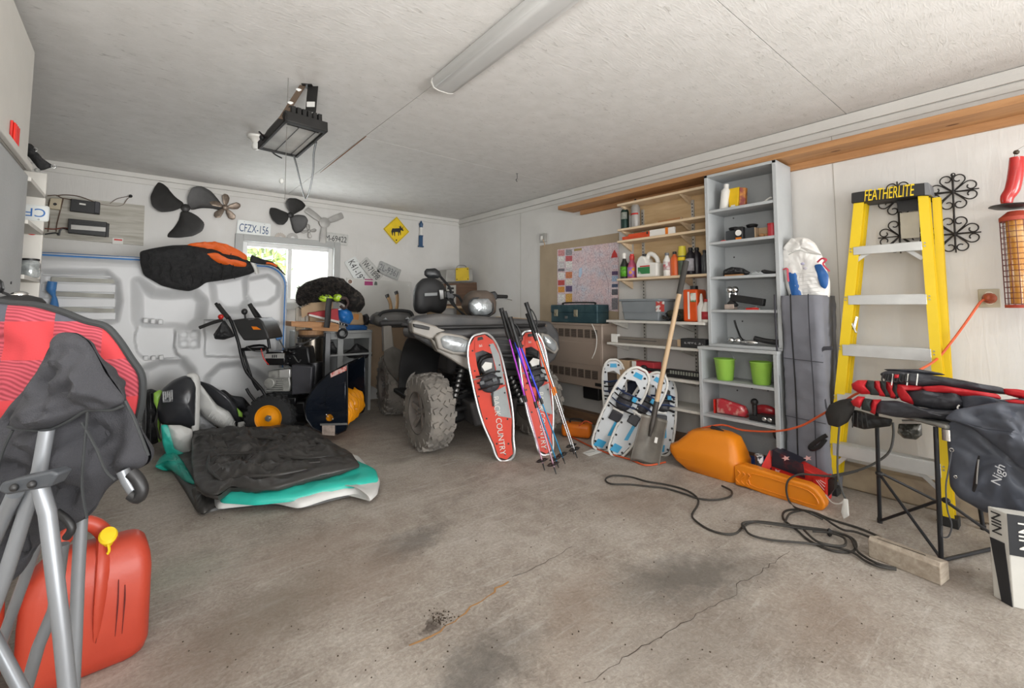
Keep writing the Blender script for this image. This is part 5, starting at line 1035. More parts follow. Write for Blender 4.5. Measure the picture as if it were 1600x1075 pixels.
# ================================================================= red snowshoes on the quad
SR = pm('snowshoe red deck', '#d4402c', .5, var=.08, vs=6); SGY = pm('snowshoe grey deck', '#9da3a4', .5, var=.1); SSIL = pm('silver frame tube', '#d0d3d4', .3, .7)
def snowshoe(B, Tp, W, label, roll=0, group=None):
    Lh = (Tp - B).length; M = lean(B, Tp) @ RY(roll); t = thing('red_snowshoe', label, 'snowshoe', M, group); h = W / 2
    fr = [(0, 0), (h * .35, .012 * Lh), (h * .55, .06 * Lh), (h * .62, .14 * Lh), (h * .85, .28 * Lh), (h * .97, .42 * Lh), (h, .6 * Lh), (h * .98, .8 * Lh), (h * .8, .92 * Lh), (h * .45, .99 * Lh), (0, Lh)]
    full = [V((x, y, 0)) for x, y in fr] + [V((-x, y, 0)) for x, y in fr[-2:0:-1]]
    MB().tube(full, .0095, 8, closed=True, k=3).build('tube_frame', SSIL, t)
    op0, op1 = .60 * Lh, .80 * Lh; ow = h * .48
    def deck(pts, mat, z=0, name='deck'): MB().prism([V((x, y, z)) for x, y in pts], (0, 0, .004)).build(name, mat, t)
    lo = [(0, .01 * Lh), (h * .42, .04 * Lh), (h * .5, .14 * Lh), (h * .8, .3 * Lh), (h * .86, .44 * Lh), (h * .9, .56 * Lh), (h * .3, op0), (-h * .3, op0), (-h * .9, .56 * Lh), (-h * .86, .44 * Lh), (-h * .8, .3 * Lh), (-h * .5, .14 * Lh), (-h * .42, .04 * Lh)]
    deck(lo, SR)
    deck([(h * .3, op0 - .01), (h * .9, .55 * Lh), (h * .92, .8 * Lh), (h * .75, .92 * Lh), (h * .3, .985 * Lh), (-h * .3, .985 * Lh), (-h * .5, .9 * Lh), (-ow, .86 * Lh), (0, .865 * Lh), (ow, .82 * Lh), (ow, .66 * Lh)], SR)
    deck([(-h * .3, op0 - .01), (-h * .9, .55 * Lh), (-h * .92, .8 * Lh), (-h * .75, .92 * Lh), (-h * .3, .985 * Lh), (-ow, .86 * Lh), (-ow * 1.1, .75 * Lh), (-ow, .66 * Lh)], SR)
    deck([(h * .2, .58 * Lh), (h * .85, .56 * Lh), (h * .9, .8 * Lh), (h * .7, .9 * Lh), (h * .45, .9 * Lh), (h * .55, .7 * Lh)], SGY, .0045, 'grey_panel'); deck([(h * .05, .34 * Lh), (h * .78, .3 * Lh), (h * .84, .55 * Lh), (-h * .1, .52 * Lh)], SGY, .0045, 'grey_panel')
    deck([(-h * .18, .95 * Lh), (h * .18, .95 * Lh), (h * .14, .975 * Lh), (-h * .14, .975 * Lh)], BLACK, .0045, 'toe_patch')
    for x, y in ((-.6, .88), (.45, .89), (-.72, .72), (.78, .72), (-.8, .52), (.72, .5), (-.62, .34), (.55, .3), (-.35, .14), (.3, .12), (0, .05), (0, .2)): MB().cyl((x * h, y * Lh, .004), (x * h, y * Lh, .009), .007, n=8).build('rivet', BLACK, t)
    MB().puff([V((h * .62 * math.cos(a), .6 * Lh + .075 * Lh * math.sin(a), .02)) for a in [i * math.pi / 8 for i in range(16)]], (0, 0, 1), .03, rings=5, wr=.008, wf=30).build('binding_plate', DARK, t)
    for y in (.57, .62, .67): MB().tube([(-h * .7, y * Lh, .015), (-h * .3, y * Lh, .05), (h * .3, y * Lh + .01, .055), (h * .72, y * Lh, .015)], .009, 8, flat=.5).build('binding_strap', BLACK, t)
    for x in (-.4, .35): MB().bx((x * h - .018, .6 * Lh, .05), (x * h + .018, .63 * Lh, .066)).build('buckle', pm('buckle grey', '#5c6063', .4), t, bevel=.004)
    MB().cyl((-h, .655 * Lh, 0), (h, .655 * Lh, 0), .008, n=8).build('pivot_bar', STEEL, t)
    MB().prism([(-.02, .70 * Lh, .005), (.04, .71 * Lh, .005), (.05, .75 * Lh, .005), (.0, .77 * Lh, .005), (-.035, .74 * Lh, .005)], (0, 0, .004)).build('toe_crampon', WHITE, t); MB().tube([(-.01, .42 * Lh, .012), (.0, .5 * Lh, .02), (.02, .56 * Lh, .02)], .008, 6).build('heel_strap', BLACK, t)
    text(t, 'BACK COUNTRY', .062, T((.0, .27 * Lh, .0095)) @ RZ(-90 - 5), PAPER, fit=.44 * Lh)
    text(t, 'TSL'[:0] or 'iki', .03, T((-.01, .905 * Lh, .0055)), PAPER)
    return t
b0 = fl(792, 720); t0 = hit(749, 522, y=b0.y + .25)
snowshoe(b0, t0, .265, 'red back country snowshoe leaning on quad bike, nearer and left one')
b0 = fl(854, 711); t0 = hit(827, 517, y=b0.y + .22)
snowshoe(b0, t0, .235, 'red back country snowshoe behind ski poles, right one', 12)
# ski poles
def pole(pb, pt, col, label, tipy=0, yo=.28, r=.0075, group=None, orange=False):
    B = fl(*pb); Tt = hit(*pt, y=B.y + yo); M = lean(B, Tt); t = thing('trekking_pole', label, 'ski pole', M, group); Lh = (Tt - B).length
    MB().cyl((0, 0, 0), (0, .05, 0), .003, .006, 8).build('tip', BLACK, t)
    MB().cyl((0, .05, 0), (0, Lh * .42, 0), r * .8, n=10).build('lower_shaft', col[0], t); MB().cyl((0, Lh * .42, 0), (0, Lh * .82, 0), r, n=10).build('upper_shaft', col[1], t)
    MB().cyl((0, Lh * .41, 0), (0, Lh * .45, 0), r * 1.5, n=10).build('lock_collar', ORG if orange else BLACK, t)
    MB().tube([(0, Lh * .80, 0), (0, Lh * .84, 0), (0, Lh * .9, .004), (0, Lh * .96, .006), (0, Lh, 0)], [.012, .017, .015, .017, .019], 12, wr=.002, wf=80).build('grip', BLACK, t)
    MB().tube([(0, Lh * .97, .01), (.03, Lh * .93, .015), (.035, Lh * .86, .01), (.012, Lh * .84, .014)], .006, 6, flat=.5).build('wrist_strap', BLACK, t)
    R_ = T((0, .07, 0)) @ RX(90)
    MB(R_).torus((0, 0, 0), .038, .004, (0, 0, 1), 20, 6).build('basket_rim', BLACK, t)
    for k in range(6): a = k * math.pi / 3; MB(R_).beam((0, 0, 0), (.046 * math.cos(a), .046 * math.sin(a), 0), .006, .004).build('basket_spoke', BLACK, t)
    return t
PU = pm('magenta purple anodised', '#a43bb5', .3, .4, var=.1); BU = pm('blue anodised', '#3340c8', .3, .4, var=.1); BU2 = pm('teal blue anodised', '#2f7fa8', .3, .4); SI = pm('silver anodised', '#c9cbcc', .25, .8); PI = pm('pink grey anodised', '#b58fa0', .3, .5); OR2 = pm('orange anodised', '#e2602a', .35, .2)
pole((851, 735), (783, 482), (PI, PU), 'magenta trekking pole, leftmost of the group on red snowshoes')
pole((869, 741), (797, 496), (PI, PU), 'purple pole whose tip stands nearest the camera')
pole((873, 731), (788, 487), (BU2, BU), 'blue pole crossing over the right red snowshoe')
pole((883, 725), (798, 500), (BU2, BU), 'blue pole with the rightmost tip of the coloured group')
pole((902, 716), (822, 473), (SI, SI), 'silver trekking pole with tallest grip over right snowshoe', orange=True)
pole((897, 710), (824, 490), (SI, OR2), 'silver and orange trekking pole just left of the tallest silver one', orange=True)
# ================================================================= right wall
RB = lambda l, off: [rw(*p, off) for p in l]
PINE = wood('pine', '#d3b896', '#e3cfb0', 'Y', .6); PINED = wood('plywood back', '#b99b72', '#cdb28a', 'Y', .7)
BOARD = wood('long board', '#9a6c43', '#b98a5c', 'Y', .6)
t = thing('long_plank', 'long orange-brown plank running along right wall over the shelves', 'plank', V((3.5, 1.5, 2.15)))
a, b_ = rw(880, 328, .09), rw(1600, 165, .2)
MB().bx((XR - .24, -1.6, 2.165), (XR - .002, 3.32, 2.205)).build('plank', BOARD, t, w=True, bevel=.003)
for yy in (.35, .9, .05): MB().ell((XR - .12, yy, 2.1652), (.012, .03, .0015), 10, 6).build('knot', pm('knot', '#6b4426', .7), t, w=True)
MB().bx((XR - .03, -1.6, 2.12), (XR - .002, 3.2, 2.165)).build('ledger_strip', BOARD, t, w=True)
# outlet boxes
M = RW(850, 372, .0); t = thing('wall_switch', 'small switch box with cable at left on right wall', 'switch', M)
MB().bx((-.05, -.05, 0), (.05, .05, .03)).build('box', pm('galvanised', '', .5), t, bevel=.006); MB().bx((-.012, -.025, .03), (.012, .02, .045)).build('toggle', WHITE, t, bevel=.003); MB().tube([(.02, -.02, .035), (.03, -.08, .02), (.0, -.13, .012)], .006, 6).build('cable', TAN, t)
# map board
t = thing('pin_board', 'brown hardboard pin panel on right wall behind the map', 'board', rw(905, 500, .01))
HB = pm('hardboard', '#a8977f', .85, var=.08, vs=4)
MB().prism([rw(845, 384, .001), rw(967, 364, .001), rw(967, 502, .001), rw(845, 504, .001)], (-.014, 0, 0)).build('hardboard', HB, t, w=True)
m, N, L, b = nodes('road map print', .6); v = mapping(N, L, (1, 1, 1)); n1 = noise_n(N, L, v, 7, 5); nz = noise_n(N, L, v, 12, 4)
va = N.new('ShaderNodeVectorMath'); va.operation = 'MULTIPLY_ADD'; L.new(nz.outputs['Color'], va.inputs[0]); va.inputs[1].default_value = (.12, .12, .12); L.new(v, va.inputs[2])
vo = N.new('ShaderNodeTexVoronoi'); vo.feature = 'DISTANCE_TO_EDGE'; vo.inputs['Scale'].default_value = 38; L.new(va.outputs[0], vo.inputs['Vector'])
r = ramp(N, [(.3, '#c4cbd6'), (.45, '#d8ccd0'), (.6, '#dcc2c4'), (.75, '#d9cfc6')]); L.new(n1.outputs['Fac'], r.inputs['Fac'])
q = N.new('ShaderNodeMapRange'); q.inputs[1].default_value = .08; q.inputs[2].default_value = 0; q.inputs[4].default_value = .75; L.new(vo.outputs['Distance'], q.inputs[0])
L.new(mix(N, L, q.outputs[0], r.outputs['Color'], '#8a6d80'), b.inputs['Base Color']); MAPM = m
t = thing('road_map', 'large pink and lilac lake map with adverts pinned on the board', 'map', rw(905, 480, .016))
MB().prism([rw(871, 390, .014), rw(967, 378, .014), rw(966, 487, .014), rw(871, 476, .014)], (-.002, 0, 0)).build('map_sheet', MAPM, t, w=True)
random.seed(11)
AC = ['#b8433f', '#d08f3a', '#dcd9d5', '#5b4a70', '#c9b0b8', '#8e8d92', '#c97b50', '#3f3b45', '#d5cfc4', '#6d7fa0']
def ad(x0, y0, x1, y1, h, k=0): MB().prism([rw(x0, y0, .0165), rw(x1, y0 - .4, .0165), rw(x1, y1 - .4, .0165), rw(x0, y1, .0165)], (-.001, 0, 0)).build('advert', pm('advert %s' % h, h, .6, var=.35, vs=70), t, w=True)
for i, (y0, y1) in enumerate(((391, 400), (401, 409), (410, 419), (420, 424), (426, 436), (438, 446), (448, 457), (460, 474))):
    ad(872, y0, 882, y1, ['#c98a8a', '#dcd9d5', '#c9c5c6', '#6d6a70', '#dcd9d5', '#b8433f', '#d08f3a', '#dcd9d5'][i]); ad(884, y0 - 1, 894, y1 - 1, ['#8e8d92', '#c05a60', '#dcd9d5', '#c9c5c6', '#c97b50', '#d5cfc4', '#5b4a70', '#cfa050'][i])
for i, (y0, y1) in enumerate(((388, 404), (414, 420), (424, 430), (431, 440), (444, 449), (452, 461), (466, 484))): ad(956, y0, 965.5, y1, ['#c7b0b4', '#c9c0c8', '#5a4468', '#9db0c8', '#44506a', '#5b5b60', '#77757a'][i])
MB().prism(RB([(960, 390), (956.5, 397), (955, 403), (965, 402), (963.5, 396)], .019), (-.001, 0, 0)).build('red_emblem', RED, t, w=True)
MB().prism(RB([(897, 389), (909, 387.5), (909, 391), (897, 392.5)], .017), (-.001, 0, 0)).build('title_strip', pm('gold print', '#a58f5a', .7), t, w=True)
for pts in (((935, 385), (938, 395), (936, 402), (941, 414), (946, 428), (950, 440), (951, 456)), ((925, 384), (928, 394), (932, 400)), ((905, 420), (903, 440), (900, 460))): MB().tube([rw(*p, .0165) for p in pts], .0018, 5, flat=.5).build('river_line', pm('ink violet', '#5a4a62', .6), t, w=True)
MB().prism(RB([(905, 420), (909, 418), (910, 426), (907, 434), (904, 432)], .017), (-.001, 0, 0)).build('lake', pm('lake blue', '#b7cde4', .6), t, w=True)
# wall heater
t = thing('wall_heater', 'large beige metal gas wall heater with vent grilles behind quad', 'heater', rw(905, 640, .12))
HT = pm('beige enamel', '#a09083', .45, .1, var=.05, vs=2); HV = pm('heater vent', '#51473f', .6, .2)
hx = 3.36; a, b_ = hit(846, 508, x=hx), hit(945, 506, x=hx); c_ = hit(942, 612, x=hx)
y0, y1, z0, z1 = c_.y, a.y + .1, .385, .985
MB().bx((hx, y0, z0), (XR, y1, z1)).build('casing', HT, t, w=True, bevel=.012, seg=3); MB().bx((hx - .012, y0 - .01, z1 - .012), (XR, y1 + .01, z1 + .008)).build('top_lip', HT, t, w=True, bevel=.004)
for (zc, nn) in ((.895, 10), (.51, 9)):
    for k in range(nn):
        yc = y0 + .09 + k * .088
        if yc > y1 - .05: break
        MB().bx((hx - .006, yc - .034, zc - .04), (hx + .001, yc + .034, zc + .04)).build('vent_grille', HV, t, w=True, bevel=.002)
        g = MB()
        for j in range(5): g.bx((hx - .008, yc - .032, zc - .034 + j * .016), (hx - .006, yc + .032, zc - .0325 + j * .016))
        g.build('louvre_set', HT, t, w=True, kind='stuff', smooth=0)
MB().bx((hx - .004, y0 + .02, .60), (hx, y1 - .02, .81)).build('front_panel', HT, t, w=True, bevel=.003)
MB().bx((hx - .004, y0 + .01, .41), (hx, y0 + .09, .44)).build('nameplate', BLACK, t, w=True)
MB().tube([hit(*p, x=hx - .01) for p in ((925, 506), (932, 525), (931, 545), (925, 560))], .004, 6).build('wire', WHITE, t, w=True)
MB().bx((hx + .06, y0 + .1, .26), (XR, y0 + .3, z0)).build('gas_valve', BLACK, t, w=True, bevel=.01)
# toolbox
t = thing('teal_toolbox', 'old dark teal metal toolbox on top of the wall heater', 'toolbox', V((3.47, 3.2, z1 + .008)))
tx = 3.385; a, b_ = hit(861, 480, x=tx), hit(933, 478, x=tx); zt = hit(900, 476, x=tx).z; TT = pm('teal paint', '#2f4a52', .5, .3, var=.35, vs=10, hx2='#4a656b', vthr=(.4, .8))
MB().bx((tx, b_.y, z1 + .009), (XR - .03, a.y, zt - .05)).build('box_body', TT, t, w=True, bevel=.008); MB().bx((tx - .006, b_.y - .004, zt - .085), (XR - .03, a.y + .004, zt)).build('lid', TT, t, w=True, bevel=.012)
for f in (.14, .58): yy = a.y + (b_.y - a.y) * f; MB().bx((tx - .02, yy - .022, zt - .12), (tx - .006, yy + .022, zt - .05)).torus((tx - .025, yy, zt - .1), .015, .004, (1, 0, 0), 12, 6).build('latch', pm('brass latch', '#a8a08a', .4, .6), t, w=True, bevel=.003)
yy = a.y + (b_.y - a.y) * .36; MB().bx((tx - .012, yy - .015, z1 + .05), (tx, yy + .015, z1 + .075)).build('lock_plate', STEEL, t, w=True); MB().tube([(3.47, b_.y + .1, zt), (3.47, b_.y + .12, zt + .02), (3.47, a.y - .12, zt + .02), (3.47, a.y - .1, zt)], .008, 6).build('handle', BLACK, t, w=True)
# wall shelves with brackets
def zz(py, px, x): return hit(px, py, x=x).z
YR = 1.735
PWS = wood('painted shelf', '#c5c1b8', '#d6d3cc', 'Y', .6)
t = thing('shelf_standards', 'pine plywood backing panel and slotted rails of the wall shelves', 'shelf rail', V((XR, 2.2, 1.0)))
MB().bx((XR - .012, YR, 1.42), (XR, 2.55, 2.11)).build('plywood_back', PINED, t, w=True)
for yy in (2.44, 1.95): MB().bx((XR - .026, yy - .012, .5), (XR - .012, yy + .012, 2.05)).build('slotted_rail', pm('rail steel', '#b5b2ab', .5, .3), t, w=True)
sl = MB()
for yy in (2.44, 1.95):
    for k in range(50): sl.bx((XR - .0275, yy - .005, .54 + k * .03), (XR - .026, yy + .005, .55 + k * .03))
sl.build('rail_slots', BLACK, t, w=True, kind='stuff', smooth=0)
shelves = [(3.4, 2.60, 2.105, PINE), (3.4, 2.60, 1.87, PINE), (3.4, 2.605, 1.762, PINE), (3.38, 2.60, 1.41, PINE), (3.3, 2.665, 1.035, PWS), (3.3, 2.66, .834, PWS), (3.3, 2.66, .585, PWS), (3.3, 2.6, .36, PWS)]
shn = ['topmost pine shelf under the long plank', 'second pine shelf, carrying two gas canisters', 'third pine shelf, carrying the orange level', 'fourth pine shelf, carrying the bottle row', 'painted shelf carrying the grey tote', 'painted shelf with level and black box below the tote', 'painted shelf with red carton and black rail', 'lowest painted shelf behind the white blue snowshoes']
for (x, y1_, z, mm), nm in zip(shelves, shn):
    t = thing('wall_shelf', nm, 'shelf', V((x, 2.1, z - .02)), 'wall shelves between map and grey bookcase')
    MB().bx((x, YR, z - .02), (XR - .012, y1_, z)).build('board', mm, t, w=True, bevel=.002)
    MB().prism([(x + .02, y1_ - .02, z - .021), (XR - .014, y1_ - .02, z - .021), (XR - .014, y1_ - .02, z - .09)], (0, -.018, 0)).build('bracket', mm, t, w=True)
    MB().prism([(x + .02, YR + .25, z - .021), (XR - .014, YR + .25, z - .021), (XR - .014, YR + .25, z - .09)], (0, -.018, 0)).build('bracket', mm, t, w=True)
def onsh(px, z, x=3.46): return hit(px, 0, x=x).y
def bottle(name, lab, px, x, z, prof, mat, cap=None, capp=None, sx=1, sy=1, cat='bottle', grp=None, label=None, lm=None, rz=0):
    y = hit(px, 440, x=x).y; M = LZ(x, y, z + .001, rz); t = thing(name, lab, cat, M, grp); D = Matrix.Diagonal((sx, sy, 1, 1))
    MB().lathe(prof, 24, D).build('body', mat, t)
    if capp: MB().lathe(capp, 16).build('cap', cap, t)
    if label:
        z0_, z1_, rr_ = label
        vs = []; mb = MB(D)
        n = 10
        for i in range(n + 1):
            a = math.pi + rad(-70 + 140 * i / n) - rad(rz); vs += [(rr_ * math.cos(a), rr_ * math.sin(a), z0_), (rr_ * math.cos(a), rr_ * math.sin(a), z1_)]
        mb.add(vs, [(2 * i, 2 * i + 2, 2 * i + 3, 2 * i + 1) for i in range(n)]).build('label', lm, t, thick=.0008)
    return t
def cylp(r, h, sh=.02, nr=.012, nh=.02): return [(r * .9, 0), (r, .006), (r, h - sh), (nr, h), (nr, h + nh)]
def capp(r, z, h): return [(r, z), (r, z + h), (r * .8, z + h + .003), (0, z + h + .003)]
DG = pm('dark green steel', '#1f3b35', .4, .3); 
z2 = 1.87
bottle('gas_canister', 'dark green gas canister, left one on the second pine shelf', 985 - 7, 3.5, z2, [(.036, 0), (.038, .01), (.038, .17), (.03, .19), (.015, .2)], DG, BLACK, [(.018, .19), (.02, .2), (.02, .225), (.008, .235), (.008, .245), (0, .245)], label=(.1, .165, .0385), lm=pm('canister print', '#8a9088', .5, var=.3, vs=40), cat='canister')
bottle('propane_bottle', 'grey-white gas canister, right one on the second pine shelf', 995, 3.49, z2, [(.037, 0), (.04, .01), (.04, .19), (.03, .215), (.015, .225)], pm('canister grey', '#a7a5a2', .4, .2), BLACK, [(.02, .215), (.022, .225), (.018, .25), (.008, .255), (.008, .27), (0, .27)], label=(.12, .135, .0405), lm=RED, cat='canister')
t = thing('flat_stick', 'thin brown stick lying on second pine shelf', 'stick', V((3.45, 2.0, z2))); MB().beam((3.45, 2.2, z2 + .012), (3.43, 1.98, z2 + .012), .02, .018).build('stick', BOARD, t, w=True, bevel=.003); MB().beam((3.43, 1.979, z2 + .012), (3.43, 1.97, z2 + .012), .021, .019).build('end_cap', TAN, t, w=True)
z3 = 1.762
t = thing('orange_level', 'orange spirit level with white end lying on the third pine shelf', 'level', V((3.46, 2.3, z3)))
MB().bx((3.43, 2.28, z3 + .001), (3.455, 2.57, z3 + .035)).build('beam', ORG if False else pm('level orange', '#cf4a20', .45), t, w=True, bevel=.002); MB().bx((3.432, 2.04, z3 + .001), (3.453, 2.28, z3 + .06)).build('white_beam', WHITE, t, w=True, bevel=.002)
MB().bx((3.427, 2.28, z3 + .03), (3.457, 2.5, z3 + .05)).build('top_rail', pm('level orange', '', .4), t, w=True); MB().bx((3.429, 2.1, z3 + .0), (3.455, 2.125, z3 + .062)).build('orange_band', ORG, t, w=True); MB().ell((3.43, 2.3, z3 + .04), (.006, .012, .012)).build('vial', BLACK, t, w=True)
z4 = 1.41
bottle('spray_bottle', 'black and green bottle with white trigger, first on bottle shelf', 976, 3.45, z4, [(.035, 0), (.038, .01), (.038, .12), (.018, .17), (.016, .19)], pm('black green bottle', '#20241f', .4), WHITE, [(.018, .185), (.02, .22), (.014, .235), (0, .24)], label=(.02, .11, .0385), lm=pm('green print', '#5aa02c', .5, var=.5, vs=60), cat='bottle')
bottle('blue_tube', 'narrow blue bottle tucked behind the purple spray cleaner', 981, 3.52, z4, cylp(.03, .14), BLUE, WHITE, capp(.014, .15, .02))
bottle('purple_cleaner', 'purple yellow cleaner bottle with red white cap on bottle shelf', 988, 3.45, z4, [(.04, 0), (.042, .01), (.042, .1), (.03, .14), (.018, .16), (.018, .17)], pm('purple bottle', '#b0506a', .4, var=.3, vs=20), pm('red cap', '#c8322c', .4), [(.022, .165), (.024, .2), (.018, .205), (.018, .22), (0, .222)], label=(.015, .1, .0425), lm=pm('purple label', '#a070b8', .5, hx2='#e0a040', vthr=(.5, .55), vs=25))
# big white jug
yj = (hit(998, 440, x=3.44).y + hit(1031, 440, x=3.44).y) / 2
t = thing('white_jug', 'large white handled jug with green and red label on bottle shelf', 'jug', V((3.46, yj, z4)))
wj = abs(hit(998, 440, x=3.42).y - hit(1031, 440, x=3.42).y) / 2
pj = [(yj + wj, 0), (yj + wj, .12), (yj + wj * .85, .17), (yj + wj * .6, .19), (yj + wj * .35, .19), (yj + wj * .1, .165), (yj - wj * .05, .13), (yj - wj, .12), (yj - wj, 0)]
MB().prism([(3.40, y, z4 + .001 + z) for y, z in pj], (.12, 0, 0)).build('jug_body', WHITE, t, w=True, bevel=.014, seg=3)
MB().tube([(3.46, yj + wj * .25, z4 + .165), (3.46, yj + wj * .05, z4 + .205), (3.46, yj - wj * .3, z4 + .2), (3.46, yj - wj * .65, z4 + .165), (3.46, yj - wj * .78, z4 + .12)], [.018, .02, .02, .019, .02], 12).build('handle', WHITE, t, w=True)
MB().cyl((3.46, yj + wj * .5, z4 + .185), (3.46, yj + wj * .5, z4 + .21), .022).build('cap', BLACK, t, w=True)
MB().bx((3.3985, yj + wj * .8, z4 + .03), (3.4, yj - wj * .35, z4 + .09)).build('green_label', pm('label green', '#2f7a44', .5, hx2='#dfe0d8', vthr=(.5, .6), vs=10), t, w=True); MB().bx((3.398, yj + wj * .6, z4 + .092), (3.4, yj - wj * .35, z4 + .102)).build('red_strip', RED, t, w=True)
bottle('grey_can', 'white and red oil bottle with grey cap right of the white jug', 1043, 3.44, z4, [(.03, 0), (.032, .01), (.032, .13), (.016, .165), (.014, .18)], WHITE, pm('grey cap', '#7a7c7e', .5), capp(.018, .175, .02), label=(.05, .12, .0325), lm=pm('red print', '#b8545a', .5, hx2='#dddddd', vthr=(.4, .6), vs=30))
bottle('orange_bottle', 'orange bottle with black cap right of white oil bottle', 1055, 3.45, z4, [(.036, 0), (.038, .01), (.038, .13), (.03, .155), (.014, .17), (.014, .18)], pm('orange bottle', '#d8622c', .4), BLACK, capp(.016, .18, .02), sx=.8)
bottle('yellow_can', 'yellow topped dark spray can behind the shovel handle', 1067, 3.45, z4, [(.036, 0), (.036, .15), (.03, .165)], pm('dark can', '#4a5546', .4, var=.3, vs=30), pm('yellow cap', '#d8c83a', .4), [(.034, .16), (.034, .2), (.028, .22), (.03, .24), (0, .245)], cat='can', label=(.12, .15, .0365), lm=YEL)
for i, (px, lab) in enumerate(((1080, 'black oil jug with pale oval label, right of the shovel grip'), (1090, 'plain black oil jug, second from right end of bottle shelf'))):
    bottle('oil_jug', lab, px, 3.45 + .04 * i, z4, [(.036, 0), (.04, .012), (.04, .13), (.032, .17), (.016, .19), (.014, .2)], pm('black jug', '#201c24', .35), BLACK, capp(.018, .2, .02), sx=1.1, sy=1, label=(.03, .13, .0405) if not i else None, lm=pm('oval label', '#a9a6ac', .5, var=.2, vs=30))
bottle('dark_bottle', 'slim dark bottle at the right end of the bottle shelf', 1102, 3.47, z4, cylp(.028, .16), pm('dark bottle', '#45484a', .35), BLACK, capp(.014, .17, .02))
# shelf 5: tote etc
z5 = 1.035
def rprism(x, l, d, zoff=None): return MB().prism([hit(*p, x=x) for p in l], (d, 0, 0))
t = thing('grey_tote', 'grey plastic storage tote with rim on shelf right of toolbox', 'storage tote', V((3.42, 2.35, z5)))
TG = pm('tote grey', '#80868a', .5, var=.05)
a, b_ = hit(970, 490, x=3.33), hit(1030, 490, x=3.33); zt = hit(1000, 467, x=3.33).z
vs = []; 
for z, gsh in ((z5 + .001, .02), (zt - .015, 0)): vs += [(3.33 + gsh, b_.y + gsh, z), (3.56 - gsh, b_.y + gsh, z), (3.56 - gsh, a.y - gsh, z), (3.33 + gsh, a.y - gsh, z)]
MB().add(vs, [(3, 2, 1, 0), (4, 5, 6, 7), (0, 1, 5, 4), (1, 2, 6, 5), (2, 3, 7, 6), (3, 0, 4, 7)]).build('tub', TG, t, w=True, bevel=.01)
MB().bx((3.318, b_.y - .012, zt - .02), (3.57, a.y + .012, zt)).build('rim', TG, t, w=True, bevel=.006); MB().bx((3.334, b_.y + .01, z5 + .07), (3.345, a.y - .01, z5 + .075)).build('rib', TG, t, w=True)
MB().prism([hit(*p, x=3.327) for p in ((1025, 471), (1038, 471), (1038, 487), (1025, 487))], (-.002, 0, 0)).build('sticker', pm('red sticker', '#b4403a', .6, hx2='#d0d0cc', vthr=(.5, .55), vs=22), t, w=True)
t = thing('tangled_chain', 'small heap of dark chain and gloves right of the grey tote', 'chain', V((3.4, 2.07, z5)))
random.seed(4)
yc = hit(1045, 490, x=3.38).y
for i in range(16): MB().torus((3.38 + random.uniform(-.03, .08), yc + random.uniform(-.1, .1), z5 + .015 + random.uniform(0, .05)), .016, .005, (random.uniform(-1, 1), random.uniform(-1, 1), random.uniform(-1, 1)), 12, 6).build('chain_link', pm('chain', '#33322e', .4, .6), t, w=True)
MB().ell((3.48, yc - .03, z5 + .05), (.07, .11, .05), wr=.3, wf=20).build('oily_rag', pm('oily rag', '#4b4634', .8, var=.4, vs=20), t, w=True)
t = thing('orange_jug', 'large orange and white jug with green label behind shovel handle', 'jug', V((3.42, 1.97, z5)))
OJ = pm('jug orange', '#e0561c', .4); a, b_ = hit(1067, 490, x=3.38), hit(1090, 490, x=3.38); zt = hit(1080, 448, x=3.38).z
MB().bx((3.38, b_.y, z5 + .001), (3.53, a.y, zt - .02)).build('body', OJ, t, w=True, bevel=.015, seg=3); MB().cyl((3.45, (a.y + b_.y) / 2, zt - .02), (3.45, (a.y + b_.y) / 2, zt + .008), .03).build('cap', BLACK, t, w=True)
MB().bx((3.377, b_.y + .01, zt - .12), (3.38, (a.y * .45 + b_.y * .55), zt - .05)).build('green_label', pm('label green', '', .5), t, w=True); MB().bx((3.376, a.y - .045, z5 + .02), (3.38, a.y - .06, zt - .04)).build('white_stripe', WHITE, t, w=True)
bottle('white_spray_bottle', 'slim white bottle with pointed nozzle right of the orange jug', 1095, 3.40, z5, [(.03, 0), (.032, .01), (.032, .12), (.012, .16), (.012, .19), (.006, .22), (0, .22)], WHITE)
bottle('red_label_jug', 'white jug with red label at right end of tote shelf', 1103, 3.39, z5, [(.036, 0), (.038, .01), (.038, .1), (.02, .14), (.014, .16)], WHITE, RED, capp(.018, .155, .02), label=(.02, .08, .0385), lm=pm('red label', '#b02a34', .5), cat='jug')
bottle('orange_cap_bottle', 'dark bottle with orange cap behind white spray bottle', 1092, 3.5, z5, cylp(.034, .2), pm('dark bottle', '', .3), ORG, capp(.02, .21, .02))
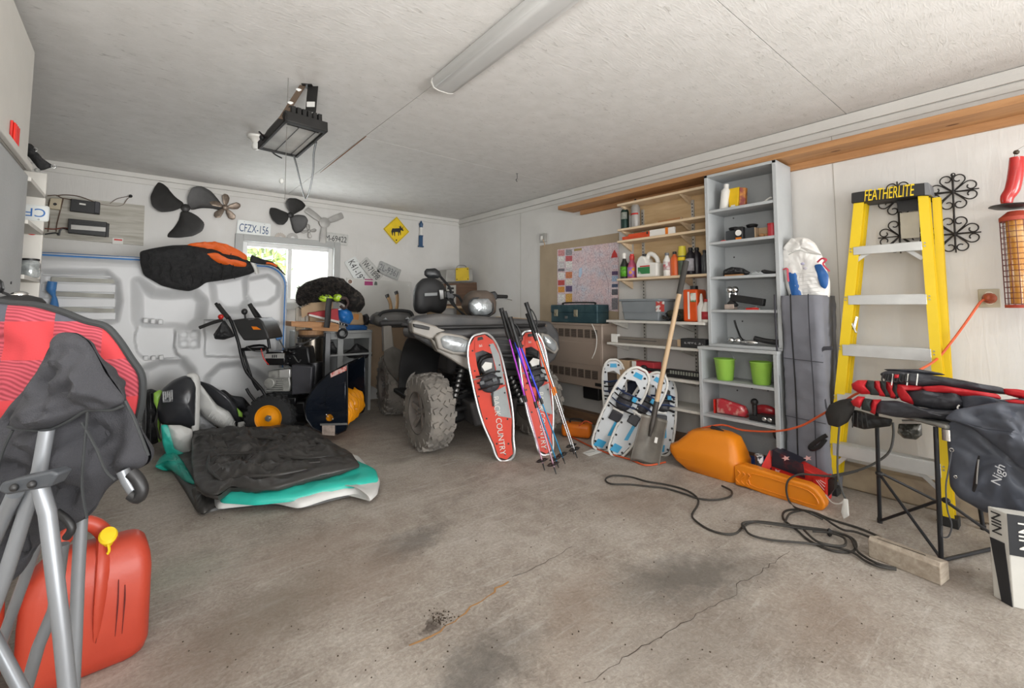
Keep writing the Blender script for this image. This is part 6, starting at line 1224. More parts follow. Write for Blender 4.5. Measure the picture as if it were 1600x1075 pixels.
# shelf 6
z6 = .834
t = thing('silver_level', 'long aluminium rail with white end lying on shelf below tote', 'rail', V((3.36, 2.3, z6)))
a, b_ = hit(965, 530, x=3.34), hit(1060, 530, x=3.34)
MB().bx((3.34, b_.y, z6 + .001), (3.37, a.y, z6 + .055)).build('rail', pm('dull aluminium', '#9a9288', .4, .6, var=.15), t, w=True, bevel=.002); MB().bx((3.335, a.y, z6 + .001), (3.375, a.y + .07, z6 + .075)).build('white_end', WHITE, t, w=True, bevel=.003); MB().bx((3.338, b_.y + .2, z6 + .03), (3.34, a.y, z6 + .034)).build('groove', DARK, t, w=True)
t = thing('black_tool_box', 'long black box with pale marks on shelf below tote, right end', 'box', V((3.38, 1.9, z6)))
a, b_ = hit(1063, 530, x=3.33), hit(1102, 530, x=3.33)
MB().bx((3.33, b_.y, z6 + .001), (3.45, a.y, z6 + .07)).build('carton', pm('black card', '#2a2a2c', .5, var=.3), t, w=True, bevel=.004); MB().bx((3.328, b_.y + .02, z6 + .03), (3.33, a.y - .03, z6 + .045)).build('print', pm('grey print', '#8d8d8d', .6, hx2='#2a2a2c', vthr=(.45, .55), vs=60), t, w=True); MB().bx((3.335, a.y, z6 + .005), (3.4, a.y + .03, z6 + .06)).build('tan_end', TAN, t, w=True)
# shelf 7
z7 = .585
t = thing('brown_open_box', 'small open brown carton at left end of the red carton shelf', 'box', V((3.4, 2.5, z7)))
a, b_ = hit(962, 575, x=3.33), hit(982, 575, x=3.33)
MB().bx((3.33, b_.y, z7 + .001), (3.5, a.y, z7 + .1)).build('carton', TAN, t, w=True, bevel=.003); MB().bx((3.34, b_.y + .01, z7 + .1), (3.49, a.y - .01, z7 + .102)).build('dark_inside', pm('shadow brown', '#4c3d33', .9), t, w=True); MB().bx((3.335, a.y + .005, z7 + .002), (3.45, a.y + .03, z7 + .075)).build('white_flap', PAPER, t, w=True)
t = thing('red_carton', 'red and white small carton on shelf above white snowshoes', 'box', V((3.4, 2.3, z7)))
a, b_ = hit(988, 572, x=3.34), hit(1021, 572, x=3.34)
MB().bx((3.34, b_.y, z7 + .001), (3.46, a.y, z7 + .1)).build('carton', pm('red card', '', .5), t, w=True, bevel=.003); MB().bx((3.338, a.y - .04, z7 + .002), (3.345, a.y + .002, z7 + .099)).build('white_end', PAPER, t, w=True); MB().bx((3.337, b_.y + .04, z7 + .04), (3.34, a.y - .06, z7 + .055)).build('print', pm('pink print', '#d88a90', .6), t, w=True)
t = thing('black_bracket', 'dark steel hinge arm lying beside the red carton', 'bracket', V((3.34, 2.15, z7)))
MB().tube([hit(*p, x=3.33) for p in ((1004, 573), (1012, 577), (1028, 579), (1045, 580))], .014, 8).build('arm', BLACK, t, w=True); MB().ell(hit(1006, 574, x=3.32), (.02, .03, .02)).build('pivot', BLACK, t, w=True)
t = thing('toothed_rail', 'black rail with row of silver teeth on red carton shelf', 'rail', V((3.35, 1.95, z7)))
a, b_ = hit(1040, 578, x=3.34), hit(1101, 582, x=3.34)
MB().bx((3.35, b_.y, z7 + .001), (3.4, a.y, z7 + .065)).build('rail', BLACK, t, w=True, bevel=.004)
for k in range(14): yy = b_.y + (a.y - b_.y) * (k + .7) / 14.5; MB().bx((3.345, yy - .007, z7 + .03), (3.35, yy + .006, z7 + .056)).build('tooth', pm('tooth grey', '#9a9d92', .5, .3), t, w=True)
# things between shelf 7 and 8
t = thing('dark_blue_bag', 'dark navy pouch with orange patch behind white snowshoes', 'bag', hit(1005, 640, x=3.36))
MB().puff([hit(*p, x=3.36) for p in ((975, 600), (990, 592), (1012, 595), (1020, 605), (1018, 635), (990, 640), (975, 630))], (-1, 0, .1), .05, wr=.02, wf=14).build('pouch', pm('navy cloth', '#22283a', .8, var=.3), t, w=True)
MB().puff([hit(*p, x=3.31) for p in ((1002, 597), (1012, 593), (1018, 598), (1014, 606), (1004, 606))], (-1, 0, .1), .02, wr=.01).build('orange_patch', ORG, t, w=True)
MB().prism([hit(*p, x=3.29) for p in ((964, 578), (993, 576), (989, 594), (964, 593))], (.006, 0, 0)).build('cardboard_tag', TAN, t, w=True)
t = thing('black_beanie', 'black cloth beanie hat on top of the navy pouch', 'hat', hit(1000, 590, x=3.34)); MB().puff([hit(*p, x=3.33) for p in ((990, 588), (1000, 583), (1018, 585), (1026, 592), (1015, 596), (992, 594))], (-1, 0, .2), .04, wr=.015).build('cloth', BC, t, w=True)
# ---- grey bookcase: tall upper and deeper lower unit
SG = pm('bookcase grey', '#a8abac', .6, var=.05, vs=4, bump=.15, bs=80)
t = thing('grey_bookcase', 'tall grey painted bookcase with plank ends right of pine shelves', 'bookcase', V((3.42, 1.43, .86)))
ya, yb_, xf = 1.20, 1.705, 3.3; zt = 2.15
for y in (ya, yb_ - .025): MB().bx((xf, y, .875), (XR - .03, y + .025, zt)).build('side_panel', SG, t, w=True, bevel=.002)
MB().bx((XR - .042, ya, .875), (XR - .03, yb_, zt)).build('back_panel', SG, t, w=True)
MB().bx((xf, ya, zt - .02), (XR - .03, yb_, zt)).build('top_panel', SG, t, w=True, bevel=.002)
uz = [hit(1160, py, x=xf).z for py in (320, 373, 430, 484)]
for z in uz: MB().bx((xf + .002, ya + .025, z - .02), (XR - .042, yb_ - .025, z)).build('shelf', SG, t, w=True, bevel=.002)
MB().bx((xf, ya, .862), (XR - .03, yb_, .882)).build('bottom_panel', SG, t, w=True, bevel=.002)
tl = thing('grey_base_bookcase', 'deeper grey lower bookcase holding the lime pails', 'bookcase', V((3.4, 1.47, 0)))
xl, y2 = 3.24, 1.76
for y in (1.215, y2 - .03): MB().bx((xl, y, 0), (XR - .09, y + .025, .84)).build('side_panel', SG, tl, w=True, bevel=.002)
MB().bx((xl - .005, 1.21, .84), (XR - .03, y2, .861)).build('top_panel', SG, tl, w=True, bevel=.002); MB().bx((XR - .1, 1.21, .1), (XR - .09, y2, .84)).build('back_panel', SG, tl, w=True)
lz = [hit(1160, 600, x=xl).z, hit(1160, 657, x=xl).z]
for z in lz: MB().bx((xl + .002, 1.24, z - .02), (XR - .1, y2 - .03, z)).build('shelf', SG, tl, w=True, bevel=.002)
h = MB()
for py, px in ((462, 1145), (462, 1212), (395, 1146)): pass
for q in ((1146, 341), (1147, 402), (1212, 397), (1160, 502)): MB().cyl(hit(*q, x=XR - .0425), hit(*q, x=XR - .046), .006, n=10).build('screw_head', BLACK, t, w=True)
for q in ((1145, 565), (1152, 610), (1175, 607), (1200, 610)): MB().cyl(hit(*q, x=XR - .101), hit(*q, x=XR - .104), .006, n=10).build('screw_head', BLACK, tl, w=True)
def bs(name, lab, cat, px, z, x=3.42): y = hit(px, 400, x=x).y; return thing(name, lab, cat, V((x, y, z)))
# top shelf items
z = uz[0]
t = bs('white_squeeze_bottle', 'white squeeze bottle leaning left on the top bookcase shelf', 'bottle', 1133, z, 3.4)
MB(RX(8)).lathe([(.03, .004), (.032, .01), (.032, .15), (.015, .175)], 20).build('body', WHITE, t); MB(RX(8)).lathe([(.018, .17), (.018, .2), (0, .203)], 14).build('cap', WHITE, t)
t = bs('black_bottle', 'slim black bottle hidden between white bottle and yellow pack', 'bottle', 1141, z, 3.47); MB().lathe([(.018, .002), (.018, .12), (.01, .14), (.01, .16), (0, .16)], 16).build('body', BLACK, t); MB().lathe([(.012, .155), (.012, .17), (0, .17)], 12).build('cap', DARK, t)
t = bs('yellow_pack', 'yellow and red carded pack standing on the top bookcase shelf', 'pack', 1150, z, 3.4); MB().prism([(-.01, .035, .02), (-.01, -.03, .02), (.0, -.04, .16), (0, .045, .16)], (.03, 0, 0)).build('yellow_card', pm('pack yellow', '#e8bc14', .4), t, bevel=.003); MB().prism([(.0, -.032, .01), (.02, -.07, .01), (.02, -.078, .15), (.0, -.042, .155)], (.03, 0, 0)).build('red_side', pm('pack side', '#c8812a', .4, hx2='#8a2a22', vthr=(.4, .6), vs=25), t, bevel=.003); MB().bx((-.012, .02, .001), (.02, -.01, .03)).build('white_base', WHITE, t)
t = bs('white_clip', 'tiny white plastic hook at right end of top bookcase shelf', 'hook', 1202, z, 3.36); MB().tube([(0, .02, .006), (0, 0, .02), (0, -.02, .03), (0, -.03, .025)], .006, 8).build('hook', WHITE, t); MB().ell((0, .02, .008), (.012, .014, .006)).build('foot', WHITE, t)
z = uz[1]
t = bs('red_cap_lid', 'flat little red lid at left end of second bookcase shelf', 'lid', 1131, z, 3.37); MB().lathe([(.02, 0), (.022, .004), (.02, .012), (0, .013)], 16).build('lid', RED, t); MB().torus((0, 0, .012), .014, .002, n=16, k=6).build('ridge', RED, t)
for i, (px, nm) in enumerate(((1144, 'dark blank-fronted box with black cup on it, left on second bookcase shelf'), (1172, 'dark grey glossy box with black cup on it, middle of second bookcase shelf'))):
    t = bs('dark_bin', nm, 'box', px, z, 3.4 + .03 * (1 - i)); MB().bx((-.0, -.045, .001), (.12, .045, .09)).build('bin', pm('smoked plastic', '#4a4d50', .3, var=.2), t, bevel=.005); MB().lathe([(.02, .09), (.035, .1), (.04, .115), (.03, .12), (0, .115)], 16, T((.05, 0, 0))).build('black_cup', BLACK, t)
t = bs('wrist_watch_box', 'small white-dialled black gauge between the two dark boxes', 'gauge', 1155, z, 3.36); MB().bx((0, -.03, .001), (.05, .03, .1)).build('case', BLACK, t, bevel=.006); MB().cyl((-.004, 0, .055), (0, 0, .055), .022).build('dial', WHITE, t); MB().bx((-.003, -.02, .002), (.0, .02, .022)).build('orange_base', ORG, t)
t = bs('open_carton', 'small open brown carton with tan lumps on second bookcase shelf', 'box', 1192, z, 3.36); MB().bx((.06, -.05, .001), (.07, .05, .08)).bx((0, .045, .001), (.06, .05, .08)).bx((0, -.05, .001), (.06, -.045, .08)).bx((0, -.05, .001), (.06, .05, .005)).build('carton', TAN, t); MB().ell((.02, .01, .02), (.015, .02, .014)).ell((.025, -.02, .018), (.015, .018, .012)).build('lumps', BOARD, t)
t = bs('red_tin', 'red tin at right end of second bookcase shelf', 'tin', 1208, z, 3.36); MB().cyl((0, 0, .001), (0, 0, .085), .028, n=24).build('tin', pm('tin red', '#c0303c', .35), t, bevel=.003); MB().cyl((0, 0, .085), (0, 0, .092), .029, n=24).build('lid', RED, t)
z = uz[2]
t = bs('black_gloves', 'heap of black gloves on a wooden block on third bookcase shelf', 'gloves', 1150, z, 3.38); MB().puff([(0, .1, .005), (0, .09, .05), (0, .03, .07), (0, -.05, .055), (0, -.1, .02), (0, -.1, .005)], (-1, 0, .2), .05, wr=.025, wf=25).build('glove_heap', BC, t); MB().bx((-.04, -.06, .001), (.04, .07, .012)).build('wood_block', BOARD, t)
t = bs('clear_bag', 'flat clear plastic bag on the third bookcase shelf', 'bag', 1185, z, 3.38); MB().puff([(.05 * math.cos(a), .07 * math.sin(a), .004) for a in [i * math.pi / 6 for i in range(12)]], (0, 0, 1), .025, wr=.015, wf=30, back=.1).build('film', pm('clear film', '#a9adaf', .2, coat=.5), t); MB().tube([(0, .06, .01), (0, .08, .015)], .01, 8, k=1).build('knot', WHITE, t)
t = bs('black_pliers', 'small black tool at the right end of third bookcase shelf', 'tool', 1205, z, 3.35); MB().tube([(0, .05, .02), (0, 0, .012), (0, -.04, .01)], [.015, .01, .008], 8).build('tool_body', BLACK, t); MB().ell((0, .05, .022), (.014, .02, .012)).build('head', BLACK, t)
z = uz[3]
t = bs('tow_hitch', 'black tow bar hitch with two chrome balls on fourth shelf', 'tow hitch', 1160, z, 3.38)
MB().beam((0, .09, .09), (.0, -.14, .05), .045, .05).build('square_bar', BLACK, t, bevel=.004); MB().beam((0, .1, .06), (0, .06, .02), .05, .04).build('mount', BLACK, t, bevel=.004)
for y in (.1, .06): MB().cyl((0, y, .09), (0, y, .125), .012).ell((0, y, .145), (.026, .026, .026)).build('chrome_ball', CHROME, t)
MB().bx((-.03, .06, .001), (.03, .13, .04)).build('rusty_base', pm('rusty skid', ''), t, bevel=.004); MB().tube([(-.04, .02, .01), (-.04, -.06, .012), (-.03, -.1, .02)], .007, 6).build('pull_pin', CHROME, t)
t = bs('red_strap', 'scrap of red strap on fourth shelf beside tow hitch', 'strap', 1172, z, 3.33); MB().tube([(0, .04, .006), (0, 0, .008), (0, -.05, .006)], .01, 6, flat=.4).build('strap', RED, t); MB().bx((-.01, -.06, .001), (.01, -.05, .014)).build('buckle', STEEL, t)
z = .883
t = bs('chrome_hooks', 'pair of chrome balls and bent hook on lowest upper bookcase level', 'tow ball', 1143, z, 3.36)
for y in (.02, -.03): MB().ell((0, y, .026), (.024, .024, .024)).build('ball', CHROME, t)
MB().tube([(.1, .04, .17), (.1, .02, .1), (.05, -.04, .03), (.04, -.14, .03)], .007, 6).build('bent_rod', BLACK, t); MB().ell((0, -.09, .018), (.03, .04, .016)).build('chrome_cup', CHROME, t)
t = bs('black_bar', 'black padded bar lying on lowest upper bookcase level', 'bar', 1198, z, 3.34); MB().tube([(0, .1, .05), (0, .02, .035), (0, -.07, .03)], .018, 8).build('bar', BLACK, t); MB().ell((-.01, .12, .02), (.02, .05, .018)).build('chrome_end', CHROME, t)
t = bs('drawer_knob', 'chrome round knob hook fixed to back of grey bookcase', 'knob', 1163, .95, XR - .06) if False else None
# lime pails
for px, lab, hh in ((1131, 'left lime green pail on base bookcase shelf', 0), (1188, 'right lime green pail with raised wire handle on base bookcase', 1)):
    p = hit(px, 590, x=3.31); t = thing('lime_pail', lab, 'pail', V((3.33, p.y, lz[0] + .001)))
    MB().lathe([(0, 0), (.052, 0), (.055, .004), (.07, .145), (.074, .15), (.072, .153), (.067, .145), (.052, .01), (0, .008)], 28).build('pail', GRN, t)
    MB().torus((0, 0, .148), .071, .003, n=28, k=6).build('rim', GRN, t)
    MB().torus((0, 0, .14), .073, .0022, (1, .0, .9 if hh else .25), 24, 6, a0=0, a1=180).build('wire_handle', STEEL, t)
z = lz[1]
t = bs('red_tail_light', 'clear and red taillight lens pack on lowest bookcase shelf', 'tail light', 1135, z, 3.33)
MB().puff([(0, .1, .0), (0, .1, .105), (0, .06, .115), (0, -.1, .085), (0, -.12, .04), (0, -.1, .005)], (-1, 0, .1), .04, p=6, e=.4).build('lens', pm('red clear lens', '#b5303a', .2, coat=.7, hx2='#d8b8a8', vthr=(.45, .65), vs=14), t); MB().bx((.01, -.1, .001), (.05, .1, .03)).build('base', RED, t); MB().bx((-.03, .105, .001), (.03, .115, .1)).build('red_edge', RED, t)
t = bs('round_red_lamp', 'round red lamp behind black knob on lowest bookcase shelf', 'lamp', 1187, z, 3.4); MB().ell((0, 0, .06), (.03, .075, .04), wr=.05).build('lens', pm('lamp red', '#a82a30', .25, coat=.5), t); MB().bx((-.02, -.05, .001), (.03, .05, .03)).build('base', BLACK, t)
t = bs('black_ball_mount', 'black ball on post standing on the lowest bookcase shelf', 'ball mount', 1171, z, 3.31); MB().ell((0, 0, .125), (.024, .024, .024)).cyl((0, 0, .03), (0, 0, .11), .016, n=14).build('ball_post', BLACK, t); MB().bx((-.025, -.03, .001), (.025, .03, .035)).build('foot', BLACK, t, bevel=.004)
t = bs('black_printed_box', 'black box with white symbols at right end of lowest bookcase shelf', 'box', 1198, z, 3.28); MB().bx((0, -.05, .001), (.08, .1, .05)).build('carton', BLACK, t, bevel=.003); MB().bx((-.001, -.04, .012), (0, -.02, .022)).bx((-.001, -.04, .03), (0, -.02, .042)).build('printed_symbol', WHITE, t); MB().ell((0, .02, .026), (.005, .016, .014)).ell((0, .055, .026), (.005, .016, .014)).build('chrome_knob', CHROME, t)
# ================================================================= ceiling fittings
t = thing('tube_light_fixture', 'long flush ceiling light with frosted wraparound cover', 'ceiling light', V((1.28, 1.5, ZC - .06)))
FC = pm('frosted acrylic', '#b9b9b7', .35, var=.02, vs=2); a, b_ = fl(676, 122, ZC), fl(706, 133, ZC)
LM = frame(V((1.285, 2.18, ZC)), V((1, -.03, 0)).normalized(), V((.03, 1, 0)).normalized(), V((0, 0, 1)))
MB(LM).bx((-.06, -1.24, -.03), (.06, -.01, -.001)).build('metal_base', TRIM, t, w=True, bevel=.003)
pr = [(-.072, -.004), (-.075, -.03), (-.06, -.058), (-.03, -.066), (.03, -.066), (.06, -.058), (.075, -.03), (.072, -.004)]
MB(LM).prism([(x, -1.25, z) for x, z in pr], (0, 1.25, 0)).build('diffuser', FC, t, w=True, smooth=50, bevel=.003)
MB(LM).prism([(x * 1.03, -.012, z * 1.03) for x, z in pr], (0, .014, 0)).build('end_cap', TRIM, t, w=True, bevel=.003)
# hanging work light / infrared heater
t = thing('hanging_flood_light', 'black hanging floodlight with U bracket and looped cord under ceiling', 'light', V((.68, 2.72, ZC)))
zf = 2.12
G = lambda px, py, z=zf: hit(px, py, z=z)
c0, c1, c2_, c3 = G(440, 186, 2.15), G(508, 205, 2.15), G(466, 248, 2.1), G(411, 235, 2.1)
fx = (c1 - c0).normalized(); fy = ((c0 - c3) - fx * (c0 - c3).dot(fx)).normalized(); fz = fx.cross(fy)
if fz.z < 0: fx, fz = -fx, -fz
cc = (c0 + c1 + c2_ + c3) / 4
FM = frame(cc, fx, fy, fz); hw, hh = (c1 - c0).length / 2, (c0 - c3).length / 2
BM2 = pm('flood black', '#232221', .5, .3, var=.3, vs=12)
mb = MB(FM); mb.bx((-hw, -hh, .0), (-hw + .018, hh, .05)).bx((hw - .018, -hh, 0), (hw, hh, .05)).bx((-hw, -hh, 0), (hw, -hh + .02, .05)).bx((-hw, hh - .035, 0), (hw, hh, .06))
mb.build('frame', BM2, t, w=True, bevel=.004, kind='stuff')
MB(FM).prism([(-hw + .01, -hh + .01, .045), (hw - .01, -hh + .01, .045), (hw - .04, -hh + .05, .12), (-hw + .04, -hh + .05, .12)], (0, hh * 1.6, 0)).build('housing', BM2, t, w=True, bevel=.008)
MB(FM).bx((-hw + .018, -hh + .02, .012), (hw - .018, hh - .035, .018)).build('glass', pm('flood glass', '#c4c5c2', .2, .2, var=.25, vs=7), t, w=True)
for k in range(6): MB(FM).bx((-hw + .03 + k * (2 * hw - .06) / 6, hh - .03, .058), (-hw + .05 + k * (2 * hw - .06) / 6, hh - .006, .1)).build('cooling_fin', BM2, t, w=True)
for k in range(5): MB(FM).beam((-hw + .03, hh - .06 + .004 * k, .009 - .0), (hw - .03, hh - .06 + .004 * k, .009), .0015, .0015).build('guard_wire', BM2, t, w=True)
for k in range(3): MB(FM).beam((-hw + .05 + k * .09, -hh + .02, .006), (-hw + .05 + k * .09, hh - .04, .006), .004, .002, up=(0, 0, 1)).build('guard_wire', BM2, t, w=True)
top = V(hit(480, 133, z=ZC - .005)); e0, e1 = G(440, 186, 2.165), G(483, 200, 2.16); t0, t1 = hit(473, 134, z=ZC - .004), hit(489, 135, z=ZC - .004)
BRN = pm('bracket brown', '#6b5a4c', .5, .4)
mv = (e1 - e0).normalized()
MB().beam(t0 + V((0, 0, 0)), e0, .035, .004, up=Fw).build('bracket_arm', BRN, t, w=True); MB().beam(t1, e1, .06, .004, up=Rt.cross(V((0, 0, 1)))).build('bracket_arm', BM2, t, w=True); MB().beam(t0, t1, .05, .006).build('bracket_plate', BM2, t, w=True)
for f in (.35, .6): p = t1.lerp(e1, f + .1); MB().box(p - Fw * .006, (.045, .004, .03), Matrix.Rotation(-YAW, 3, 'Z')).build('bracket_slot', pm('slot paint', '#c9c8c4', .6), t, w=True)
for f in (.15, .55): p = t0.lerp(e0, f); MB().ell(p - Fw * .006, (.018, .003, .009)).build('bracket_hole', pm('slot paint', ''), t, w=True)
MB().tube([G(*p, 2.1) for p in ((459, 243), (464, 262), (472, 296), (477, 310), (483, 300), (489, 270), (490, 242), (494, 222))], .006, 8).build('looped_cord', BLACK, t, w=True)
MB().tube([G(*p, 2.14) for p in ((405, 206), (412, 214), (418, 228), (428, 240), (440, 247))], .005, 6).build('supply_cord', BLACK, t, w=True)
MB().ell(G(411, 215, 2.15), (.02, .02, .02)).build('side_knob', BLACK, t, w=True)
t = thing('bulb_holder', 'white porcelain ceiling lamp holder beside the floodlight', 'lamp holder', hit(401, 213, z=ZC))
p = hit(400, 213, z=ZC); MB(T(p)).lathe([(.06, 0), (.058, -.015), (.035, -.03), (.025, -.05), (0, -.052)], 24).build('porcelain', WHITE, t, w=True); MB(T(p)).lathe([(.02, -.05), (.028, -.075), (.022, -.1), (0, -.108)], 20).build('bulb', pm('bulb glass', '#dcdcd8', .2), t, w=True)
t = thing('pull_cord', 'thin pull string with clear bead hanging left of the floodlight loop', 'pull cord', hit(446, 240, z=2.4))
d = hit(446, 250, y=2.7); MB().cyl(V((d.x, 2.7, ZC)), hit(445, 312, y=2.7), .0015, n=6).build('string', pm('string', '#6a6862', .7), t, w=True); MB().ell(hit(440, 283, y=2.7), (.013, .013, .016)).build('bead', pm('clear bead', '#b9bab6', .1), t, w=True)
t = thing('ceiling_hook', 'tiny screw hook in the ceiling right of centre', 'hook', hit(808, 270, z=ZC))
p = hit(808, 271, z=ZC); MB().tube([p, p - V((0, 0, .05)), p - V((.015, 0, .065)), p - V((0, 0, .08))], .003, 6).build('hook', BLACK, t, w=True); MB().cyl(p - V((0, 0, .004)), p, .012).build('plate', STEEL, t, w=True)
# ================================================================= tall grey bag and feed sack
t = thing('tall_grey_bag', 'tall grey padded canopy bag standing between bookcase and ladder', 'bag', V((3.42, 1.08, 0)))
BG = pm('grey polyester', '#6d6e75', .8, var=.08, vs=6, bump=.35, bs=14); BGD = pm('dark webbing', '#3c3c42', .8)
x0, x1, yA, yB = 3.285, 3.555, 1.19, .965; ztb = hit(1240, 462, x=x0).z
def bagf(u, v_):   # around the box section, bottom to top
    P = [(x1, yA), (x0, yA + .005), (x0, yB + .03), (x0 + .03, yB), (x1, yB), (x1, yA)]; per = [0]
    for a_, c_ in zip(P, P[1:]): per.append(per[-1] + math.hypot(c_[0] - a_[0], c_[1] - a_[1]))
    s = u * per[-1]; i = max(k for k in range(len(P) - 1) if per[k] <= s + 1e-9); f = (s - per[i]) / (per[i + 1] - per[i])
    x, y = P[i][0] + (P[i + 1][0] - P[i][0]) * f, P[i][1] + (P[i + 1][1] - P[i][1]) * f; z = v_ * ztb
    k = .010 * noise.noise(V((u * 9, z * 5, 0))) + .006 * noise.noise(V((u * 14, z * 22, 3))); cx, cy = (x0 + x1) / 2, (yA + yB) / 2; l = math.hypot(x - cx, y - cy)
    return V((x + (x - cx) / l * k, y + (y - cy) / l * k, z))
mb = MB(); mb.surf(bagf, 60, 70); n_ = len(mb.v)
mb.v += [V((( x0 + x1) / 2, (yA + yB) / 2, ztb + .01))]; mb.f += [(70 * 61 + i, 70 * 61 + i + 1, n_) for i in range(60)]
mb.build('bag_body', BG, t, w=True, smooth=60)
for px, r_, nm, mm in ((1243, .006, 'zipper', BLACK), (1271, .004, 'seam_piping', BGD), (1218, .008, 'edge_binding', BGD)):
    MB().tube([V((x0 - .012, hit(px + (k - 4) * .3, 600, x=x0).y + .003 * math.sin(k), ztb * (1 - k / 9) + .01)) for k in range(10)], r_, 6, flat=.6).build(nm, mm, t, w=True)
MB().tube([hit(*p, x=x0 + .02) for p in ((1301, 544), (1284, 546), (1281, 560), (1283, 600), (1290, 640))], .012, 6, flat=.4, up=(1, 0, 0)).build('carry_strap', BGD, t, w=True)
MB().tube([hit(*p, x=x0 - .015) for p in ((1292, 680), (1278, 688), (1266, 698), (1268, 702), (1280, 698), (1290, 686))], .012, 6, flat=.4, up=(1, 0, 0)).build('grab_strap', BLACK, t, w=True)
MB().tube([hit(*p, x=x0 - .01) for p in ((1216, 667), (1209, 675), (1212, 685), (1219, 686))], .01, 6, flat=.5).build('side_loop', BLACK, t, w=True)
for z in (.45, .82): MB().beam((x0 - .012, yA, z), (x0 - .012, yB, z - .01), .004, .004).build('stitch_line', BGD, t, w=True)
t = thing('feed_sack', 'white blue and red pet food sack leaning on top of grey bag', 'sack', V((3.42, 1.1, ztb + .01)))
sk = lambda l, x=3.42: [hit(*p, x=x) for p in l]
SW = pm('sack white', '#dedcd8', .5, var=.04, bump=.3, bs=16)
MB().puff(sk([(1226, 384), (1238, 373), (1250, 371), (1262, 372), (1273, 379), (1284, 398), (1291, 420), (1297, 440), (1297, 460), (1292, 474), (1280, 480), (1250, 483), (1240, 481), (1230, 452), (1223, 425), (1219, 395)]), (-1, -.1, .1), .065, wr=.014, wf=16, rings=16, N=110, p=4, e=.4).build('sack_body', SW, t, w=True)
BLP = pm('sack blue', '#1f5a9c', .45, var=.1); RDP = pm('sack red', '#b23a4c', .45)
def patch(l, mat, d=.072, nm='printed_panel'): MB().puff(sk(l, 3.42 - d), (-1, -.1, .1), .012, rings=5, N=40, wr=.004, wf=20, back=.5).build(nm, mat, t, w=True)
patch([(1272, 414), (1283, 412), (1295, 430), (1294, 445), (1290, 452), (1282, 448), (1276, 430)], BLP, .06); patch([(1230, 426), (1242, 423), (1249, 440), (1253, 466), (1246, 474), (1238, 466), (1233, 446)], BLP, .06)
MB().tube(sk([(1277, 410), (1284, 404), (1291, 406), (1286, 412), (1290, 418), (1296, 424)], 3.33), .008, 6, flat=.5).build('red_swoosh', RDP, t, w=True); MB().tube(sk([(1224, 421), (1230, 420), (1231, 430), (1232, 440)], 3.345), .008, 6, flat=.5).build('red_swoosh', RDP, t, w=True)
for k, (x_, y_, c_) in enumerate(((1254, 412, pm('lilac print', '#a5a2b8', .6)), (1258, 419, pm('grey lilac', '#b5b0b8', .6)))): MB().ell(hit(x_, y_, x=3.326 + .01), (.004, .012, .009)).build('printed_emblem', c_, t, w=True)
MB().puff(sk([(1223, 388), (1237, 371), (1249, 377), (1256, 371), (1270, 380), (1283, 397), (1262, 396), (1248, 392), (1232, 398)], 3.37), (-1, 0, .2), .02, wr=.02, wf=22, rings=8, back=.3).build('folded_top', SW, t, w=True)
MB().tube(sk([(1232, 398), (1248, 391), (1262, 395), (1283, 398)], 3.335), .003, 6).build('fold_shadow_seam', PLG, t, w=True)
for k in range(6): MB().beam(hit(1246 + k * 1.5, 428 + k * 6, x=3.333), hit(1272 + k * 1.8, 425 + k * 6, x=3.333), .002, .004, up=(1, 0, 0)).build('text_line', pm('pale grey print', '#b3b0ae', .6), t, w=True)
# ================================================================= shovel
t = thing('square_shovel', 'square steel shovel with wooden handle and black grip leaning on shelves', 'shovel', fl(1005, 722))
B = fl(1006, 724); Tt = hit(1072, 408, x=3.27); SHV = pm('worn steel blade', '#77736c', .45, .7, var=.25, vs=8)
SMx = lean(B, Tt, face=(-.75, -.66, .1)); I_ = SMx.inverted(); Ls = (Tt - B).length
def s2(f): return Ls * f
zb = .32
def bladef(u, v_):
    w_ = .105 * (1 - .1 * v_); x = (u * 2 - 1) * w_; y = v_ * .35
    return V((x, y, .03 * (abs(u * 2 - 1) ** 2) + .02 * v_ * v_ - (.035 * max(0, 1 - abs(x) / .03) * max(0, v_ - .35))))
MB(SMx).surf(bladef, 24, 16).build('blade', SHV, t, w=True, thick=.003, smooth=60)
MB(SMx).tube([(0, .2, .01), (0, .28, .005), (0, .36, .0), (0, .46, 0)], [.008, .02, .021, .02], 14).build('socket', pm('dark socket', '#4d4945', .5, .6), t, w=True)
MB(SMx).tube([(0, .44, 0), (0, .8, 0), (0, Ls * .84, 0)], .0175, 14).build('wooden_shaft', wood('ash handle', '#b89a78', '#d3b894', 'Z'), t, w=True)
MB(SMx).tube([(0, Ls * .83, 0), (0, Ls * .9, 0), (0, Ls, 0)], [.021, .022, .023], 14).build('grip_sleeve', pm('dark grip', '#3d3a36', .8), t, w=True)
MB(SMx).bx((.035, .17, .03), (.055, .21, .034)).build('blade_sticker', PAPER, t, w=True)
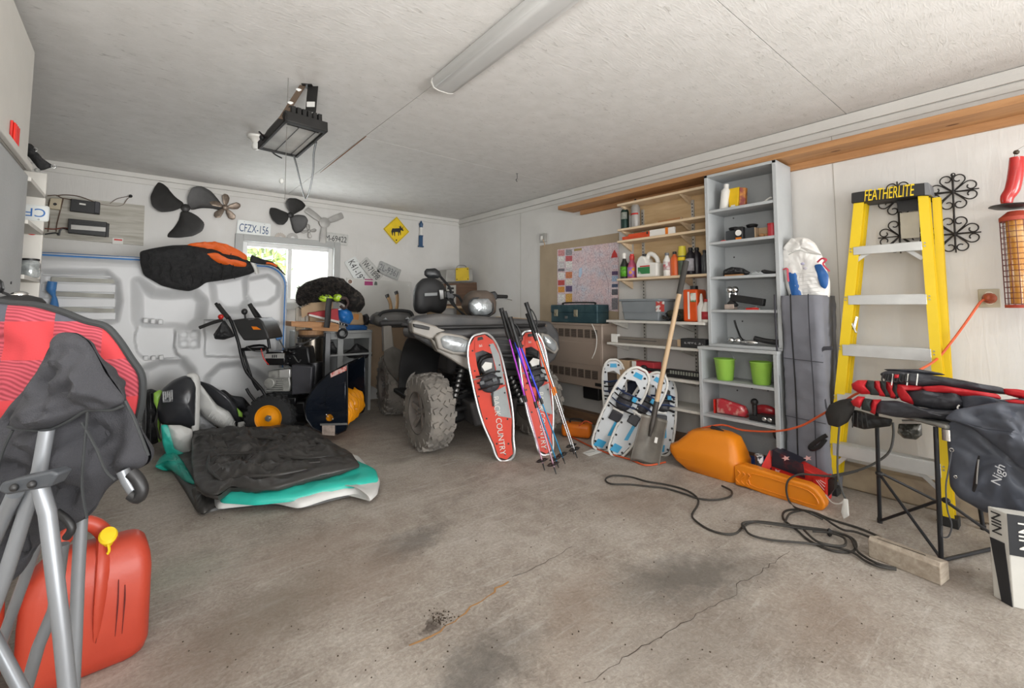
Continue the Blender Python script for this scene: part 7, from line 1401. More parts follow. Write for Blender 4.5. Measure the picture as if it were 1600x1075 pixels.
# ================================================================= white and blue snowshoes
SWH = pm('snowshoe white', '#cfd3d6', .5, var=.05); SBL = pm('snowshoe blue', '#3fa2cf', .5, var=.08)
def wshoe(B, Tp, W, label, roll=0):
    Lh = (Tp - B).length; M = lean(B, Tp, face=(-.8, -.6, .15)) @ RY(roll); t = thing('white_snowshoe', label, 'snowshoe', M); h = W / 2
    fr = [(0, 0), (h * .45, .02 * Lh), (h * .7, .1 * Lh), (h * .9, .3 * Lh), (h, .55 * Lh), (h * .98, .78 * Lh), (h * .75, .93 * Lh), (h * .35, .995 * Lh), (0, Lh)]
    full = [V((x, y, 0)) for x, y in fr] + [V((-x, y, 0)) for x, y in fr[-2:0:-1]]
    MB().tube(full, .010, 8, closed=True, k=3).build('tube_frame', PAPER, t)
    def deck(pts, mat, z=0, name='deck'): MB().prism([V((x * h, y * Lh, z)) for x, y in pts], (0, 0, .004)).build(name, mat, t)
    deck([(0, .015), (.5, .06), (.72, .2), (.86, .4), (.9, .56), (.4, .6), (-.4, .6), (-.9, .56), (-.86, .4), (-.72, .2), (-.5, .06)], SWH)
    deck([(.4, .6), (.92, .55), (.92, .78), (.68, .93), (.3, .98), (-.3, .98), (-.68, .93), (-.55, .84), (0, .86), (.55, .8), (.55, .66)], SWH); deck([(-.4, .6), (-.92, .55), (-.92, .78), (-.68, .93), (-.55, .84), (-.55, .66)], SWH)
    deck([(-.3, .9), (.3, .9), (.26, .95), (-.26, .95)], SBL, .0045, 'blue_logo_patch'); deck([(-.45, .03), (.2, .05), (.25, .13), (-.35, .12)], SBL, .0045, 'blue_tail_patch'); deck([(.1, .2), (.35, .22), (.3, .4), (.08, .38)], SBL, .0045, 'blue_wave')
    for s_ in (-1, 1):
        for y, x in ((.08, .45), (.2, .6), (.34, .72), (.5, .8), (.7, .82), (.84, .72), (.93, .45)): MB().cyl((s_ * x * h, y * Lh, .004), (s_ * x * h, y * Lh, .009), .009, n=8).build('rivet', BLACK, t)
        for y, x in ((.14, .74), (.27, .86), (.42, .93), (.62, .97), (.9, .8)): MB().box((s_ * x * h, y * Lh, .004), (.012, .035, .006)).build('edge_slot', BLACK, t)
    DBL = pm('binding navy', '#27365a', .5, var=.3, vs=25)
    MB().puff([V((h * .55 * math.cos(a), .62 * Lh + .11 * Lh * math.sin(a), .015)) for a in [i * math.pi / 8 for i in range(16)]], (0, 0, 1), .035, rings=6, wr=.01, wf=30).build('binding', DARK, t)
    for k, y in enumerate((.54, .6, .66, .72)): MB().tube([(-h * .85, y * Lh, .012), (-h * .35, y * Lh, .045), (h * .35, y * Lh + .01, .05), (h * .85, y * Lh, .012)], .010, 8, flat=.5).build('binding_strap', DBL if k % 2 else BLACK, t)
    MB().bx((-h * .5, .5 * Lh, .01), (h * .3, .535 * Lh, .03)).build('white_heel_bar', WHITE, t, bevel=.006); MB().bx((-h * .45, .38 * Lh, .006), (h * .35, .49 * Lh, .02)).build('heel_pad', DARK, t, bevel=.008)
    MB().bx((h * .3, .68 * Lh, .045), (h * .6, .73 * Lh, .06)).build('blue_buckle', SBL, t, bevel=.005)
    return t
def at(px, py, x): return hit(px, py, x=x)
b0 = fl(934, 703); wshoe(b0, at(1003, 577, b0.x + .08), .225, 'front left white and blue snowshoe, tilted right, with heel bar showing', 8)
b0 = fl(958, 712); wshoe(b0, at(1034, 585, b0.x + .3) , .2, 'white and blue snowshoe lying behind shovel blade, steeply tilted', -5)
b0 = fl(1033, 712, .0); b0.x -= .0; wshoe(b0, at(1036, 586, b0.x + .16), .21, 'white and blue snowshoe standing at right of the shovel blade', 0)
b0 = fl(975, 668, .0); wshoe(V((3.22, 2.5, .02)), at(958, 562, 3.27), .2, 'rearmost white and blue snowshoe showing only its toe', 0)
# orange charger, paper, orange cord
t = thing('orange_case', 'small orange plastic case with cord on floor behind silver poles', 'case', fl(912, 688))
p = fl(908, 684); MB(LZ(p.x, p.y + .05, 0, -60)).bx((-.13, -.07, .005), (.13, .07, .12)).build('case', pm('case orange', '#e0761a', .4), t, w=True, bevel=.03, seg=3); MB(LZ(p.x, p.y + .05, 0, -60)).tube([(-.06, 0, .115), (-.05, 0, .15), (.05, 0, .15), (.06, 0, .115)], .008, 8).build('handle', RUB, t, w=True)
t = thing('loose_paper', 'white sheet of paper lying on floor near silver pole tips', 'paper', fl(925, 707))
MB().prism([fl(*p, .002) for p in ((910, 708), (925, 702), (942, 706), (920, 713))], (0, 0, .002)).build('sheet', PAPER, t, w=True, smooth=0); MB().tube([fl(914, 708, .0045), fl(930, 705, .0045)], .001, 4, k=1).build('printed_line', INK, t, w=True)
OC = pm('orange cord', '#c8562e', .5)
t = thing('orange_extension_cord', 'orange extension cord running from outlet, over orange case to floor', 'cord', rw(1545, 467, .04))
pts = [rw(1543, 467, .045), rw(1532, 472, .07), rw(1512, 500, .1), rw(1490, 530, .13), rw(1465, 560, .2), hit(1437, 578, x=3.1), hit(1400, 596, x=3.0), hit(1345, 612, x=3.0), hit(1312, 632, x=3.05), hit(1280, 650, x=3.1), hit(1250, 666, x=3.15), hit(1210, 674, x=3.18), hit(1160, 672, x=3.2), hit(1130, 664, x=3.22), hit(1100, 668, x=3.2), hit(1075, 676, x=3.18)]
MB().tube(pts, .0062, 8).build('cord', OC, t, w=True); MB().tube([fl(*p, .008) for p in ((1040, 722), (1010, 727), (985, 718), (950, 708), (920, 696), (900, 686), (893, 682), (898, 676), (915, 668))], .0062, 8).build('floor_run', OC, t, w=True)
MB().tube([hit(*p, x=2.95) for p in ((905, 665), (915, 658), (925, 662))], .006, 8).build('coil', OC, t, w=True)
MB().tube([rw(1546, 466, .01), rw(1544, 466, .05), rw(1540, 469, .06)], [.03, .024, .012], 12).build('plug', pm('plug orange brown', '#a04a28', .5), t, w=True)
# ================================================================= chainsaw case
OCS = pm('case orange moulded', '#e08316', .38, var=.05, vs=2)
t = thing('chainsaw_case', 'big orange moulded chainsaw case with long bar cover on floor', 'chainsaw case', V((3.15, 1.6, 0)))
xq = 3.03
yk = lambda px, x=xq: hit(px, 720, x=x).y
def rr(y0, y1, x0, x1, r, z, n=5):
    o = []
    for sx, sy, a0 in ((x1 - r, y1 - r, 0), (x0 + r, y1 - r, 90), (x0 + r, y0 + r, 180), (x1 - r, y0 + r, 270)):
        for k in range(n): a = rad(a0 + 90 * k / (n - 1)); o.append(V((sx + r * math.cos(a), sy + r * math.sin(a), z)))
    return o
yl, yr_ = yk(1042), yk(1150)
S_ = [rr(yr_ + .02, yl - .12, 3.05, 3.25, .05, .002), rr(yr_ - .0, yl - .04, 3.035, 3.27, .06, .05), rr(yr_ - .01, yl, 3.03, 3.275, .06, .1), rr(yr_ - .01, yl, 3.03, 3.275, .06, .135), rr(yr_ - .0, yl - .005, 3.035, 3.275, .06, .15), rr(yr_ + .005, yl - .05, 3.045, 3.27, .05, .17), rr(yr_ + .02, yl - .1, 3.065, 3.255, .05, .22), rr(yr_ + .04, yl - .15, 3.085, 3.245, .05, .27), rr(yr_ + .08, yl - .25, 3.11, 3.22, .05, .292), rr(yr_ + .12, yl - .3, 3.14, 3.2, .028, .297)]
vs = [p for q in S_ for p in q]; n = len(S_[0]); fs = [(i * n + j, i * n + (j + 1) % n, (i + 1) * n + (j + 1) % n, (i + 1) * n + j) for i in range(len(S_) - 1) for j in range(n)]; fs += [tuple(range(n - 1, -1, -1)), tuple(range(len(vs) - n, len(vs)))]
MB().add(vs, fs).build('case_body', OCS, t, w=True, smooth=60)
MB().tube([hit(*p, x=3.04) for p in ((1058, 714), (1085, 720), (1117, 725))], .009, 8).build('moulded_rib', OCS, t, w=True)
bar = [(1146, 727), (1160, 726), (1180, 732), (1230, 748), (1262, 757), (1274, 764), (1285, 778), (1290, 790), (1286, 798), (1274, 799), (1250, 790), (1200, 775), (1165, 762), (1148, 758)]
P = [hit(*p, x=3.03) for p in bar]; MB().prism(P, (.075, 0, 0)).build('bar_cover', OCS, t, w=True, bevel=.012, seg=3)
inn = [(1175, 740), (1230, 756), (1262, 766), (1276, 780), (1276, 790), (1250, 783), (1200, 767), (1172, 757)]
MB().tube([hit(*p, x=3.028) for p in inn], .004, 6, closed=True, k=2).build('pressed_outline', OCS, t, w=True)
for q in (1152, 1160, 1168): 
    MB().tube([hit(q, 735 + (q - 1152) * .3, x=3.028), hit(q + 4, 740 + (q - 1152) * .3, x=3.026), hit(q - 2, 748 + (q - 1152) * .3, x=3.028), hit(q + 3, 755 + (q - 1152) * .3, x=3.028)], .004, 6).build('hinge_rib', OCS, t, w=True)
MB().tube([(3.16, yl - .3, .29), (3.16, yl - .28, .305), (3.16, yr_ + .2, .305), (3.16, yr_ + .14, .29)], .012, 8).build('carry_handle', BLACK, t, w=True)
# red boxes
t = thing('red_black_box', 'torn red and black printed carton on floor behind chainsaw bar', 'box', V((3.25, 1.2, 0)))
RBX = pm('box black navy', '#1e1e2a', .4, var=.5, vs=14, hx2='#5a2028', vthr=(.55, .7)); RBR = pm('box red', '#c42a22', .4, var=.2, vs=20)
q0 = lambda px, py, x: hit(px, py, x=x)
a, b_ = hit(1204, 740, x=3.13), hit(1287, 760, x=3.13)
MB().prism([q0(1205, 704, 3.16), q0(1268, 738, 3.16), q0(1288, 749, 3.16), q0(1288, 800, 3.16), q0(1205, 770, 3.16)], (.11, 0, 0)).build('carton', RBR, t, w=True, bevel=.003)
MB().prism([q0(1207, 703, 3.155), q0(1255, 725, 3.155), q0(1258, 747, 3.155), q0(1206, 728, 3.155)], (-.004, 0, .0)).build('printed_front', RBX, t, w=True)
MB().prism([q0(1190, 728, 3.12), q0(1203, 703, 3.155), q0(1206, 729, 3.155), q0(1192, 745, 3.12)], (.004, 0, 0)).build('end_flap', RBR, t, w=True)
MB().prism([q0(1206, 704, 3.16), q0(1250, 724, 3.16), V((3.27, q0(1250, 724, 3.16).y, q0(1250, 724, 3.16).z)), V((3.27, q0(1206, 704, 3.16).y, q0(1206, 704, 3.16).z))], (0, 0, .004)).build('lid_flap', RBX, t, w=True)
for q in ((1228, 716), (1214, 737), (1262, 716)): MB().prism([q0(q[0] + 7 * math.cos(a) * (1 if k % 2 else .45), q[1] + 4.5 * math.sin(a) * (1 if k % 2 else .45), 3.149) for k, a in enumerate([i * math.pi / 5 for i in range(10)])], (-.002, 0, 0)).build('torn_star', pm('pink paper', '#d8a8a4', .7), t, w=True)
t = thing('red_stripe_box', 'second red carton with white lines at the tip of chainsaw bar', 'box', V((3.25, 1.0, 0)))
MB().prism([q0(1270, 748, 3.14), q0(1291, 746, 3.14), q0(1291, 785, 3.14), q0(1270, 775, 3.14)], (.1, 0, 0)).build('carton', RBR, t, w=True, bevel=.003)
for k in range(3): MB().beam(q0(1275 + k * 3, 750, 3.137), q0(1288 + k, 766 - k * 5, 3.137), .002, .003, up=(1, 0, 0)).build('printed_line', PAPER, t, w=True)
MB().prism([q0(1291, 750, 3.17), q0(1304, 748, 3.17), q0(1303, 765, 3.17), q0(1293, 777, 3.17)], (.06, 0, 0)).build('black_end', BLACK, t, w=True)
t = thing('striped_can', 'striped grey can between chainsaw case and red carton', 'can', V((3.17, 1.3, .12)))
p = q0(1187, 738, 3.14); MB().cyl((p.x, p.y, 0), (p.x, p.y, q0(1187, 711, 3.14).z), .025).build('can', pm('striped can', '#34343a', .4, hx2='#cfcfd2', vthr=(.48, .52), vs=25), t, w=True); MB().torus((p.x, p.y, q0(1187, 711, 3.14).z), .024, .003, n=20, k=6).build('rim', STEEL, t, w=True)
t = thing('blue_tarp', 'dark blue cloth bundle on floor behind the orange chainsaw case', 'cloth', V((3.38, 1.45, 0)))
MB().ell((3.36, 1.40, .05), (.1, .14, .07), wr=.3, wf=12).build('tarp', pm('tarp blue', '#1f3f78', .6, var=.2), t, w=True); MB().tube([(3.27, 1.42, .02), (3.25, 1.36, .05), (3.27, 1.3, .02)], .012, 6, wr=.004).build('tarp_fold', pm('tarp blue', ''), t, w=True)
# ================================================================= ladder
t = thing('yellow_ladder', 'yellow fibreglass stepladder with black top cap leaning on right wall', 'ladder', V((3.45, .75, 0)))
LY = pm('fibreglass yellow', '#e3c21a', .4, var=.05, vs=3)
xb, xt = 3.33, 3.44
def LP(px, py):   # point on the sloping front plane of the ladder
    x = xb
    for _ in range(12): p = hit(px, py, x=x); x = xb + (xt - xb) * p.z / 1.85
    return hit(px, py, x=x)
def rail(a, b_, wy, dep, mat, nm='front_rail', sgn=1):
    """C channel: web plus two flanges"""
    a, b_ = V(a), V(b_); d = V((dep, 0, 0)); w_ = V((0, wy, 0))
    for off, e, f in ((V(), w_, V((.004, 0, 0))), (V(), V((0, .004 * sgn, 0)), d), (V((dep, 0, 0)), w_, V((.004, 0, 0)))):
        pass
    P0 = [a, a + w_, a + w_ + V((.005, 0, 0)), a + V((.005, -0, 0)) + w_ * .14, a + V((dep, 0, 0)) + w_ * .14, a + V((dep, 0, 0)) + w_, a + V((dep + .005, 0, 0)) + w_, a + V((dep + .005, 0, 0))]
    mb = MB(); n = len(P0); D = b_ - a; vs = P0 + [p + D for p in P0]
    mb.add(vs, [(i, (i + 1) % n, n + (i + 1) % n, n + i) for i in range(n)] + [tuple(range(n)), tuple(range(n, 2 * n))]); return mb.build(nm, mat, t, w=True)
L0, L1 = LP(1290, 752), LP(1334, 316); R0, R1 = LP(1473, 806), LP(1434, 306)
L0.z = max(.004, L0.z); 
rail(L0, L1, -.052 - .0, .06, LY); rail(R0 + V((0, -.0, 0)), R1, -.045, .06, LY)
# web shift so that rails read 26 px wide
rail(hit(1306, 742, x=3.44), hit(1347, 318, x=3.53), -.03, .035, LY, 'rear_rail'); rail(LP(1478, 770) + V((.11, 0, 0)), LP(1452, 306) + V((.08, 0, 0)), -.035, .04, LY, 'rear_rail')
cap = [LP(1331, 318), LP(1331, 302), LP(1343, 300), LP(1392, 295), LP(1393, 291), LP(1447, 286), LP(1452, 306), LP(1440, 306)]
MB().prism([p - V((.012, 0, 0)) for p in cap], (.16, 0, 0)).build('top_cap', pm('ladder cap black', '#232222', .5), t, w=True, bevel=.004)
MB().prism([LP(1445, 286) + V((-.014, 0, 0)), LP(1451, 286) + V((-.014, 0, 0)), LP(1455, 305) + V((-.014, 0, 0)), LP(1446, 305) + V((-.014, 0, 0))], (.15, 0, 0)).build('cap_end', pm('cap end grey', '#77787a', .5), t, w=True)
c_ = LP(1388, 303); u_ = (LP(1435, 298) - LP(1345, 309)).normalized(); TM = frame(c_ - V((.0145, 0, 0)), u_, V((0, 0, 1)), V((-1, 0, 0)))
text(t, 'FEATHERLITE', .1, TM, YEL, fit=(LP(1428, 300) - LP(1348, 310)).length * .98, w=True, shear=.25, ext=.0012)
steps = [((1333, 382), (1441, 382), 13), ((1325, 460), (1448, 462), 15), ((1316, 537), (1455, 547), 18), ((1308, 612), (1463, 638), 19), ((1301, 690), (1470, 727), 20)]
for (a, b_, hpx) in steps:
    A0, A1 = LP(*a), LP(*b_); B0 = LP(a[0], a[1] + hpx); zc = (A0.z + A1.z) / 2; h_ = (A0 - B0).length * .95
    A0.z = A1.z = zc
    MB().beam(A0 + V((-.004, 0, -h_ / 2)), A1 + V((-.004, 0, -h_ / 2)), .006, h_).build('step_front', ALU, t, w=True, bevel=.002)
    s_ = MB(); s_.bx((A0.x - .004, A1.y, zc - .004), (A0.x + .075, A0.y, zc)); s_.build('step_tread', ALU, t, w=True)
    g = MB()
    for k in range(5): g.bx((A0.x + k * .014, A1.y + .01, zc), (A0.x + k * .014 + .005, A0.y - .01, zc + .0025))
    g.build('tread_ribs', ALU, t, w=True, kind='stuff', smooth=0)
    for p in (A0, A1):
        s1_ = 1 if p is A0 else -1
        for dz in (-.01, -.028): MB().cyl((p.x - .012, p.y + s1_ * .012, zc + dz), (p.x - .006, p.y + s1_ * .012, zc + dz), .0045, n=8).build('rivet', STEEL, t, w=True)
for a, b_ in (((1332, 410), (1364, 388)), ((1441, 404), (1410, 386)), ((1298, 732), (1328, 708)), ((1470, 770), (1425, 728))):
    MB().beam(LP(*a) + V((.02, 0, 0)), LP(*b_) + V((.02, 0, 0)), .01, .022).build('gusset_brace', ALU, t, w=True)
MB().beam(LP(1332, 515) + V((.02, 0, 0)), LP(1336, 495) + V((.03, 0, 0)), .008, .012).build('spreader_clip', STEEL, t, w=True)
MB().tube([LP(1330, 505) + V((.01, 0, 0)), LP(1337, 520) + V((.01, 0, 0))], .006, 6, k=1).build('spreader_clip', STEEL, t, w=True)
for p in (L0, R0): MB().bx((p.x - .006, p.y - .06, 0), (p.x + .07, p.y + .006, .05)).build('rubber_foot', RUB, t, w=True, bevel=.004)
MB().prism([rw(1400, 312, .07), rw(1434, 308, .07), rw(1434, 329, .07), rw(1404, 331, .07)], (.006, 0, 0)).build('back_cap_plate', BLACK, t, w=True)
MB().prism([rw(1406, 333, .05), rw(1436, 330, .05), rw(1437, 371, .05), rw(1408, 373, .05)], (.006, 0, 0)).build('cream_plate', pm('cream plate', '#c6c0b0', .6), t, w=True)
# wrought iron trellis on the wall
t = thing('iron_wall_ornament', 'black wrought iron scroll ornament on wall behind ladder top', 'wall ornament', rw(1445, 340, .02))
IR = pm('wrought iron', '#2a2725', .6, .4)
for cx, cy in ((1403, 310), (1406, 369), (1489, 300), (1492, 366)):
    M = RW(cx, cy, .02); R_ = .075; s = mpp(M.translation)
    MB(M).ell((0, 0, 0), (.012, .012, .008)).build('boss', IR, t, w=True)
    MB(M).cyl((-.105, 0, 0), (.105, 0, 0), .0035, n=8).cyl((0, -.105, 0), (0, .105, 0), .0035, n=8).build('cross_bar', IR, t, w=True)
    for k in range(4):
        A_ = RZ(90 * k + 45)
        for s_ in (-1, 1):
            sp = [A_ @ V((r_ * 1, 0, 0)) for r_ in (.0, .03, .055)]
            c_ = V((.068, s_ * .034, 0)); pts = [V((0, 0, 0)), V((.03, s_ * .002, 0)), V((.055, s_ * .003, 0))]
            for j in range(11): a = rad(-100 + 36 * j); q = .031 * (1 - j / 16); pts.append(c_ + V((q * math.cos(a), s_ * q * math.sin(a), 0)))
            MB(M @ A_).tube(pts, .0034, 6, k=2).build('scroll', IR, t, w=True)
for pts in (((1489, 274), (1489, 300), (1492, 366), (1493, 388)), ((1403, 290), (1403, 310), (1406, 369), (1406, 392)), ((1400, 311), (1450, 303), (1519, 297)), ((1403, 370), (1460, 368), (1520, 363))):
    MB().tube([rw(*p, .022) for p in pts], .0045, 8, k=1).build('iron_bar', IR, t, w=True)
MB().torus(rw(1489, 273, .022), .008, .003, (1, 0, 0), 14, 6).build('top_ring', IR, t, w=True)
MB().tube([rw(1455, 303, .03), rw(1462, 315, .05), rw(1470, 325, .02)], .005, 6, k=1).build('hook_arm', IR, t, w=True)
# outlet
M = RW(1546, 466, .0); t = thing('wall_outlet', 'beige double socket with orange plug on right wall', 'outlet', M)
OB = pm('outlet beige', '#aea791', .5); MB().bx((-.042, -.05, 0), (.042, .05, .008)).build('cover_plate', OB, t, bevel=.003)
for dy in (.02, -.02): MB().lathe([(.017, .008), (.017, .011), (0, .011)], 20, T((0, dy, 0))).build('socket_face', pm('socket cream', '#d2cdbc', .4), t)
for x in (-.006, .006): MB().bx((x - .0015, -.02, .011), (x + .0015, -.012, .0115)).build('slot', BLACK, t)
MB().cyl((0, -.027, .011), (0, -.027, .0116), .003).build('slot', BLACK, t)
# red lantern heater
t = thing('red_lantern', 'red tube lantern with black disc shade and amber caged glass', 'lantern', rw(1590, 480, .1))
LR = pm('lantern red', '#b3201c', .25, var=.15, vs=10, coat=.5)
xo = 3.47
c = hit(1592, 405, x=xo)
p_t, p_b = hit(1590, 247, x=xo), hit(1573, 315, x=xo)
MB().tube([hit(*p, x=xo) for p in ((1589, 246), (1587, 270), (1582, 295), (1574, 308), (1573, 318))], [.028, .03, .03, .027, .022], 18).build('red_tube', LR, t, w=True)
MB().lathe([(0, .014), (.04, .012), (.085, .004), (.09, -.002), (.07, -.01), (0, -.014)], 32, T(hit(1583, 322, x=xo)) @ RX(3)).build('disc_shade', pm('black shade', '#25282a', .4), t, w=True)
MB().tube([hit(*p, x=xo) for p in ((1586, 246), (1588, 238), (1592, 234), (1602, 228))], .004, 6).build('hanger_wire', STEEL, t, w=True); MB().ell(hit(1588, 238, x=xo), (.012, .012, .012)).build('hanger_knob', pm('dark brass', '#4d4438', .5, .5), t, w=True)
cz0, cz1 = hit(1590, 478, x=xo).z, hit(1590, 345, x=xo).z; cy = hit(1590, 400, x=xo).y; cy = hit(1565, 400, x=xo).y - .06
MB().cyl((xo, cy, cz0 + .01), (xo, cy, cz1), .04, n=24).build('amber_glass', pm('amber glass', '#c88a3a', .2, var=.25, vs=6, coat=.6, hx2='#e0c08a', vthr=(.5, .7)), t, w=True)
MB().lathe([(.062, 0), (.062, .02), (.045, .035), (.03, .05), (0, .05)], 24, T((xo, cy, cz1))).build('top_collar', pm('rusty red', '#a8412e', .6), t, w=True)
for k in range(16):
    MB().torus((xo, cy, cz0 + .01 + (cz1 - cz0 - .01) * k / 15), .06, .0016, (0, 0, 1), 20, 5).build('cage_ring', pm('cage wire', '#6a3a38', .6, .3), t, w=True)
for k in range(14): a = 2 * math.pi * k / 14; MB().cyl((xo + .06 * math.cos(a), cy + .06 * math.sin(a), cz0), (xo + .06 * math.cos(a), cy + .06 * math.sin(a), cz1), .0016, n=5).build('cage_wire', pm('cage wire', ''), t, w=True)
MB().lathe([(.062, 0), (.062, .016), (0, .016)], 24, T((xo, cy, cz0 - .01))).build('base_ring', pm('rusty red', ''), t, w=True)
# ================================================================= folding stand with jackets
t = thing('folding_stand', 'black tubular folding table frame beneath the red and black jackets', 'table', V((3.15, .4, 0)))
ST = pm('black tube', '#2c2d30', .4, .4)
g0, g1, g2, g3 = fl(1375, 817), fl(1471, 880), fl(1570, 857), V((3.43, .33, 0))
ztp = .60
u0, u1 = hit(1370, 650, x=3.05), hit(1478, 668, x=2.83); u0.z = u1.z = ztp
u3 = V((3.36, .36, ztp)); u2 = V((3.2, .12, ztp))
for a, b_ in ((g0, hit(1370, 652, x=3.05)), (g1, hit(1462, 668, x=2.86)), (g2 + V((.0, 0, 0)), u2), (g3, u3)):
    a = V((a.x, a.y, .004)); MB().cyl(a, V((b_.x, b_.y, ztp)), .0095, n=12).build('leg', ST, t, w=True); MB().cyl(a - V((0, 0, .003)), a + V((0, 0, .02)), .012, n=12).build('foot_cap', BLACK, t, w=True)
def bar_(a, b_, r=.007, nm='brace'): MB().cyl(a, b_, r, n=10).build(nm, ST, t, w=True)
k0 = g0.lerp(u0, .5) if False else hit(1371, 740, x=3.08)
k1 = hit(1466, 800, x=2.88)
bar_(hit(1375, 742, x=3.08), g1 + V((0, 0, .02))); bar_(g0 + V((0, 0, .01)), hit(1467, 782, x=2.9)); bar_(hit(1378, 740, x=3.08), hit(1462, 782, x=3.3)); bar_(g1 + V((0, 0, .012)), g2 + V((0, 0, .012)), .008); bar_(hit(1476, 782, x=2.9), hit(1552, 836, x=3.2)); bar_(g2 + V((0, 0, .01)), hit(1556, 800, x=3.36))
MB().ell(hit(1374, 740, x=3.07), (.018, .018, .014)).ell(hit(1478, 782, x=2.9), (.016, .016, .013)).build('joint_knob', BLACK, t, w=True)
MB().prism([V((u0.x, u0.y, ztp)), V((u1.x, u1.y - .0, ztp)), u2, u3], (0, 0, .02)).build('table_top', pm('dull steel top', '#8f8f8a', .45, .5, var=.25, vs=10), t, w=True, bevel=.008)
MB().cyl(V((u1.x + .02, u1.y, ztp - .05)), V((u1.x + .02, u1.y, ztp)), .018).build('chrome_corner', CHROME, t, w=True)
t = thing('headlamp_pouch', 'scuffed clear plastic pouch hanging below the stand top', 'pouch', hit(1415, 672, x=3.05))
MB().puff([hit(*p, x=3.02) for p in ((1404, 662), (1440, 662), (1441, 680), (1432, 687), (1412, 685), (1402, 676))], (-1, 0, 0), .03, wr=.015, wf=25).build('pouch', pm('scuffed plastic', '#33332f', .3, hx2='#8e8c86', vthr=(.5, .65), vs=25), t, w=True); MB().tube([hit(1410, 658, x=3.0), hit(1436, 658, x=3.0)], .008, 6, k=1).build('hanger', STEEL, t, w=True)
JB = pm('jacket black', '#3b3c42', .5, var=.2, vs=8, bump=.5, bs=20); JR = pm('jacket red', '#bd2029', .45, var=.12, vs=8, bump=.3, bs=20); JG = pm('jacket band grey', '#2e3534', .75); JW = pm('jacket blue grey', '#494d57', .5, var=.15, vs=6, bump=.35, bs=14)
def J(l, x): return [hit(*p, x=x) for p in l]
def jp(l, x, mat, th=.05, nm='sleeve', wr=.015, c=None, **k): MB().puff(J(l, x), (-1, -.3, .3), th, wr=wr, wf=13, rings=12, c=hit(*c, x=x) if c else None, **k).build(nm, mat, t, w=True)
t = thing('black_outer_jacket', 'black nylon jacket draped off the stand, pocket and white script showing', 'jacket', hit(1530, 700, x=2.95))
jp([(1478, 665), (1495, 652), (1540, 650), (1600, 655), (1680, 670), (1690, 800), (1620, 800), (1597, 806), (1560, 800), (1540, 802), (1520, 790), (1498, 778), (1484, 760), (1482, 720)], 2.86, JW, .06, 'jacket_front', .03, (1560, 720), N=110)
jp([(1475, 655), (1520, 668), (1560, 700), (1600, 735), (1680, 800), (1700, 640), (1560, 628), (1490, 640)], 2.79, JB if False else JW, .04, 'front_flap', .03, (1590, 680), N=100)
MB().tube(J([(1530, 712), (1527, 730), (1524, 755), (1521, 768)], 2.79), [.004, .008, .01, .006], 8, flat=.5).build('zip_pocket', BLACK, t, w=True); MB().tube(J([(1529, 718), (1527, 738), (1526, 756)], 2.783), .003, 6).build('zip_teeth', STEEL, t, w=True)
text(t, 'Nigh', .04, frame(hit(1560, 742, x=2.765), V((0, -.22, .975)).normalized(), V((0, .975, .22)).normalized(), V((-1, 0, 0))), pm('dull white print', '#b5b6b8', .6), fit=.085, w=True, shear=.15)
MB().torus(hit(1487, 703, x=2.80), .007, .002, (1, 0, 0), 12, 6).build('snap_ring', CHROME, t, w=True); MB().torus(hit(1493, 745, x=2.80), .005, .002, (1, 0, 0), 12, 6).build('snap_ring', CHROME, t, w=True)
MB().tube(J([(1487, 705), (1482, 735), (1478, 760), (1480, 795), (1487, 820), (1482, 838), (1472, 838), (1472, 822)], 2.80), .003, 6).build('draw_cord', pm('cord grey', '#4a4c50', .6), t, w=True)
t = thing('red_black_jacket', 'folded red and black racing jacket, middle of the stack on stand', 'jacket', hit(1420, 640, x=2.9))
xj = 2.93
for l, mm, nm in (([(1330, 600), (1340, 594), (1356, 594), (1352, 604), (1362, 616), (1345, 616), (1332, 608)], JR, 'red_cuff'), ([(1354, 594), (1366, 595), (1366, 606), (1376, 618), (1360, 617), (1350, 604)], JG, 'grey_band'), ([(1366, 595), (1374, 595), (1376, 606), (1384, 620), (1374, 619), (1365, 606)], JR, 'red_band'), ([(1374, 595), (1384, 596), (1384, 607), (1392, 621), (1383, 620), (1375, 607)], JG, 'grey_band'), ([(1384, 596), (1396, 598), (1394, 610), (1402, 624), (1391, 622), (1384, 608)], JR, 'red_band'), ([(1395, 598), (1406, 600), (1402, 610), (1405, 622), (1398, 624), (1392, 612)], JG, 'grey_band')): jp(l, xj, mm, .035, nm, .006)
jp([(1402, 600), (1445, 604), (1440, 611), (1415, 611), (1415, 618), (1428, 628), (1427, 633), (1408, 626), (1400, 612)], xj - .02, JR, .03, 'red_yoke', .008, (1412, 610))
jp([(1414, 612), (1450, 607), (1500, 611), (1512, 620), (1510, 640), (1480, 643), (1428, 634), (1416, 622)], xj - .0, JB, .075, 'sleeve', .03)
jp([(1440, 604), (1470, 602), (1520, 610), (1560, 616), (1566, 624), (1520, 622), (1480, 614), (1446, 612)], xj - .05, JR, .025, 'red_stripe', .012)
jp([(1566, 626), (1585, 624), (1640, 634), (1600, 640), (1572, 634)], xj - .08, JR, .025, 'red_tab', .01)
jp([(1500, 616), (1530, 618), (1560, 625), (1600, 622), (1680, 630), (1670, 650), (1600, 646), (1540, 648), (1505, 642)], xj - .04, JW, .05, 'jacket_body', .03)
MB().tube(J([(1499, 633), (1496, 637), (1500, 643)], xj - .09), .003, 6).build('piping', WHITE, t, w=True)
t = thing('red_black_trousers', 'bottom folded black garment with red patches lying on stand', 'trousers', hit(1420, 660, x=2.9))
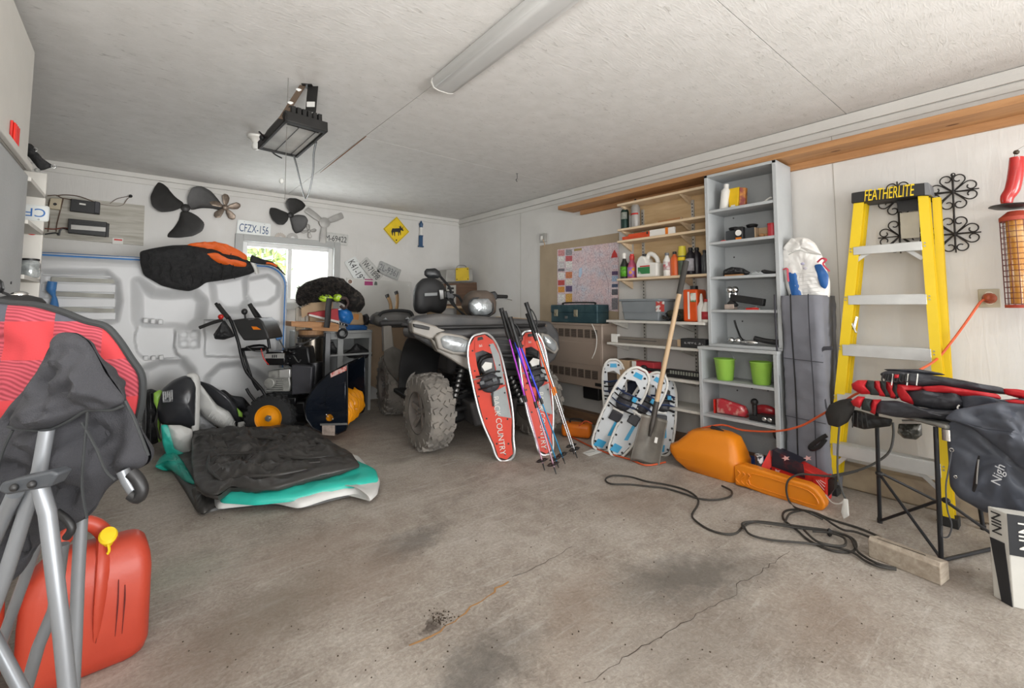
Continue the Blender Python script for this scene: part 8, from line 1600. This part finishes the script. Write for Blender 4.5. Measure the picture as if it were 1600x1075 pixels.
for l, mm, nm in (([(1329, 627), (1340, 619), (1352, 620), (1348, 630), (1344, 638), (1333, 634)], JR, 'red_cuff'), ([(1350, 622), (1363, 624), (1360, 634), (1362, 644), (1346, 640), (1346, 630)], JG, 'grey_band'), ([(1363, 624), (1378, 624), (1370, 634), (1367, 648), (1359, 644), (1360, 634)], JR, 'red_band')): jp(l, xj, mm, .035, nm, .006)
jp([(1370, 626), (1400, 626), (1440, 638), (1500, 642), (1560, 650), (1550, 660), (1500, 662), (1460, 655), (1400, 652), (1368, 645)], xj, JB, .06, 'folded_leg', .025, (1440, 645), N=100)
jp([(1514, 652), (1530, 648), (1560, 645), (1577, 656), (1583, 662), (1560, 667), (1540, 665), (1548, 655), (1530, 653)], xj - .09, JR, .035, 'red_patch', .012, (1562, 656))
t = thing('laced_black_garment', 'black laced garment with red tabs folded on top of the stack', 'garment', hit(1420, 600, x=2.9))
jp([(1374, 584), (1385, 579), (1430, 583), (1480, 590), (1530, 600), (1568, 606), (1580, 617), (1520, 612), (1470, 607), (1420, 603), (1385, 596)], xj - .01, JB, .05, 'folded_body', .02, (1460, 597), N=100)
jp([(1567, 607), (1590, 608), (1640, 618), (1680, 640), (1640, 640), (1600, 624), (1570, 616)], xj - .05, JR, .03, 'red_sleeve', .01)
jp([(1380, 577), (1436, 577), (1470, 583), (1478, 586), (1440, 586), (1400, 583)], xj - .0, JB, .03, 'collar', .01)
jp([(1397, 585), (1405, 585), (1404, 591), (1397, 591)], xj - .07, JR, .008, 'red_tab', .0)
for k in range(5): MB().tube(J([(1380 + k * 9, 584), (1378 + k * 9, 594), (1383 + k * 9, 596), (1385 + k * 9, 585)], xj - .07), .0035, 6).build('lace_loop', BLACK, t, w=True)
for px in (1395, 1419, 1434): MB().tube(J([(px, 584), (px - 2, 602)], xj - .07), .0025, 6, k=1).build('white_lace', WHITE, t, w=True)
t = thing('black_cap_hat', 'black peaked cap hanging off the left end of jacket stack', 'hat', hit(1320, 640, x=3.0))
jp([(1289, 645), (1296, 632), (1312, 625), (1330, 622), (1337, 630), (1334, 645), (1325, 660), (1310, 668), (1294, 664)], 3.0, pm('cap black', '#2a2826', .8, var=.1), .05, 'crown', .006)
jp([(1334, 640), (1345, 642), (1370, 650), (1395, 655), (1392, 666), (1375, 668), (1350, 671), (1332, 666), (1330, 655)], 3.02, BC, .05, 'knit_cuff', .015)
for k in range(4): MB().tube(J([(1334 + k * 6, 645), (1333 + k * 7, 656), (1332 + k * 8, 668)], 2.96), .003, 6).build('knit_rib', BLACK, t, w=True)
t = thing('grey_power_cord', 'grey power cable hanging from stand to floor with white tag', 'cord', hit(1312, 700, x=3.0))
CG = pm('grey cable', '#4c4c4a', .6)
MB().tube(J([(1312, 660), (1309, 700), (1309, 740), (1315, 765), (1321, 780)], 3.0), .005, 8).build('cable', CG, t, w=True); MB().tube(J([(1395, 660), (1396, 680), (1390, 705), (1370, 722), (1340, 735), (1300, 743)], 3.2), .006, 8).build('cable', CG, t, w=True)
MB().puff(J([(1318, 779), (1325, 780), (1327, 806), (1318, 811), (1314, 800)], 2.98), (-1, 0, 0), .006, wr=.004).build('white_tag', PAPER, t, w=True); MB().tube(J([(1290, 773), (1300, 785), (1312, 787), (1320, 782)], 3.0), .006, 6, flat=.4).build('tag_strip', PAPER, t, w=True)
# ================================================================= black cord on the floor, timber, box
t = thing('black_extension_cord', 'long black extension cord snaking and coiled on concrete floor', 'cord', fl(1100, 800))
KC = pm('black cord', '#33302c', .65)
def fc(l, z=.006, nm='cord_run'): MB().tube([fl(*p, z + .003 * (i % 2)) for i, p in enumerate(l)], .0055, 8, k=5).build(nm, KC, t, w=True)
fc([(1128, 759), (1143, 767), (1140, 776), (1118, 781), (1092, 779), (1068, 771), (1040, 763), (1015, 760), (985, 757), (955, 756), (946, 749), (958, 743), (985, 745), (1010, 752), (1040, 757), (1070, 765), (1088, 776), (1091, 787), (1082, 803), (1085, 812), (1105, 826), (1130, 834), (1150, 833), (1162, 822), (1180, 815), (1215, 818), (1260, 824), (1300, 830), (1330, 840), (1338, 852), (1330, 862), (1300, 860), (1265, 845), (1245, 828), (1225, 812), (1225, 800), (1240, 796), (1270, 800), (1300, 812), (1350, 828), (1400, 852)])
fc([(1162, 826), (1160, 818), (1175, 815), (1200, 818), (1255, 826), (1290, 828), (1325, 838), (1336, 855), (1345, 866), (1370, 880), (1400, 888)], .016, 'coil_run')
fc([(1162, 822), (1172, 835), (1200, 843), (1240, 847), (1290, 852), (1330, 862), (1350, 875), (1370, 884), (1400, 890)], .012, 'coil_run')
fc([(1227, 815), (1235, 802), (1258, 798), (1285, 808), (1300, 818), (1318, 828), (1340, 832), (1385, 850)], .02, 'coil_run')
fc([(1256, 828), (1275, 845), (1300, 852), (1320, 852), (1318, 840), (1295, 832), (1270, 830)], .024, 'coil_run')
MB().tube([hit(1285, 811, z=.02), hit(1262, 800, z=.05), hit(1238, 790, x=3.0), hit(1229, 770, x=3.01), hit(1232, 750, x=3.02), hit(1250, 741, x=3.05), hit(1270, 742, x=3.1), hit(1305, 744, x=3.15), hit(1340, 736, x=3.25)], .0055, 8, k=5).build('cord_over_case', KC, t, w=True)
MB().ell(hit(1296, 832, z=.02), (.012, .012, .02)).build('cord_tie', BLACK, t, w=True)
t = thing('timber_offcut', 'weathered square timber offcut lying on floor before the stand', 'timber', V((2.75, .5, 0)))
WT = wood('weathered timber', '#8d8071', '#b3a797', 'X', .85)
a, b_ = fl(1357, 870), fl(1471, 916); d = (b_ - a).normalized(); q = V((-d.y, d.x, 0)); q = q if q.dot(Fw) > 0 else -q
MB().prism([a, a + q * .09, a + q * .09 + V((0, 0, .075)), a + q * .015 + V((0, 0, .09)), a + V((0, 0, .075))], (b_ - a)).build('timber', WT, t, w=True, bevel=.004)
MB().beam(a + q * .02 + d * .03 + V((0, 0, .0895)), a + q * .03 + d * .2 + V((0, 0, .0895)), .003, .002).build('drying_crack', pm('dark crack', '#4d443a', .9), t, w=True)
t = thing('white_carton', 'white and black carton with NIN lettering at right frame edge', 'box', fl(1590, 950))
e0 = fl(1583, 949); xB = e0.x; zT = hit(1572, 802, x=xB).z
n0 = V((xB, e0.y, 0)); e1 = n0 + V((.04, .055, 0)); e2 = n0 + V((.12, -.3, 0))
WC = pm('carton white', '#c9c7c0', .6, var=.05); BCx = pm('carton black', '#26282c', .5)
MB().prism([n0, e1, e1 + (e2 - n0), e2], (0, 0, zT)).build('carton', WC, t, w=True, bevel=.003)
fn = V((-(e2 - n0).y, (e2 - n0).x, 0)).normalized(); fn = -fn if fn.dot(Fw) > 0 else fn
f0 = n0 + fn * .001
MB().prism([f0 + V((0, 0, zT * .56)), f0 + (e2 - n0) + V((0, 0, zT * .56)), f0 + (e2 - n0) + V((0, 0, zT)), f0 + V((0, 0, zT))], fn * .002).build('black_band', BCx, t, w=True)
tm = frame(f0 + (e2 - n0) * .17 + V((0, 0, zT * .78)) + fn * .003, V((0, 0, 1)), -(e2 - n0).normalized() if True else None, fn) 
text(t, 'NIN', .07, tm, PAPER, fit=.1, w=True)
sn = V((-(e1 - n0).y, (e1 - n0).x, 0)).normalized(); sn = -sn if sn.dot(Fw) > 0 else sn
g_ = n0 + sn * .001
MB().prism([g_ + V((0, 0, .0)), g_ + (e1 - n0) * .55 + V((0, 0, 0)), g_ + (e1 - n0) * .95 + V((0, 0, zT * .66)), g_ + (e1 - n0) * .2 + V((0, 0, zT * .66))], sn * .002).build('dark_side_print', BCx, t, w=True)
text(t, 'NIN', .05, frame(g_ + (e1 - n0) * .5 + V((0, 0, zT * .85)) + sn * .003, V((0, 0, 1)), -(e1 - n0).normalized() * (1 if (V((0,0,1)).cross(-(e1 - n0).normalized())).dot(sn) > 0 else -1), sn), INK, fit=.08, w=True)
# dirt crumbs on the slab
random.seed(21); cr = MB()
for i in range(260):
    px, py = random.uniform(250, 1560), random.uniform(790, 1070)
    if random.random() < .3: px, py = random.gauss(690, 9), random.gauss(965, 6)
    p = fl(px, py, .002); s = random.uniform(.0012, .0035); cr.ell(p, (s, s * random.uniform(.6, 1.3), s * .6), 6, 4)
d_ = cr.build('dirt_crumbs', pm('dirt', '#43372c', .95, var=.4, vs=40), fo, kind='stuff', smooth=0)
# ================================================================= hang sub-parts under the part they belong to
RULES = {'tread_lugs': ['tyre'], 'rim': ['tyre', 'plate'], 'axle_nut': ['tyre'], 'hub': ['tyre'], 'spoke': ['tyre'], 'wheel_nut': ['tyre'],
 'headlight': ['headlight_surround'], 'pod_headlight': ['headlight_pod'], 'pod_bezel': ['headlight_pod'], 'grip': ['handlebar'], 'brake_lever': ['handlebar'],
 'maker_badge': ['backrest'], 'backrest_latch': ['backrest'], 'backrest_post': ['backrest'], 'mirror_arm': ['mirror'], 'shock_spring': ['shock_body'], 'spring_cap': ['shock_body'],
 'rack_rib': ['front_rack_deck'], 'grille_bar': ['nose_grille'], 'binding_strap': ['binding_plate', 'binding'], 'buckle': ['binding_plate'], 'blue_buckle': ['binding'],
 'basket_spoke': ['basket_rim'], 'wrist_strap': ['grip'], 'lettering': ['plate', 'top_cap', 'carton', 'jacket_front'], 'screw': ['plate'], 'rating_label': ['charger'], 'end_plate': ['charger'],
 'inverter_label': ['inverter'], 'cooling_fin': ['inverter', 'engine_block', 'housing'], 'cap_end': ['top_cap'], 'step_tread': ['step_front'], 'tread_ribs': ['step_front'], 'rivet': ['step_front'],
 'louvre_set': ['vent_grille'], 'warning_decal': ['side_plate'], 'pressed_panel': ['side_plate'], 'pressed_rib': ['side_plate'], 'skid_shoe': ['side_plate'], 'bolt': ['side_plate'],
 'air_filter': ['engine_block'], 'carburettor': ['engine_block'], 'heat_shield': ['muffler'], 'shield_slot': ['muffler'], 'fuel_cap': ['fuel_tank'], 'orange_logo': ['control_panel'],
 'advert': ['map_sheet'], 'lake': ['map_sheet'], 'river_line': ['map_sheet'], 'red_emblem': ['map_sheet'], 'knockout': ['junction_box'], 'red_stripe': ['carton'], 'cap_strap': ['spout_cap'],
 'yellow_plate': ['housing'], 'speaker_slat': ['cabinet'], 'button': ['dial_panel'], 'printed_emblem': ['sack_body'], 'printed_panel': ['sack_body'], 'text_line': ['sack_body'],
 'red_swoosh': ['sack_body'], 'moose_silhouette': ['panel'], 'border': ['panel'], 'notch': ['deck'], 'seat_slat': ['deck'], 'groove_shade': ['deck'], 'quilt_seam': ['quilted_body'],
 'zip_teeth': ['zip_pocket'], 'bracket_hole': ['bracket_arm'], 'bracket_slot': ['bracket_arm'], 'guard_wire': ['frame'], 'handle_frame': ['handlebar'], 'slot': ['cover_plate'], 'boss': ['iron_bar']}
last = {}
for o in ORDER:
    p = o.parent
    if p is None or p.parent is not None or p.type != 'EMPTY': continue
    st_ = o.name.split('.')[0]; d = last.setdefault(p.name, {})
    host = next((d[h] for h in RULES.get(st_, []) if h in d), None)
    if host is not None and host.parent == p: o.parent = host
    else: d[st_] = o
